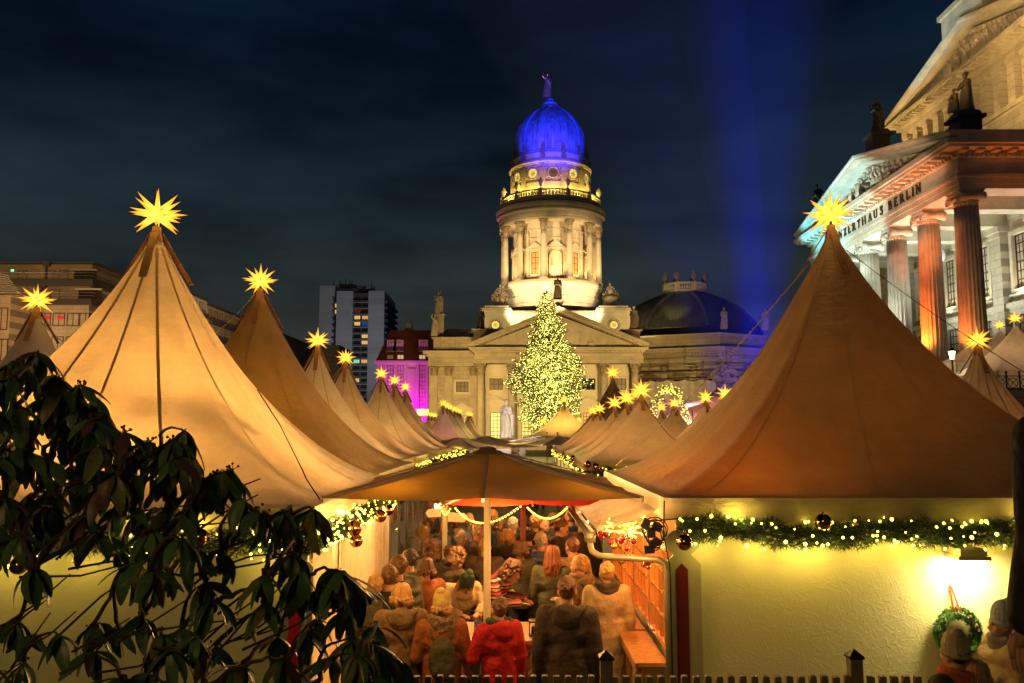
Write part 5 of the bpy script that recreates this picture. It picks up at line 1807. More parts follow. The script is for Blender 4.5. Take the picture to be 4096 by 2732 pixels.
for r_ in range(21):
    z = ztop - 3.05 * (r_ + 1) - 1.2
    for c_ in range(2):
        window(hr, (xs_[c_], HRY + 2.1, z), 3.0, 1.9, 3, 1, lit.get((r_, c_), GLASSDK), 0, .1)
    kb("loggia_parapet", M("loggia_concrete", (.25, .24, .22), .8), (hp(1410).x + .05, hp(1472).x - .05, HRY + .1, HRY + .5, z - 1.25, z - .95), parent=hr)
    kb("loggia_rail", DARKB, (hp(1410).x + .05, hp(1472).x - .05, HRY + .2, HRY + .4, z - .94, z - .1), parent=hr)
    # balconies on the side face
    y0_, y1_ = HRY + .5, HRY + 38
    xs2_ = hp(1536).x
    kb("side_balcony", BALB, (xs2_ + .02, xs2_ + 1.5, y0_, y1_, z - 1.1, z - .1), parent=hr)
    for k in range(3):
        g_ = HW1 if (r_ * 3 + k * 2) % 5 in (1, 2) and 1 < r_ < 9 else GLASSDK
        window(hr, (xs2_ + .04, HRY + 8 + 11 * k, z), 4.4, 1.9, 2, 1, g_, PI / 2, .12)
    for px in (1337,):
        kb("side_balcony", BALB, (hp(1331).x, hp(1346).x, HRY + 1.0, HRY + 3.9, z - 1.1, z - .3), parent=hr)
        if r_ in (1, 2): kb("lit_window", HW1, (hp(1331).x + .1, hp(1344).x, HRY + 3.92, HRY + 3.98, z, z + 1.9), parent=hr)
kb("side_block", HM, (hp(1536).x - .01, hp(1536).x, HRY + 26.01, HRY + 38, 0, ztop), (hp(1500).x, hp(1536).x - .02, HRY + 26.01, HRY + 38, 0, ztop), parent=hr)
kb("plant_room", DARKB, (hp(1336).x, hp(1401).x, HRY + 10, HRY + 18, at(1380, 1142, HRY).z, at(1380, 1122, HRY).z), (hp(1415).x, hp(1440).x, HRY + 6, HRY + 14, ztop, at(1430, 1133, HRY).z), (hp(1442).x, hp(1486).x, HRY + 6, HRY + 14, ztop, at(1460, 1147, HRY).z), parent=hr)
mb = MB()
for px, py in ((1336, 1117), (1362, 1118), (1383, 1112), (1400, 1117), (1408, 1118), (1462, 1138), (1486, 1135), (1492, 1143), (1498, 1148)):
    P = at(px, py, HRY + 9); mb.beam((P.x, P.y, ztop), (P.x, P.y, P.z), .35)
mb.build("roof_vents", DARKB, hr, kind="stuff")
# low dark block before the tower
t = thing("low_block", (at(1330, 1400, 230).x, 230, 0), "low dark office block at the foot of the high rise", "building")
P0, P1 = at(1285, 1380, 230), at(1358, 1380, 230)
kb("wall", M("low_block_panel", (.16, .15, .13), .8, brick=(1.5, 1.0, 'x')), (P0.x, P1.x, 230, 245, 0, P0.z), parent=t)
for py, pxs in ((1404, (1306, 1332)), (1437, (1296, 1323, 1340)), (1470, (1303, 1317, 1335))):
    for j, px in enumerate(pxs):
        window(t, (at(px, py, 230).x, 229.97, at(px, py + 10, 230).z), 1.6, 1.3, 2, 1, HW1 if (py, j) in ((1437, 1), (1470, 0), (1470, 2)) else GLASSDK, 0, .08)
# hotel with magenta lit facade and red roof
HY_ = 165.0
ht = thing("hotel", (at(1600, 1500, HY_).x, HY_, 0), "hotel with steep red tiled roof and facade washed in magenta light", "building")
q = lambda px, py=1450: at(px, py, HY_)
HW = M("hotel_plaster", (0.55, 0.53, 0.50), 0.8, var=0.08)
TILE = M("roof_tiles_red", (0.20, 0.045, 0.02), 0.8, var=0.3, vscale=2, brick=(.3, .35, 'x'))
hx0, hx1 = q(1508).x, q(1760).x
ze = q(1600, 1452).z; zr = at(1600, 1327, HY_ + 6).z
kb("facade", HW, (hx0, hx1, HY_, HY_ + 14, 0, ze), parent=ht)
kb("eaves_cornice", HW, (hx0 - .5, hx1, HY_ - .5, HY_ + 14.2, ze + .004, ze + .45), parent=ht)
mb = MB()
mb.add([(hx0 - .2, HY_ - .2, ze + .45), (hx1, HY_ - .2, ze + .45), (hx1, HY_ + 3.4, zr), (hx0 + 2.0, HY_ + 3.4, zr), (hx0 + 2.0, HY_ + 11, zr), (hx1, HY_ + 11, zr), (hx0 - .2, HY_ + 14, ze + .45)], [(0, 1, 2, 3), (3, 2, 5, 4), (0, 3, 4, 6)])
mb.build("mansard_roof", TILE, ht)
HG = M("hotel_window_lit", (.2, .15, .1), .3, emit=(1, .66, .3), es=.6, sample_emit=False, var=.3)
for px0_, pz0, pz1, nx in ((1568, 1404, 1372, 1), (1597, 1404, 1372, 1), (1695, 1404, 1372, 1)):
    P = at(px0_, pz0, HY_ + 1)
    kb("dormer", HW, (P.x - .9, P.x + .9, HY_ + .1, HY_ + 3.2, P.z - .2, P.z + 2.2), parent=ht)
    window(ht, (P.x, HY_ + .07, P.z), 1.1, 1.65, 2, 1, HG, 0, .07)
    kb("balcony_rail", DARKB, (P.x - 1.0, P.x + 1.0, HY_ - .35, HY_ - .3, P.z - .1, P.z + .75), parent=ht)
for px0_ in (1561, 1602, 1689):
    P = at(px0_, 1438, HY_)
    window(ht, (P.x, HY_ - .05, P.z), 1.3, .95, 2, 1, HG if px0_ > 1570 else GLASSDIM, 0, .07)
for py0, py1 in ((1500, 1463), (1545, 1508), (1590, 1553), (1637, 1600)):
    for j, px0_ in enumerate((1561, 1602, 1689, 1725)):
        P = at(px0_, py0, HY_)
        g_ = HG if (j < 2 and py0 == 1500) or (j > 1 and py0 == 1637) else GLASSDK
        window(ht, (P.x, HY_ - .03, P.z), 1.15, at(px0_, py1, HY_).z - P.z, 2, 2, g_, 0, .07)
for px0_ in (1524, 1540, 1582, 1622, 1672, 1708):
    P = q(px0_); kb("pilaster", HW, (P.x - .22, P.x + .22, HY_ - .25, HY_ - .002, 0, ze), parent=ht)
for k in range(14):
    zz = q(1645, 1476 + k * 12).z
    kb("rustic_block", HW, (q(1631).x, q(1661).x, HY_ - .12, HY_ - .002, zz - .5, zz), parent=ht)
P = at(1640, 1322, HY_ + 8)
mb = MB(); mb.lathe([(1.1, zr), (1.1, zr + .5), (.9, zr + .6), (.75, zr + 1.9), (.2, zr + 2.0)], (at(1637, 1322, HY_ + 7).x, HY_ + 7, 0), 12); mb.build("roof_vent", FRAMEW, ht)
# golden curtain of fairy lights along the arcade under the hotel
ar = thing("light_curtain", (q(1700).x, 150, 0), "arcade hung with a golden curtain of tiny lights left of the church", "lights")
mb = MB(); rg = random.Random(2)
xa, xb = at(1668, 1650, 150).x, at(1728, 1650, 150).x
za, zb_ = at(1700, 1660, 150).z, at(1700, 1638, 150).z
for i in range(420):
    mb.octa((rg.uniform(xa, xb), 150 + rg.uniform(-.1, .1), rg.uniform(za, zb_)), .045)
FAIRY = M("fairy_bulb", (1, .8, .4), .4, emit=(1.0, .72, .16), es=5.5, sample_emit=False)
mb.build("bulbs", FAIRY, ar, kind="stuff")
kb("arcade_beam", HW, (xa, xb, 150.2, 152, za - .3, zb_ + .2), (xa, xa + .6, 150.2, 152, 0, za - .3), (xb - .6, xb, 150.2, 152, 0, za - .3), parent=ar)
# ------------------------------------------------------------------ figures
def fuse_mesh(mb, name, mat, voxel, smooth=3, extra=None):
    me = mb.mesh(name + "_raw", mat)
    o = bpy.data.objects.new("tmp", me)
    COL.objects.link(o)
    r = o.modifiers.new("r", 'REMESH'); r.mode = 'VOXEL'; r.voxel_size = voxel; r.use_smooth_shade = True
    s = o.modifiers.new("s", 'SMOOTH'); s.factor = 0.5; s.iterations = smooth
    dg = bpy.context.evaluated_depsgraph_get()
    out = bpy.data.meshes.new_from_object(o.evaluated_get(dg))
    bpy.data.objects.remove(o); bpy.data.meshes.remove(me)
    out.name = name
    out.materials.clear(); out.materials.append(mat)
    if extra is not None:
        bm = bmesh.new(); bm.from_mesh(out)
        em = extra.mesh("x", mat); bm.from_mesh(em); bm.to_mesh(out); bm.free(); bpy.data.meshes.remove(em)
    out.polygons.foreach_set("use_smooth", [True] * len(out.polygons))
    return out


def limb(mb, p0, p1, r0, r1, n=12):
    p0, p1 = Vector(p0), Vector(p1)
    mb.tube([p0, p0.lerp(p1, .5), p1], [r0, (r0 + r1) / 2 * 1.02, r1], n)
    mb.sph(p0, r0, n, 8); mb.sph(p1, r1, n, 8)


def pose(kind):
    """joints of a 1.75 m figure facing -Y"""
    J = dict(hip=Vector((0, 0, .94)), waist=Vector((0, 0, 1.10)), chest=Vector((0, 0, 1.32)), neck=Vector((0, .01, 1.50)), head=Vector((0, -.015, 1.635)), tilt=0.0)
    arms = {}
    if kind == 'lean':
        J.update(waist=Vector((0, -.08, 1.06)), chest=Vector((0, -.25, 1.22)), neck=Vector((0, -.38, 1.34)), head=Vector((0, -.48, 1.42)), tilt=.75)
    if kind == 'bow':
        J.update(chest=Vector((0, -.05, 1.31)), neck=Vector((0, -.09, 1.47)), head=Vector((0, -.16, 1.58)), tilt=.55)
    c = J['chest']
    for s in (-1, 1):
        sh = c + Vector((s * .185, .0, .11))
        if kind in ('hold', 'bow'):
            el = sh + Vector((s * .07, .0, -.29)); wr = el + Vector((-s * .12, -.20, .08))
        elif kind == 'lean':
            el = sh + Vector((s * .08, -.12, -.22)); wr = el + Vector((-s * .14, -.22, -.02))
        elif kind == 'drink' and s == 1:
            el = sh + Vector((s * .10, -.05, -.27)); wr = el + Vector((-s * .15, -.16, .19))
        else:
            el = sh + Vector((s * .06, .03, -.29)); wr = el + Vector((s * .01, -.07, -.25))
        arms[s] = (sh, el, wr)
    J['arms'] = arms
    st = .03 if kind != 'walk' else .16
    J['legs'] = {s: (Vector((s * .095, 0, .92)), Vector((s * .11, -.02 + s * st * .5, .50)), Vector((s * .12, s * st + .03, .09))) for s in (-1, 1)}
    return J


SKIN = M("skin", (0.52, 0.27, 0.16), 0.55, var=0.1, vscale=8)
JEANS = M("trousers_dark", (0.03, 0.03, 0.04), 0.85, var=.3)
SHOE = M("boots_dark", (0.02, 0.015, 0.012), 0.6)
FIG = {}


def hand(mb, wr, d, s, grip=False):
    """palm and five fingers in direction d"""
    d = Vector(d).normalized()
    side = d.cross(Vector((0, 0, 1)))
    side = side.normalized() if side.length > .1 else Vector((s, 0, 0))
    nrm = side.cross(d)
    palm = wr + d * .05
    M3 = Matrix((side, d, nrm)).transposed()
    mb.sph(palm, (.040, .052, .018), 10, 6, M=M3)
    for i, L in enumerate((.068, .078, .072, .055)):
        b = palm + d * .042 + side * (-.03 + i * .02)
        curl = 1.0 if grip else .45
        m = b + d * L * .5 + nrm * L * -.22 * curl
        t = m + d * L * (.42 if not grip else .05) - nrm * L * .5 * curl
        mb.tube([b - d * .02, b, m, t], [.009, .0095, .0088, .007], 6)
    b = palm - side * .035 * 1 + d * .0
    mb.tube([b, b - side * .022 + d * .03 - nrm * .01, b - side * .02 + d * .058 - nrm * .022], [.012, .0105, .008], 6)


def body_mesh(kind):
    k = ("body", kind)
    if k in FIG: return FIG[k]
    J = pose(kind)
    mb = MB()
    h = J['head']; Rm = Matrix.Rotation(J['tilt'], 3, 'X')
    def hp_(x, y, z): return h + Rm @ Vector((x, y, z))
    mb.sph(hp_(0, .012, .03), (.077, .096, .098), 16, 10, M=Rm)       # cranium
    mb.sph(hp_(0, -.025, -.035), (.062, .066, .078), 14, 10, M=Rm)    # face and jaw
    mb.sph(hp_(0, -.055, -.085), (.034, .030, .026), 10, 6, M=Rm)     # chin
    limb(mb, hp_(0, -.086, .012), hp_(0, -.108, -.030), .010, .0155, 8)   # nose
    for s in (-1, 1):
        mb.sph(hp_(s * .078, .008, -.01), (.012, .024, .034), 8, 6, M=Rm)  # ear
        mb.sph(hp_(s * .034, -.066, -.032), (.024, .022, .022), 8, 6, M=Rm)  # cheek
    limb(mb, hp_(-.04, -.084, .022), hp_(.04, -.084, .022), .013, .013, 8)  # brow
    mb.sph(hp_(0, -.088, -.058), (.026, .012, .012), 8, 5, M=Rm)      # lips
    limb(mb, J['neck'] + Vector((0, .0, -.04)), h + Vector((0, .02, -.06)), .058, .052)
    mb.sph(J['chest'], (.165, .10, .17), 16, 10); mb.sph(J['waist'], (.135, .09, .14), 14, 8); mb.sph(J['hip'], (.155, .105, .12), 14, 8)
    limb(mb, J['chest'], J['hip'], .10, .11)
    ex = MB(); ex.smooth = True
    for s, (sh, el, wr) in J['arms'].items():
        limb(mb, J['chest'] + Vector((0, 0, .1)), sh, .06, .055); limb(mb, sh, el, .047, .036); limb(mb, el, wr, .036, .025)
        hand(ex, wr, (wr - el).normalized(), s, grip=kind in ('hold', 'drink'))
    for s, (a, b, c) in J['legs'].items():
        limb(mb, a, b, .075, .052); limb(mb, b, c, .05, .036)
        mb.sph(c + Vector((0, -.05, -.04)), (.04, .11, .04), 10, 6)
    FIG[k] = fuse_mesh(mb, "body", SKIN, .013, 2, ex)
    return FIG[k]


def coat_mesh(kind, cut):
    """cut: short, knee, long, puffer"""
    k = ("coat", kind, cut)
    if k in FIG: return FIG[k]
    J = pose(kind); mb = MB(); mb.smooth = True
    g = 1.22 if cut == 'puffer' else 1.08
    mb.sph(J['chest'], (.205 * g, .145 * g, .19), 18, 12); mb.sph(J['chest'] + Vector((0, 0, .07)), (.20 * g, .125 * g, .12), 16, 10)
    mb.sph(J['waist'], (.18 * g, .135 * g, .17), 16, 10); limb(mb, J['chest'], J['waist'], .13 * g, .13 * g)
    hem = {'short': .84, 'puffer': .80, 'knee': .58, 'long': .30}[cut]
    top = J['waist'].z
    flare = {'short': 1.02, 'puffer': 1.04, 'knee': 1.12, 'long': 1.2}[cut]
    wy = J['waist'].y; hy_ = J['hip'].y
    n = 36
    vs = []; rows = 7
    for j in range(rows + 1):
        f = j / rows
        z = top + .04 + (hem - top - .04) * f
        yy = wy * (1 - min(1, f * 2)) + hy_ * min(1, f * 2)
        for i in range(n):
            a = 2 * PI * i / n
            w = 1 + .035 * math.sin(a * 7 + 1.3) * f + .02 * math.sin(a * 12) * f
            vs.append((.175 * g * (1 + (flare - 1) * f) * math.cos(a) * w, yy + .14 * g * (1 + (flare - 1) * f * 1.4) * math.sin(a) * w, z))
    fs = [(j * n + i, j * n + (i + 1) % n, (j + 1) * n + (i + 1) % n, (j + 1) * n + i) for j in range(rows) for i in range(n)]
    fs.append(tuple(range(n))[::-1]); fs.append(tuple(range(rows * n, rows * n + n)))
    mb.add(vs, fs)
    for s, (sh, el, wr) in J['arms'].items():
        r0, r1, r2 = (.085 * g, .068 * g, .052 * g)
        limb(mb, J['chest'] + Vector((s * .08, 0, .09)), sh, .085 * g, r0)
        limb(mb, sh, el, r0, r1); limb(mb, el, wr, r1, r2)
        if cut == 'puffer':
            for q in range(5):
                p = sh.lerp(el, q / 5); mb.sph(p, r0 * (1.06 - q * .03), 12, 8)
            for q in range(4):
                p = el.lerp(wr, q / 4); mb.sph(p, r1 * 1.05, 12, 8)
    if cut == 'puffer':
        for q in range(7):
            z = hem + (1.40 - hem) * q / 6
            mb.tube([(.19 * g * math.cos(a * PI / 12), wy * .0 + .142 * g * math.sin(a * PI / 12) + J['chest'].y * max(0, (z - .94) / .4), z) for a in range(24)], .032, 8, closed=True)
    # collar
    nk = J['neck']
    mb.tube([(nk.x + .082 * math.cos(a * PI / 8), nk.y + .078 * math.sin(a * PI / 8), nk.z - .02 + .01 * math.sin(a * PI / 8)) for a in range(16)], .034, 8, closed=True)
    mb.sph(nk - Vector((0, 0, .06)), (.12, .10, .07), 12, 8)
    FIG[k] = fuse_mesh(mb, "coat", JEANS, .017, 3)
    return FIG[k]


def trouser_mesh(kind):
    k = ("trousers", kind)
    if k in FIG: return FIG[k]
    J = pose(kind); mb = MB()
    mb.sph(J['hip'], (.172, .122, .13), 14, 8)
    for s, (a, b, c) in J['legs'].items():
        limb(mb, a, b, .095, .068); limb(mb, b, c + Vector((0, 0, .02)), .068, .058)
    FIG[k] = fuse_mesh(mb, "trousers", JEANS, .02, 2)
    mb = MB()
    for s, (a, b, c) in J['legs'].items():
        mb.sph(c + Vector((0, -.055, -.035)), (.052, .135, .055), 12, 8); mb.sph(c + Vector((0, .0, .02)), (.052, .06, .07), 10, 8)
    FIG[("shoes", kind)] = fuse_mesh(mb, "shoes", SHOE, .02, 1)
    return FIG[k]


def hair_mesh(kind):
    k = ("hair", kind)
    if k in FIG: return FIG[k]
    mb = MB(); rg = random.Random(hash(kind) % 1000 if False else len(kind) * 7)
    M3 = Matrix.Identity(3)
    mb.sph((0, .032, .046), (.082, .094, .090), 16, 10)
    if kind in ('short', 'bald'):
        mb.sph((0, .052, .004), (.076, .060, .070), 12, 8)
        for i in range(150):
            a = rg.uniform(0, 2 * PI); t = rg.uniform(.0, 1.75)
            if math.sin(a) < 0 and t > 1.1: continue
            p = Vector((.078 * math.cos(a) * math.sin(t), .03 + .090 * math.sin(a) * math.sin(t), .046 + .086 * math.cos(t)))
            q = p + Vector((rg.uniform(-.012, .012), rg.uniform(-.004, .02), rg.uniform(-.028, .004)))
            q += (p - Vector((0, .03, .04))).normalized() * .012
            mb.tube([p, p.lerp(q, .5), q], [.009, .008, .004], 5)
    if kind in ('bob', 'long', 'curly'):
        for i in range(80 if kind != 'curly' else 130):
            a = -.35 + (PI + .7) * rg.random()
            x, y = math.cos(a), math.sin(a)
            L = {'bob': .13, 'long': .36, 'curly': .15}[kind] * rg.uniform(.6, 1.2)
            z0 = .07
            o = rg.uniform(.9, 1.08)
            pts = [(x * .02, .03 + y * .02, .143), (x * .06 * o, .03 + y * .07 * o, .118), (x * .082 * o, .02 + y * .095 * o, z0), (x * .095 * o, .025 + y * .11 * o, -.03), (x * .11 * o + rg.uniform(-.012, .012), .035 + y * .125 * o, z0 - L * .7), (x * .085 * o + rg.uniform(-.02, .02), .035 + y * .12 * o + rg.uniform(-.01, .02), z0 - L)]
            if kind == 'curly':
                mb.sph((x * .105 * o, .03 + y * .12 * o, rg.uniform(-.09, .12)), rg.uniform(.014, .026), 6, 4)
            mb.tube(pts, [.010, .012, .012, .0115, .010, .004], 6)
    if kind == 'curly':
        for i in range(90):
            a = rg.uniform(0, 2 * PI); t = rg.uniform(0, 1.3)
            mb.sph((.1 * math.cos(a) * math.sin(t), .03 + .11 * math.sin(a) * math.sin(t), .05 + .115 * math.cos(t)), rg.uniform(.016, .03), 6, 4)
    me = fuse_mesh(mb, "hair", JEANS, .0072, 0)
    FIG[k] = me
    return me


def hat_mesh():
    if "hat" in FIG: return FIG["hat"]
    mb = MB()
    mb.lathe([(.001, .19), (.03, .187), (.06, .168), (.080, .135), (.090, .095), (.093, .05), (.092, .02), (.090, -.012)][::-1], (0, .02, 0), 60, rfun=lambda a, z: (1 + .03 * math.sin(a * 20)) * (1 + .13 * abs(math.sin(a))))
    mb.tube([(.090 * math.cos(a * PI / 20), .018 + .104 * math.sin(a * PI / 20), .012 + .010 * math.sin(a * PI / 20) * -1) for a in range(40)], [.012 + .002 * (a % 2) for a in range(40)], 6, closed=True)
    mb.sph((.015, .05, .17), (.05, .055, .04), 12, 8)
    FIG["hat"] = fuse_mesh(mb, "hat", JEANS, .007, 1)
    return FIG["hat"]


def pompom_mesh():
    if "pp" in FIG: return FIG["pp"]
    mb = MB(); rg = random.Random(3)
    for i in range(60):
        v = Vector((rg.gauss(0, 1), rg.gauss(0, 1), rg.gauss(0, 1))).normalized() * .03
        mb.sph(v + Vector((0, .02, .185)), .012, 5, 4)
    FIG["pp"] = mb.mesh("bobble", JEANS); return FIG["pp"]


def eyes_mesh():
    if "eyes" in FIG: return FIG["eyes"]
    mb = MB()
    for s in (-1, 1): mb.sph((s * .031, -.089, .004), (.0115, .006, .007), 8, 6)
    FIG["eyes"] = mb.mesh("eyes", M("eye_dark", (.02, .012, .01), .2)); return FIG["eyes"]


def scarf_mesh(kind, fur=False):
    k = ("scarf", kind, fur)
    if k in FIG: return FIG[k]
    J = pose(kind); nk = J['neck']; mb = MB(); rg = random.Random(5)
    for lev in range(2):
        mb.tube([(nk.x + (.10 + .01 * lev) * math.cos(a * PI / 8), nk.y - .005 + .10 * math.sin(a * PI / 8), nk.z - .03 + .05 * lev + .012 * math.sin(a * 1.3)) for a in range(16)], .042, 8, closed=True)
    if fur:
        for i in range(150):
            a = rg.uniform(0, 2 * PI)
            mb.sph((nk.x + .135 * math.cos(a) * rg.uniform(.8, 1.15), nk.y + .125 * math.sin(a) * rg.uniform(.8, 1.15), nk.z + rg.uniform(-.09, .06)), .022, 5, 4)
    FIG[k] = fuse_mesh(mb, "scarf", JEANS, .012, 1)
    return FIG[k]


def hood_mesh(kind):
    k = ("hood", kind)
    if k in FIG: return FIG[k]
    J = pose(kind); nk = J['neck']; mb = MB()
    mb.sph(nk + Vector((0, .115, -.06)), (.13, .06, .12), 14, 10)
    mb.tube([(nk.x + .13 * math.cos(a * PI / 10), nk.y + .04 + .10 * math.sin(a * PI / 10), nk.z - .01 - .02 * math.cos(a)) for a in range(-2, 13)], .035, 8)
    FIG[k] = fuse_mesh(mb, "hood", JEANS, .016, 2)
    return FIG[k]


def backpack_mesh():
    if "bag" in FIG: return FIG["bag"]
    mb = MB()
    mb.sph((0, .22, 1.16), (.15, .10, .23), 14, 10); mb.sph((0, .29, 1.06), (.11, .06, .11), 12, 8)
    for s in (-1, 1): mb.tube([(s * .1, .18, 1.36), (s * .12, .05, 1.46), (s * .13, -.12, 1.38), (s * .15, -.14, 1.2)], .022, 6)
    FIG["bag"] = fuse_mesh(mb, "backpack", JEANS, .016, 2); return FIG["bag"]


def slot(o, mat):
    o.material_slots[0].link = 'OBJECT'
    o.material_slots[0].material = mat


def person(px, pytop, Hh, face, kind, cut, coatm, hair, hairm, label, hat=None, scarf=None, fur=False, hood=None, trousers=None, bag=None, z0=0.0, Y=None, group=None, pom=False):
    """px, pytop: where the photo shows the top of the head; Hh: standing height; face: degrees, 0 looks at the camera"""
    sc = Hh / 1.75
    topz = (pose(kind)['head'].z + .125) * sc + z0
    if Y is None:
        lo, hi = 2.0, 60.0
        for _ in range(40):
            m = (lo + hi) / 2
            if at(px, pytop, m).z > topz: lo = m
            else: hi = m
        Y = (lo + hi) / 2
    P = at(px, pytop, Y)
    rz = R(face)
    off = Matrix.Rotation(rz, 3, 'Z') @ Vector((0, pose(kind)['head'].y * sc, 0))
    t = thing("person", (P.x - off.x, Y - off.y, z0), label, "person", group, rz=rz)
    t.scale = (sc, sc, sc)
    if kind == 'down_wide': pass
    put("body", body_mesh(kind), t)
    o = put("coat", coat_mesh(kind, cut), t); slot(o, coatm)
    me = trouser_mesh(kind)
    o = put("trousers", me, t); slot(o, trousers or JEANS)
    put("shoes", FIG[("shoes", kind)], t)
    J = pose(kind)
    rot = (J['tilt'], 0, 0)
    if hair != 'none':
        o = put("hair", hair_mesh(hair), t, J['head'], rot=rot, scale=.93 if hat else 1.0); slot(o, hairm)
    put("eyes", eyes_mesh(), t, J['head'], rot=rot)
    if hat:
        o = put("hat", hat_mesh(), t, J['head'], rot=rot); slot(o, hat)
        if pom:
            o = put("bobble", pompom_mesh(), t, J['head'], rot=rot); slot(o, hat)
    if scarf: o = put("scarf", scarf_mesh(kind, fur), t); slot(o, scarf)
    if hood: o = put("hood", hood_mesh(kind), t); slot(o, hood)
    if bag: o = put("backpack", backpack_mesh(), t); slot(o, bag)
    return t


def fabric(name, col, **kw):
    return M(name, col, kw.pop("rough", .85), var=kw.pop("var", .25), vscale=kw.pop("vscale", 9), bump=kw.pop("bump", .9), bscale=kw.pop("bscale", 8), bdist=.05, **kw)


H_BL = M("hair_blond", (0.50, 0.27, 0.08), .55, var=.5, vscale=30, bump=.6, bscale=60, stretch=(1, 1, .2))
H_BR = M("hair_brown", (0.13, 0.055, 0.018), .5, var=.5, vscale=30, bump=.6, bscale=60, stretch=(1, 1, .2))
H_DK = M("hair_dark", (0.03, 0.016, 0.008), .5, var=.4, vscale=30, bump=.6, bscale=60)
H_GY = M("hair_grey", (0.50, 0.42, 0.33), .6, var=.3, vscale=30, bump=.6, bscale=60)
H_RD = M("hair_auburn", (0.17, 0.045, 0.012), .5, var=.6, vscale=30, bump=.6, bscale=50, stretch=(1, 1, .15))
F_BLACK = fabric("cloth_black", (.018, .018, .018)); F_OLIVE = fabric("cloth_olive", (.06, .055, .02)); F_CAMEL = fabric("cloth_camel", (.20, .12, .045))
F_RUST = fabric("cloth_rust", (.30, .09, .02)); F_RED = fabric("cloth_red", (.50, .012, .012)); F_GREY = fabric("cloth_grey", (.17, .16, .14))
F_NAVY = fabric("cloth_navy_puffer", (.035, .06, .12), rough=.5); F_BEIGE = fabric("cloth_beige", (.46, .33, .17)); F_DBR = fabric("cloth_dark_brown", (.05, .032, .018))
F_GREENK = fabric("knit_green", (.03, .06, .025)); F_YEL = fabric("knit_yellow", (.50, .38, .10)); F_KHAKI = fabric("knit_khaki", (.34, .30, .15)); F_GKN = fabric("knit_grey", (.34, .38, .36))
F_ORG = fabric("scarf_orange", (.5, .12, .03)); F_FUR = fabric("fur_trim", (.30, .20, .09), bscale=60, bump=.9)
stripe = bpy.data.materials.new("striped_knit"); stripe.use_nodes = True
_n = stripe.node_tree; _b = _n.nodes["Principled BSDF"]; _b.inputs["Roughness"].default_value = .9
_tc = _n.nodes.new("ShaderNodeTexCoord"); _sp = _n.nodes.new("ShaderNodeSeparateXYZ"); _n.links.new(_tc.outputs["Object"], _sp.inputs[0])
_nn = _n.nodes.new("ShaderNodeTexNoise"); _nn.inputs["Scale"].default_value = 40; _n.links.new(_tc.outputs["Object"], _nn.inputs["Vector"])
_m = _n.nodes.new("ShaderNodeMath"); _m.operation = 'MULTIPLY_ADD'; _m.inputs[1].default_value = .025; _n.links.new(_nn.outputs["Fac"], _m.inputs[0]); _n.links.new(_sp.outputs["Z"], _m.inputs[2])
_m2 = _n.nodes.new("ShaderNodeMath"); _m2.operation = 'MULTIPLY'; _m2.inputs[1].default_value = 5.2; _n.links.new(_m.outputs[0], _m2.inputs[0])
_m3 = _n.nodes.new("ShaderNodeMath"); _m3.operation = 'FRACT'; _n.links.new(_m2.outputs[0], _m3.inputs[0])
_r = _n.nodes.new("ShaderNodeValToRGB"); _r.color_ramp.interpolation = 'CONSTANT'
_cols = [(0, (.02, .02, .035)), (.14, (.55, .38, .18)), (.26, (.02, .02, .03)), (.36, (.40, .02, .02)), (.5, (.03, .02, .03)), (.6, (.5, .22, .06)), (.7, (.02, .02, .035)), (.8, (.55, .42, .22)), (.88, (.38, .02, .02))]
_r.color_ramp.elements[0].color = (*_cols[0][1], 1); _r.color_ramp.elements[1].position = _cols[1][0]; _r.color_ramp.elements[1].color = (*_cols[1][1], 1)
for p_, c_ in _cols[2:]:
    e_ = _r.color_ramp.elements.new(p_); e_.color = (*c_, 1)
_n.links.new(_m3.outputs[0], _r.inputs[0]); _n.links.new(_r.outputs[0], _b.inputs["Base Color"])

# ------------------------------------------------------------------ the crowd in the lane
person(1690, 2104, 1.68, 190, 'down', 'short', F_GREY, 'long', H_BL, "person with long blond hair beside the glass panes at left", scarf=F_GREY)
person(1648, 2160, 1.74, 210, 'down', 'short', F_BLACK, 'short', H_DK, "dark capped person by the glass panes, left of the curly one", hat=F_BLACK)
person(1727, 2168, 1.66, 200, 'hold', 'short', F_BLACK, 'curly', H_BR, "person with short curly brown hair in black, left of the red jacket")
person(1632, 2198, 1.74, 250, 'down', 'short', F_OLIVE, 'short', H_DK, "dark haired person looking right along the curtain wall")
person(1588, 2222, 1.80, 225, 'hold', 'puffer', F_OLIVE, 'short', H_BR, "man in an olive quilted jacket leaning toward the table at left")
person(1552, 2262, 1.74, 215, 'down', 'short', F_BLACK, 'short', H_BR, "person in a black coat with short brown hair nearest the curtain")
person(1606, 2336, 1.66, 190, 'down', 'knee', F_CAMEL, 'bob', H_BL, "person with blond bob in a camel coat seen from behind", hood=F_CAMEL)
person(1767, 2378, 1.58, 188, 'hold', 'short', F_RUST, 'bob', H_BL, "person in a rust jacket, fur collar and yellow hat with green backpack", hat=F_YEL, scarf=F_FUR, fur=True, bag=F_OLIVE)
person(1866, 2298, 1.64, 20, 'lean', 'short', F_BEIGE, 'long', H_BL, "long haired person in a green beanie bent over the table", hat=F_GREENK)
person(1908, 2090, 1.80, 120, 'down', 'knee', F_GREY, 'short', H_GY, "tall grey haired man in a grey coat behind the parasol pole")
person(1844, 2118, 1.72, 160, 'down', 'short', F_OLIVE, 'short', H_GY, "white haired person behind the red jacketed one")
person(1800, 2186, 1.62, 150, 'bow', 'short', F_RED, 'short', H_BR, "person in a bright red jacket in the middle of the crowd", hood=F_RED)
person(1828, 2205, 1.68, 140, 'bow', 'short', F_DBR, 'curly', H_BR, "person with tousled brown hair bowing right of the red jacket")
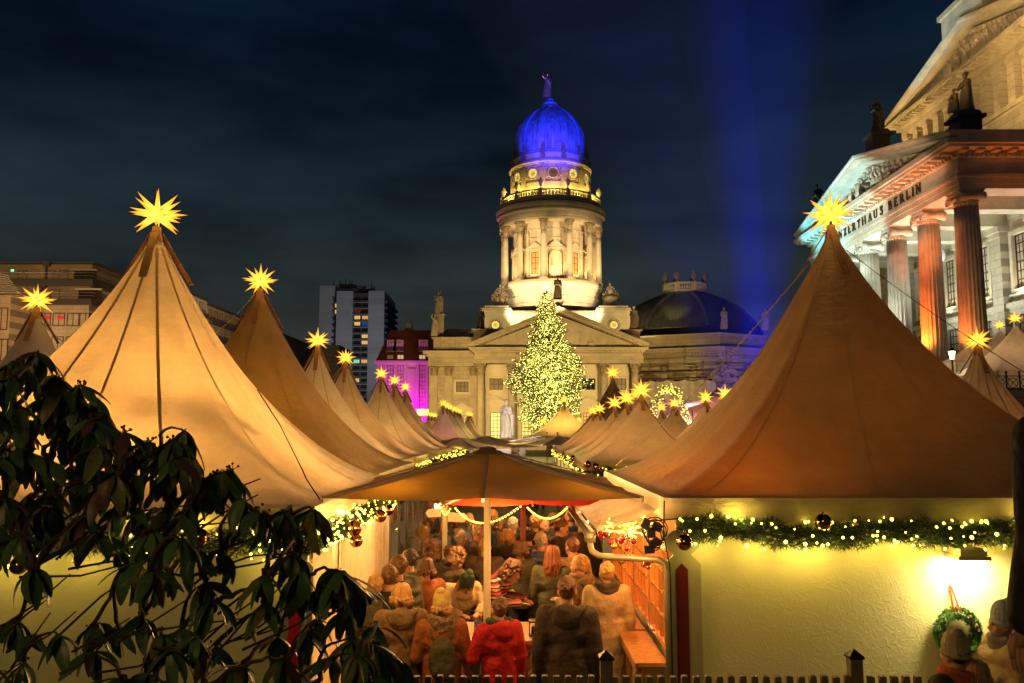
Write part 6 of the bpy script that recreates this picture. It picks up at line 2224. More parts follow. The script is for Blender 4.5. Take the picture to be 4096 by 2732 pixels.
person(1993, 2390, 1.56, 208, 'drink', 'short', F_RED, 'short', H_BR, "person in a red coat and thick dark scarf holding a cup at the table", scarf=F_GREENK, hood=F_RED)
person(2050, 2256, 1.70, 75, 'lean', 'short', stripe, 'curly', H_BR, "curly haired person in a striped knit jumper leaning on the table", hood=stripe)
person(2030, 2118, 1.70, 180, 'down', 'knee', F_BLACK, 'bob', H_BL, "blond haired person in a black jacket right of the parasol pole", hood=F_BLACK)
person(2052, 2070, 1.74, 175, 'down', 'short', F_OLIVE, 'short', H_GY, "light haired person just left of the brown parasol pole")
person(2139, 2058, 1.82, 190, 'down', 'short', F_BLACK, 'short', H_BL, "tall blond person right of the brown parasol pole")
person(2112, 2113, 1.70, 200, 'down', 'short', F_OLIVE, 'short', H_DK, "dark haired person behind the blue quilted jacket")
person(2168, 2128, 1.74, 145, 'hold', 'puffer', F_NAVY, 'short', H_GY, "grey haired person in a blue quilted jacket")
person(2246, 2078, 1.86, 100, 'bow', 'knee', F_BLACK, 'short', H_BR, "tall man in a dark coat bowing left under the red parasol")
person(2325, 2060, 1.80, 180, 'down', 'knee', F_DBR, 'short', H_DK, "dark coated person with back turned beside the gutter pipe")
person(2210, 2185, 1.68, 170, 'down', 'knee', F_OLIVE, 'long', H_RD, "person with very long auburn hair seen from behind")
person(2314, 2220, 1.70, 235, 'hold', 'short', F_CAMEL, 'short', H_BL, "blond person with a rolled brown hood facing the stall window", hood=F_CAMEL, scarf=F_CAMEL)
person(2268, 2306, 1.80, 175, 'down', 'knee', F_DBR, 'short', H_BR, "broad man in a dark hooded parka nearest right of the table", hood=F_DBR)
person(2425, 2248, 1.70, 186, 'down', 'long', F_BEIGE, 'short', H_BL, "person in a long beige coat at the stall window", scarf=F_DBR, bag=None)
for a_ in ((1942, 2150, 1.70, 170, 'hold', 'short', F_DBR, 'short', H_BL, "blond head just left of the cream parasol pole"),
           (2080, 2165, 1.64, 200, 'down', 'short', F_OLIVE, 'bob', H_BR, "brown haired person between the two parasol poles"),
           (1700, 2235, 1.66, 215, 'hold', 'short', F_RUST, 'bob', H_BR, "person in rust brown behind the quilted olive jacket"),
           (2285, 2150, 1.72, 210, 'down', 'short', F_CAMEL, 'short', H_BR, "person in camel behind the very long auburn hair"),
           (1500, 2300, 1.66, 200, 'down', 'short', F_OLIVE, 'short', H_BL, "blond person in olive against the white curtain")):
    person(*a_)
# the far end of the lane
rgp = random.Random(11)
far = [(1975, 2040, 1.75), (2000, 2075, 1.70), (1880, 2055, 1.72), (1820, 2068, 1.68), (1765, 2080, 1.76), (2210, 2050, 1.75), (2280, 2040, 1.8), (1715, 2060, 1.78), (2095, 2062, 1.66), (2180, 2072, 1.7)]
for i, (px, py, hh) in enumerate(far):
    person(px, py, hh, rgp.uniform(0, 360), rgp.choice(['down', 'hold']), rgp.choice(['short', 'knee']), rgp.choice([F_BLACK, F_OLIVE, F_DBR, F_NAVY]), rgp.choice(['short', 'bob', 'short']), rgp.choice([H_BR, H_DK, H_BL]),
           ("shadowed person in dark clothes far back under the red parasol"), group="people packed under the red parasol")
for i, (px, py, Y) in enumerate(((2062, 1792, 38), (2085, 1786, 41), (2105, 1798, 36), (2122, 1790, 40), (2140, 1800, 34), (2040, 1808, 35), (2160, 1806, 33), (2098, 1812, 31), (2122, 1820, 29))):
    person(px, py, 1.72, rgp.uniform(0, 360), 'down', rgp.choice(['short', 'knee']), rgp.choice([F_BLACK, F_NAVY, F_DBR, F_GREY]), 'short', rgp.choice([H_BR, H_DK]),
           "tiny dark figure in the distant crowd right of the white monument", group="distant crowd by the monument", Y=Y)
# right foreground, before the lamplit wall
person(3812, 2552, 1.64, 205, 'hold', 'short', F_OLIVE, 'short', H_DK, "person in a khaki beanie and orange scarf below the wreath", hat=F_KHAKI, scarf=F_ORG)
person(4008, 2432, 1.74, 262, 'hold', 'puffer', F_BEIGE, 'short', H_DK, "person in a grey beanie and pale quilted jacket at the right edge", hat=F_GKN, scarf=F_GREY)
person(3905, 2640, 1.5, 150, 'hold', 'short', F_BEIGE, 'bob', H_BL, "smaller person with a pale jacket and red scarf between the two beanies", scarf=F_RED)
# onlooker on the steps beside the photographer, cut by the right edge
st_ = thing("stone_steps", (2.2, 2.0, 0), "dark stone stair landing at the lower right foreground", "steps")
mb = MB(); mb.b2(1.45, 4, .8, 3.2, 0, 1.61); mb.build("landing", M("step_stone_dark", (.08, .075, .07), .8), st_)
person(4315, 1340, 1.84, 195, 'down', 'short', F_BLACK, 'short', H_DK, "dark silhouette of an onlooker cut off by the right edge", Y=2.8, z0=1.61, hood=F_BLACK)

# ------------------------------------------------------------------ statues
def statue_mesh(kind):
    k = ("statue", kind)
    if k in FIG: return FIG[k]
    mb = MB(); mb.smooth = True
    rg = random.Random(len(kind) * 13 + ord(kind[0]))
    if kind.startswith("robed"):
        lean = rg.uniform(-.06, .06)
        n = 44; rows = 12; vs = []
        ph = rg.uniform(0, 6)
        for j in range(rows + 1):
            f = j / rows
            z = 1.16 * f
            rx = .27 * (1 - f) ** .8 * .45 + .17; ry = .25 * (1 - f) ** .8 * .45 + .14
            for i in range(n):
                a = 2 * PI * i / n
                w = 1 + (.10 * math.sin(a * 6 + ph + f * 1.4) + .06 * math.sin(a * 11 + ph * 2 - f * 2)) * (1 - f * .5)
                vs.append((lean * f + rx * w * math.cos(a), ry * w * math.sin(a), z))
        fs = [(j * n + i, j * n + (i + 1) % n, (j + 1) * n + (i + 1) % n, (j + 1) * n + i) for j in range(rows) for i in range(n)]
        fs += [tuple(range(n))[::-1], tuple(range(rows * n, rows * n + n))]
        mb.add(vs, fs)
        mb.sph((lean, 0, 1.24), (.19, .14, .2), 16, 10); mb.sph((lean, 0, 1.38), (.2, .12, .1), 14, 8)
        limb(mb, (lean, 0, 1.45), (lean, -.02, 1.56), .055, .05)
        hd = Vector((lean + .01, -.03, 1.66))
        mb.sph(hd, (.085, .10, .12), 14, 10); mb.sph(hd + Vector((0, -.095, -.02)), .02, 6, 5); mb.sph(hd + Vector((0, .03, .03)), (.10, .11, .10), 12, 8)
        if kind.endswith("lyre"):
            a1 = [(lean - .2, 0, 1.4), (lean - .3, -.05, 1.15), (lean - .1, -.2, 1.2)]; a2 = [(lean + .2, 0, 1.4), (lean + .3, .02, 1.12), (lean + .22, -.1, .92)]
            mb.tube([(-.05, -.24, 1.05), (-.2, -.26, 1.3), (-.12, -.26, 1.5)], .03, 6); mb.tube([(.05, -.24, 1.05), (.18, -.26, 1.3), (.1, -.26, 1.5)], .03, 6)
        elif kind.endswith("raised"):
            a1 = [(lean - .2, 0, 1.4), (lean - .36, -.05, 1.5), (lean - .32, -.1, 1.78)]; a2 = [(lean + .2, 0, 1.4), (lean + .28, 0, 1.1), (lean + .1, -.18, 1.05)]
        else:
            a1 = [(lean - .2, 0, 1.4), (lean - .28, -.02, 1.1), (lean - .02, -.2, 1.14)]; a2 = [(lean + .2, 0, 1.4), (lean + .27, .0, 1.12), (lean + .05, -.18, 1.22)]
        for a_ in (a1, a2):
            limb(mb, a_[0], a_[1], .075, .06); limb(mb, a_[1], a_[2], .06, .045); mb.sph(a_[2], .05, 8, 6)
        # sash over the shoulder and hanging cloak
        mb.tube([(lean - .16, -.1, 1.44), (lean - .02, -.17, 1.25), (lean + .14, -.16, 1.02), (lean + .2, -.1, .7), (lean + .18, -.12, .35)], [.06, .07, .07, .06, .04], 8)
        mb.tube([(lean + .18, .08, 1.42), (lean + .24, .14, 1.0), (lean + .2, .18, .5), (lean + .24, .16, .1)], [.08, .1, .1, .08], 8)
        for i in range(7):
            t = i / 6
            mb.tube([(lean - .18 + .05 * i, -.13 - .02 * math.sin(i * 2), 1.0 - .05 * i), (lean - .15 + .06 * i, -.17 - .03 * math.sin(i), .55 - .03 * i), (lean - .16 + .06 * i, -.16, .12)], [.02, .03, .025], 6)
    elif kind == "group":
        for (cx, cz, s_) in ((0, .95, 1.0), (-.45, .45, .85), (.42, .4, .85), (.1, .3, .8)):
            base = Vector((cx, -.05 if cz > .8 else -.25, cz))
            mb.sph(base, (.24 * s_, .2 * s_, .3 * s_), 12, 8); mb.sph(base + Vector((0, -.03, .28 * s_)), (.2 * s_, .14 * s_, .16 * s_), 12, 8)
            mb.sph(base + Vector((.02, -.06, .56 * s_)), (.1 * s_, .11 * s_, .13 * s_), 12, 8)
            for q in (-1, 1):
                limb(mb, base + Vector((q * .2 * s_, 0, .33 * s_)), base + Vector((q * .36 * s_, -.15, .1)), .07, .055); limb(mb, base + Vector((q * .36 * s_, -.15, .1)), base + Vector((q * .15, -.35, .18)), .055, .04)
                limb(mb, base + Vector((q * .1, -.05, -.1)), base + Vector((q * .25, -.38, -.12)), .11, .09); limb(mb, base + Vector((q * .25, -.38, -.12)), base + Vector((q * .2, -.4, -.42)), .085, .05)
        mb.sph((0, .0, .25), (.75, .4, .3), 16, 8); mb.tube([(.1, -.1, 1.6), (.25, -.15, 2.1)], [.02, .01], 5)
        for i in range(16): mb.sph((rg.uniform(-.7, .7), rg.uniform(-.45, .0), rg.uniform(0, .7)), rg.uniform(.06, .14), 8, 6)
    elif kind == "seated":
        mb.sph((0, 0, .5), (.34, .3, .34), 14, 8); mb.sph((0, .02, .95), (.24, .17, .3), 14, 8); mb.sph((0, .0, 1.12), (.25, .15, .12), 12, 8)
        limb(mb, (0, 0, 1.18), (0, -.04, 1.34), .06, .055); mb.sph((0, -.06, 1.43), (.095, .11, .13), 12, 8); mb.sph((0, -.02, 1.47), (.12, .13, .12), 12, 8)
        for q in (-1, 1):
            limb(mb, (q * .22, 0, 1.12), (q * .34, -.08, .85), .08, .065); limb(mb, (q * .34, -.08, .85), (q * .1, -.3, .82), .06, .045)
            limb(mb, (q * .14, -.1, .6), (q * .2, -.5, .62), .15, .12); limb(mb, (q * .2, -.5, .62), (q * .18, -.5, .1), .12, .09)
        for i in range(7): mb.tube([(-.3 + .1 * i, -.52 - .04 * math.sin(i * 2), .68), (-.32 + .11 * i, -.56, .3), (-.34 + .115 * i, -.5, .02)], [.04, .05, .05], 6)
        mb.b2(-.42, .42, -.25, .4, 0, .45)
    elif kind == "child_pair":
        for (cx, h_, yy) in ((.12, 1.7, .05), (-.28, 1.1, -.12)):
            s_ = h_ / 1.7
            mb.tube([(cx + .05, yy, 0), (cx, yy, .5 * s_), (cx, yy, 1.0 * s_), (cx, yy, 1.35 * s_)], [.24 * s_, .22 * s_, .19 * s_, .15 * s_], 14)
            mb.sph((cx, yy - .0, 1.28 * s_), (.2 * s_, .14 * s_, .14 * s_), 12, 8); mb.sph((cx - .02, yy - .05, 1.55 * s_), (.1 * s_, .11 * s_, .13 * s_), 12, 8); mb.sph((cx, yy, 1.62 * s_), (.12 * s_, .12 * s_, .09 * s_), 12, 8)
            limb(mb, (cx - .2 * s_, yy, 1.3 * s_), (cx - .28 * s_, yy - .15, 1.0 * s_), .06, .05); limb(mb, (cx - .28 * s_, yy - .15, 1.0 * s_), (cx, yy - .25, 1.05 * s_), .05, .04)
            for i in range(6): mb.tube([(cx - .15 + .06 * i, yy - .16, .9 * s_), (cx - .2 + .08 * i, yy - .22, .05)], [.03, .05], 6)
    FIG[k] = fuse_mesh(mb, "figure", STONE_D, .024, 1)
    return FIG[k]


def statue(px, py0, py1, Y, kind, mat, label, rz=0.0, ped=None, name="statue", loc=None, zs=None, group=None):
    """py0 top, py1 foot in the photo"""
    a, b = at(px, py0, Y), at(px, py1, Y)
    h = a.z - b.z
    me = statue_mesh(kind)
    H0 = max(v.co.z for v in me.vertices)
    t = thing(name, (b.x, Y, b.z + .02), label, "statue", group, rz=R(rz))
    o = put("figure", me, t, scale=h / H0); slot(o, mat)
    if ped:
        mb = MB(); w = ped
        mb.box((0, 0, -.10), (w, w, .2)); o = put("plinth", mb.mesh("plinth", mat), t); t.location.z += .2
    return t


G1 = STONE_D
MARB = M("white_marble", (.75, .70, .62), .5, var=.15, vscale=2)
BRZ = M("bronze_dark", (.05, .04, .03), .5, .5, var=.4)
BRZG = M("bronze_green", (.10, .26, .20), .6, .2, var=.4, vscale=4)
PURP = STONE
# on the tower church
mb = MB(); mb.smooth = True
statue(2187, 291, 392, TY, "robed_raised", M("statue_gilt", (.55, .45, .25), .3, .8), "slim gilded figure crowning the blue dome", rz=20)
statue(2000, 1120, 1210, 146.5, "group", G1, "carved figure group on the left corner block of the tower")
statue(2440, 1112, 1205, 146.5, "group", G1, "carved figure group with raised staff on the right corner block", rz=160)
statue(2229, 1101, 1203, 128.5, "robed", BRZ, "dark figure standing on the pediment peak before the tower", rz=25)
statue(1752, 1167, 1258, YW + 4, "robed_lyre", STONE, "statue on the tall pedestal over the left wing roof", rz=-20)
statue(1737, 1255, 1345, YW + .9, "robed_raised", STONE, "statue at the outer edge of the left wing attic", rz=40)
statue(1921, 1228, 1322, YP + 5, "robed_lyre", BRZ, "dark silhouetted statue at the left end of the church pediment", rz=30)
statue(2533, 1225, 1321, YP + 5, "robed", G1, "weathered statue at the right end of the church pediment", rz=-30)
statue(2895, 1229, 1317, 137.5, "robed", STONE, "statue on the corner of the scaffolded hall", rz=10)
statue(3061, 1234, 1322, 141.5, "robed_lyre", STONE, "statue in the blue light at the right end of the hall", rz=-20)
statue(2205, 1040, 1110, TY - 6.85, "robed", STONE, "saint statue in the tower niche behind the colonnade", rz=0)
# white marble poet monument
MY = 41.0
b = at(2022, 1763, MY)
mon = thing("monument_pedestal", (b.x, MY, 0), "white marble pedestal of the poet monument", "monument")
mb = MB(); zb = b.z
mb.b2(b.x - .95, b.x + .95, MY - .85, MY + .85, 0, zb - .25); mb.b2(b.x - .8, b.x + .8, MY - .75, MY + .75, zb - .245, zb - .12); mb.b2(b.x - .75, b.x + .75, MY - .7, MY + .7, zb - .115, zb)
mb.build("pedestal", MARB, mon)
mb = MB(); mb.b2(b.x - .6, b.x + .6, MY - .62, MY + .62, zb + .003, zb + .1); mb.build("plinth", BRZ, mon)
statue(2022, 1598, 1752, MY, "robed", MARB, "large white marble statue of a draped poet in the market lane", rz=-30)
statue(2062, 1768, 1850, MY - 2.2, "seated", MARB, "seated white marble figure at the foot of the monument", rz=-15)
# concert hall figures
for (px, y0, y1, Y, kind, lab, rz, pz_) in ((3858, 292, 452, 50.5, "child_pair", "dark figure pair on the near corner of the concert hall gable", -60, (452, 548)),
                                            (3508, 395, 525, 62.5, "robed_lyre", "dark figure on the peak of the concert hall portico", -70, (525, 600)),
                                            (3272, 738, 862, 74.0, "robed", "dark figure on the far corner of the concert hall portico", -60, None)):
    statue(px, y0, y1, Y, kind, BRZ, lab, rz=rz)
    if pz_:
        zz1, zz0 = at(px, pz_[0], Y).z, at(px, pz_[1], Y).z
        x = at(px, pz_[0], Y).x
        mb = MB()
        mb.box((x, Y, (zz0 + zz1) / 2 - .2), (1.35, 1.35, zz1 - zz0 - .1 + .3)); mb.box((x, Y, zz1 - .42), (1.75, 1.75, .2)); mb.box((x, Y, zz1 - .1), (1.2, 1.2, .22))
        mb.build("statue_pedestal", BRZ, kh)
# bronze winged beast on the ridge, half out of the frame
t = thing("winged_statue", (35.6, 60.5, 36.8), "green bronze winged creature on the concert hall ridge at top edge", "statue")
# relief figures in the two gables
RF = {}
def relief(x, ylist, z0, heights, mat, flip=1):
    for y, h_ in zip(ylist, heights):
        kind = random.choice(["robed", "robed_lyre", "robed_raised", "seated"])
        me = statue_mesh(kind)
        H0 = 1.78 if kind != "seated" else 1.58
        o = put("relief_figure", me, kh, Vector((x, y, z0)) - origin(kh), rot=(0, 0, -PI / 2 + random.uniform(-.3, .3)), scale=(h_ / H0 * .9, h_ / H0 * 1.0, h_ / H0)); slot(o, mat)
random.seed(5)
ys = [YC + d for d in (-8.4, -7.2, -6, -4.9, -3.9, -3, -2.2, -1.4, -.6, .2, 1, 1.9, 2.8, 3.7, 4.8, 6, 7.2, 8.4)]
relief(27.55, ys, zt0 + .02, [max(.5, (1 - abs(y - YC) / 12.5) * 2.75 - .1) for y in ys], KSP)
ys = [62.5 + d for d in (-9.3, -8, -6.7, -5.4, -4.2, -3, -1.6, -.3, 1.1, 2.4, 3.7, 5.0, 6.3, 7.6, 8.8)]
relief(36.0, ys, 31.27, [max(.6, (1 - abs(y - 62.5) / 12.8) * 3.1 - .1) for y in ys], KSP)
for x_, s_, k_ in ((-6.2, .9, "seated"), (-3.4, 1.6, "seated"), (3.6, 2.4, "robed_raised"), (5.0, 1.8, "seated"), (7.6, 1.1, "seated"), (-1.2, 2.6, "robed")):
    o = put("relief_figure", statue_mesh(k_), cath, Vector((PXC + x_, YP - .25, zc1 + .1)) - origin(cath), scale=(s_ / 1.7 * 1.2, s_ / 1.7 * .45, s_ / 1.7)); slot(o, STONE)
def winged():
    mb = MB(); mb.smooth = True
    mb.sph((0, 0, 1.6), (.55, 1.1, .6), 16, 10)
    limb(mb, (0, -.8, 1.9), (0, -1.6, 2.9), .45, .3); mb.sph((0, -1.95, 3.0), (.2, .45, .24), 12, 8)
    for s in (-1, 1):
        limb(mb, (s * .3, -.8, 1.4), (s * .35, -1.5, 1.1), .24, .15); limb(mb, (s * .35, -1.5, 1.1), (s * .35, -1.7, .35), .14, .09); mb.sph((s * .35, -1.8, .25), (.12, .18, .12), 8, 6)
        limb(mb, (s * .32, .8, 1.4), (s * .4, 1.1, .8), .32, .18); limb(mb, (s * .4, 1.1, .8), (s * .4, .9, .1), .15, .1); mb.sph((s * .4, .75, .1), (.13, .2, .1), 8, 6)
        for i in range(8):
            limb(mb, (s * .45, -.3 + i * .1, 2.0), (s * (1.0 + .08 * i), .3 + i * .28, 3.6 - i * .28), .14, .07, 8)
    mb.tube([(0, 1.0, 1.7), (0, 1.6, 1.6), (0, 1.9, 1.0), (0, 1.8, .4)], [.12, .14, .12, .05], 8)
    return fuse_mesh(mb, "figure", BRZG, .05, 2)
me = winged()
put("figure", me, t, (0, 0, .02), rot=(0, 0, R(-62)), scale=1.0)
# stone lion with winged genius
lt = thing("lion_statue", (0, 0, 0), "stone lion ridden by a winged figure with a lyre, bathed in violet light", "statue")
a, b = at(2905, 1450, 52), at(2905, 1562, 52)
lt.location = (b.x, 52, 5.4); lh = a.z - 5.4
mb = MB(); mb.smooth = True
mb.sph((0, 0, 1.25), (1.0, .42, .42), 18, 10); mb.sph((-.75, 0, 1.32), (.5, .42, .5), 14, 10); mb.sph((.8, 0, 1.25), (.45, .4, .42), 14, 10)
limb(mb, (-.9, 0, 1.5), (-1.4, 0, 1.75), .36, .28); mb.sph((-1.55, 0, 1.75), (.30, .24, .24), 14, 8); mb.sph((-1.8, 0, 1.64), (.15, .15, .13), 10, 6)
for i in range(60):
    a_ = random.uniform(0, 2 * PI); mb.sph((-1.15 + random.uniform(-.25, .2), .36 * math.cos(a_), 1.62 + .36 * math.sin(a_)), .09, 6, 5)
for x_, y_, b_ in ((-.85, -.25, -.2), (-.7, .25, .1), (.85, -.25, .15), (1.0, .25, .3)):
    limb(mb, (x_, y_, 1.05), (x_ + b_ * .6, y_, .55), .22, .14); limb(mb, (x_ + b_ * .6, y_, .55), (x_ + b_, y_, .12), .13, .10); mb.sph((x_ + b_ - .12, y_, .09), (.2, .13, .1), 8, 6)
mb.tube([(1.2, 0, 1.35), (1.5, 0, 1.0), (1.55, 0, .5), (1.75, .0, .3)], [.09, .07, .06, .09], 8)
put("lion", fuse_mesh(mb, "lion", STONE, .04, 2), lt, scale=lh / 3.1)
mb = MB(); mb.smooth = True
mb.sph((0, 0, 2.0), (.24, .2, .35), 14, 8); mb.sph((0, 0, 2.3), (.26, .17, .14), 12, 8); mb.sph((-.02, 0, 2.72), (.15, .14, .17), 12, 8); limb(mb, (0, 0, 2.4), (0, 0, 2.6), .08, .07)
for s in (-1, 1):
    limb(mb, (0, s * .22, 2.3), (-.25, s * .3, 2.05), .08, .07); limb(mb, (-.25, s * .3, 2.05), (-.5, s * .12, 2.2), .065, .05)
    limb(mb, (0, s * .15, 1.75), (-.35, s * .45, 1.6), .16, .12); limb(mb, (-.35, s * .45, 1.6), (-.2, s * .5, 1.05), .11, .07)
for i in range(8): mb.tube([(-.1 + i * .05, -.3, 1.9), (-.3 + i * .09, -.5, 1.3), (-.35 + i * .1, -.5, .95)], [.05, .06, .03], 6)
mb.tube([(-.55, 0, 1.75), (-.8, 0, 2.1), (-.65, 0, 2.5)], .045, 6); mb.tube([(-.5, 0, 1.75), (-.42, 0, 2.1), (-.5, 0, 2.5)], .045, 6)
put("rider", fuse_mesh(mb, "rider", STONE, .032, 1), lt, scale=lh / 3.1)
for s in (-1, 1):
    mb = MB(); mb.smooth = True
    for i in range(9):
        limb(mb, (.18, s * .12, 2.35 - i * .03), (.55 + .11 * i, s * (.45 + .02 * i), 2.55 - .09 * i), .06, .045, 8)
    put("wing", fuse_mesh(mb, "wing", STONE, .03, 1), lt, scale=lh / 3.1)
# ------------------------------------------------------------------ Christmas tree
NEED = M("spruce_needles", (0.06, 0.12, 0.03), 0.7, var=.5, vscale=1.5)
BARK = M("bark", (0.09, 0.055, 0.03), 0.9, var=.4, vscale=6, bump=.6)
TY2 = 95.0
b0, b1 = at(2203, 1715, TY2), at(2186, 1176, TY2)
xt = thing("christmas_tree", (b0.x, TY2, 0), "huge Christmas tree covered in thousands of yellow lights before the church", "Christmas tree")
kpx = b1.z / (at(2203, 1176, TY2).z) and TY2 / FP
tz = b1.z
mb = MB(); mb.smooth = True
mb.tube([(b0.x, TY2, 0), (b0.x * .5 + b1.x * .5, TY2, tz * .5), (b1.x, TY2, tz)], [.32, .2, .03], 10); mb.build("trunk", BARK, xt)
WID = [(1172, 4), (1190, 12), (1220, 31), (1270, 49), (1330, 68), (1400, 98), (1425, 122), (1480, 142), (1510, 160), (1560, 128), (1620, 112), (1660, 112), (1720, 84), (1765, 60)]
def wid_at(z):
    pts_ = [(at(2200, y, TY2).z, w * kpx) for y, w in WID]
    for (za, wa), (zb_, wb) in zip(pts_, pts_[1:]):
        if zb_ <= z <= za: return wb + (wa - wb) * (z - zb_) / (za - zb_)
    return pts_[0][1] if z > pts_[0][0] else pts_[-1][1]
rg = random.Random(21)
fol = MB(); bulbs = MB(); twigs = MB()
z = 1.6
while z < tz - .1:
    f = z / tz
    w = wid_at(z)
    nb = max(5, int(8 + w * 2.6))
    for k in range(nb):
        a = 2 * PI * (k + rg.random() * .8) / nb + z * 1.7
        L = w * rg.uniform(.60, 1.22)
        zz = z + rg.uniform(-.25, .25)
        ax = b0.x + (b1.x - b0.x) * zz / tz
        d = Vector((math.cos(a), math.sin(a), 0)); sd_ = Vector((-d.y, d.x, 0))
        pts_ = []
        for i in range(8):
            t = i / 7
            pts_.append(Vector((ax, TY2, zz + .4)) + d * L * t + Vector((0, 0, -L * .30 * t + L * .16 * t * t * t)))
        if L > .8: twigs.tube(pts_, [.03 * (1 - i / 9) for i in range(8)], 4)
        ns = int(16 + L * 13)
        for q in range(ns):
            t = (q + rg.random()) / ns
            t = t ** .75
            i = min(6, int(t * 7)); p = pts_[i].lerp(pts_[i + 1], t * 7 - i)
            sw = (.10 + .34 * L * .45 * (1 - t) ** .7) * rg.uniform(-1, 1)
            p = p + sd_ * sw + Vector((0, 0, rg.uniform(-.30, .04) * min(1, L)))
            dd = (d * rg.uniform(.5, 1) + sd_ * (1.1 if sw > 0 else -1.1) * rg.uniform(.1, .9) + Vector((0, 0, rg.uniform(-.5, .25)))).normalized()
            ll = rg.uniform(.18, .38) * (.6 + .4 * min(1, L))
            up = dd.cross(Vector((rg.uniform(-1, 1), rg.uniform(-1, 1), rg.uniform(-1, 1)))).normalized() * rg.uniform(.025, .06)
            fol.add([p - up * .4, p + dd * ll * .5 - up, p + dd * ll, p + dd * ll * .5 + up], [(0, 1, 2, 3)], False)
            u2 = dd.cross(up).normalized() * .04
            fol.add([p - u2 * .4, p + dd * ll * .45 - u2, p + dd * ll * .9, p + dd * ll * .45 + u2], [(0, 1, 2, 3)], False)
            if rg.random() < .30 and d.y < .45:
                bq = p + dd * ll * rg.uniform(.3, 1.0) + Vector((0, 0, .05))
                bulbs.octa(bq, rg.choice((.022, .028, .034, .05)))
    z += .36 if z < tz * .8 else .28
fol.build("foliage", NEED, xt, kind="stuff")
twigs.build("branches", BARK, xt, kind="stuff")
TREEB = M("tree_bulb", (1, .9, .5), .4, emit=(1.0, .80, .17), es=7.0, sample_emit=False)
bulbs.build("bulbs", TREEB, xt, kind="stuff")
for (dx, zz, w_) in ((-3, 4, 1300), (3.2, 4.5, 1300), (0, 8, 1500), (-1.8, 11, 900), (1.7, 11.5, 900), (0, 15, 500)):
    lamp("tree_glow", 'POINT', (b0.x + dx, TY2 - 3.6 + zz * .12, zz), w_, (1, .78, .2), 1.2)
sp = star((b1.x, TY2, tz + .65), .78, "pale white star on the very tip of the Christmas tree", False)
for ch in sp.children:
    if ch.name.startswith("rays") or ch.name.startswith("lamp"):
        slot(ch, M("white_star", (.9, .9, .8), .5, emit=(1, .90, .55), es=1.0, sample_emit=False))

# ------------------------------------------------------------------ garlands
GARM = M("garland_needles", (0.022, 0.062, 0.018), 0.55, var=.4, vscale=20)
BULB = M("garland_bulb", (1, .9, .5), .4, emit=(1.0, .72, .07), es=9.0, sample_emit=False)
BULBF = M("garland_bulb_far", (1, .9, .5), .4, emit=(1.0, .72, .07), es=4.0, sample_emit=False)
COPPER = M("bauble_copper", (0.55, 0.27, 0.08), 0.08, 1.0)
REDB = M("bauble_red", (0.45, 0.01, 0.008), 0.12, .35, coat=1.0)
GOLDB = M("bauble_gold", (0.75, 0.42, 0.06), 0.12, .9)


def garland(pts, r, label, dens=900, bdens=24, br=.012, lamps=0.5, lw=1.3, seed=1, near=True):
    pts = [Vector(p) for p in pts]
    t = thing("light_garland", pts[0], label, "garland", "fir garlands with fairy lights along the tent eaves")
    rg = random.Random(seed)
    seg = [(a, b, (b - a).length) for a, b in zip(pts, pts[1:])]
    tot = sum(s[2] for s in seg)
    def P(u):
        for a, b, L in seg:
            if u <= L: return a.lerp(b, u / L), (b - a).normalized()
            u -= L
        return seg[-1][1], (seg[-1][1] - seg[-1][0]).normalized()
    core = MB(); core.tube([P(tot * i / 40)[0] + Vector((0, 0, .02 * math.sin(i * 1.3))) for i in range(41)], .02, 6); core.build("wire", CABLE, t)
    fo = MB(); bu = MB()
    for i in range(int(tot * dens)):
        u = rg.uniform(0, tot); c, d = P(u)
        a = rg.uniform(0, 2 * PI)
        x = d.cross(Vector((0, 0, 1))).normalized(); y = x.cross(d)
        rad = (x * math.cos(a) + y * math.sin(a))
        rr_ = r * rg.uniform(.15, .8) * (1 + .25 * math.sin(u * 9) + .18 * math.sin(u * 23 + 1))
        p = c + rad * rr_ + Vector((0, 0, .02 * math.sin(u * 3)))
        for _ in range(2):
            dd = (rad * rg.uniform(.2, 1.1) + d * rg.uniform(-1, 1) + Vector((rg.uniform(-.5, .5), rg.uniform(-.5, .5), rg.uniform(-.5, .5)))).normalized()
            L = r * rg.uniform(.35, .62)
            w = dd.cross(Vector((rg.uniform(-1, 1), rg.uniform(-1, 1), rg.uniform(-1, 1)))).normalized() * (.0035 if near else .008)
            fo.add([p - w, p + w, p + dd * L], [(0, 1, 2)], False)
    for i in range(int(tot * bdens)):
        u = rg.uniform(0, tot); c, d = P(u)
        a = rg.uniform(0, 2 * PI)
        x = d.cross(Vector((0, 0, 1))).normalized(); y = x.cross(d)
        rad = x * math.cos(a) + y * math.sin(a)
        if near and rad.dot((Vector((0, 0, 3.15)) - c).normalized()) < -.1 and rg.random() < .8: rad = -rad
        p = c + rad * r * rg.uniform(.9, 1.15)
        q = rg.choice((.6, .8, 1, 1, 1.35)) * br
        if near: bu.sph(p, q, 8, 6)
        else: bu.octa(p, q)
    fo.build("fir_foliage", GARM, t, kind="stuff"); bu.build("bulbs", BULB if near else BULBF, t, kind="stuff")
    if lamps:
        n = max(1, int(tot / lamps))
        for i in range(n):
            c, d = P(tot * (i + .5) / n)
            side = rg.choice((-1, 1))
            lamp("fairy_light", 'POINT', c + Vector((0, -.05, side * r * 1.1 - .02)) + d * rg.uniform(-.1, .1), lw, (1, .68, .12), .02)
    return t


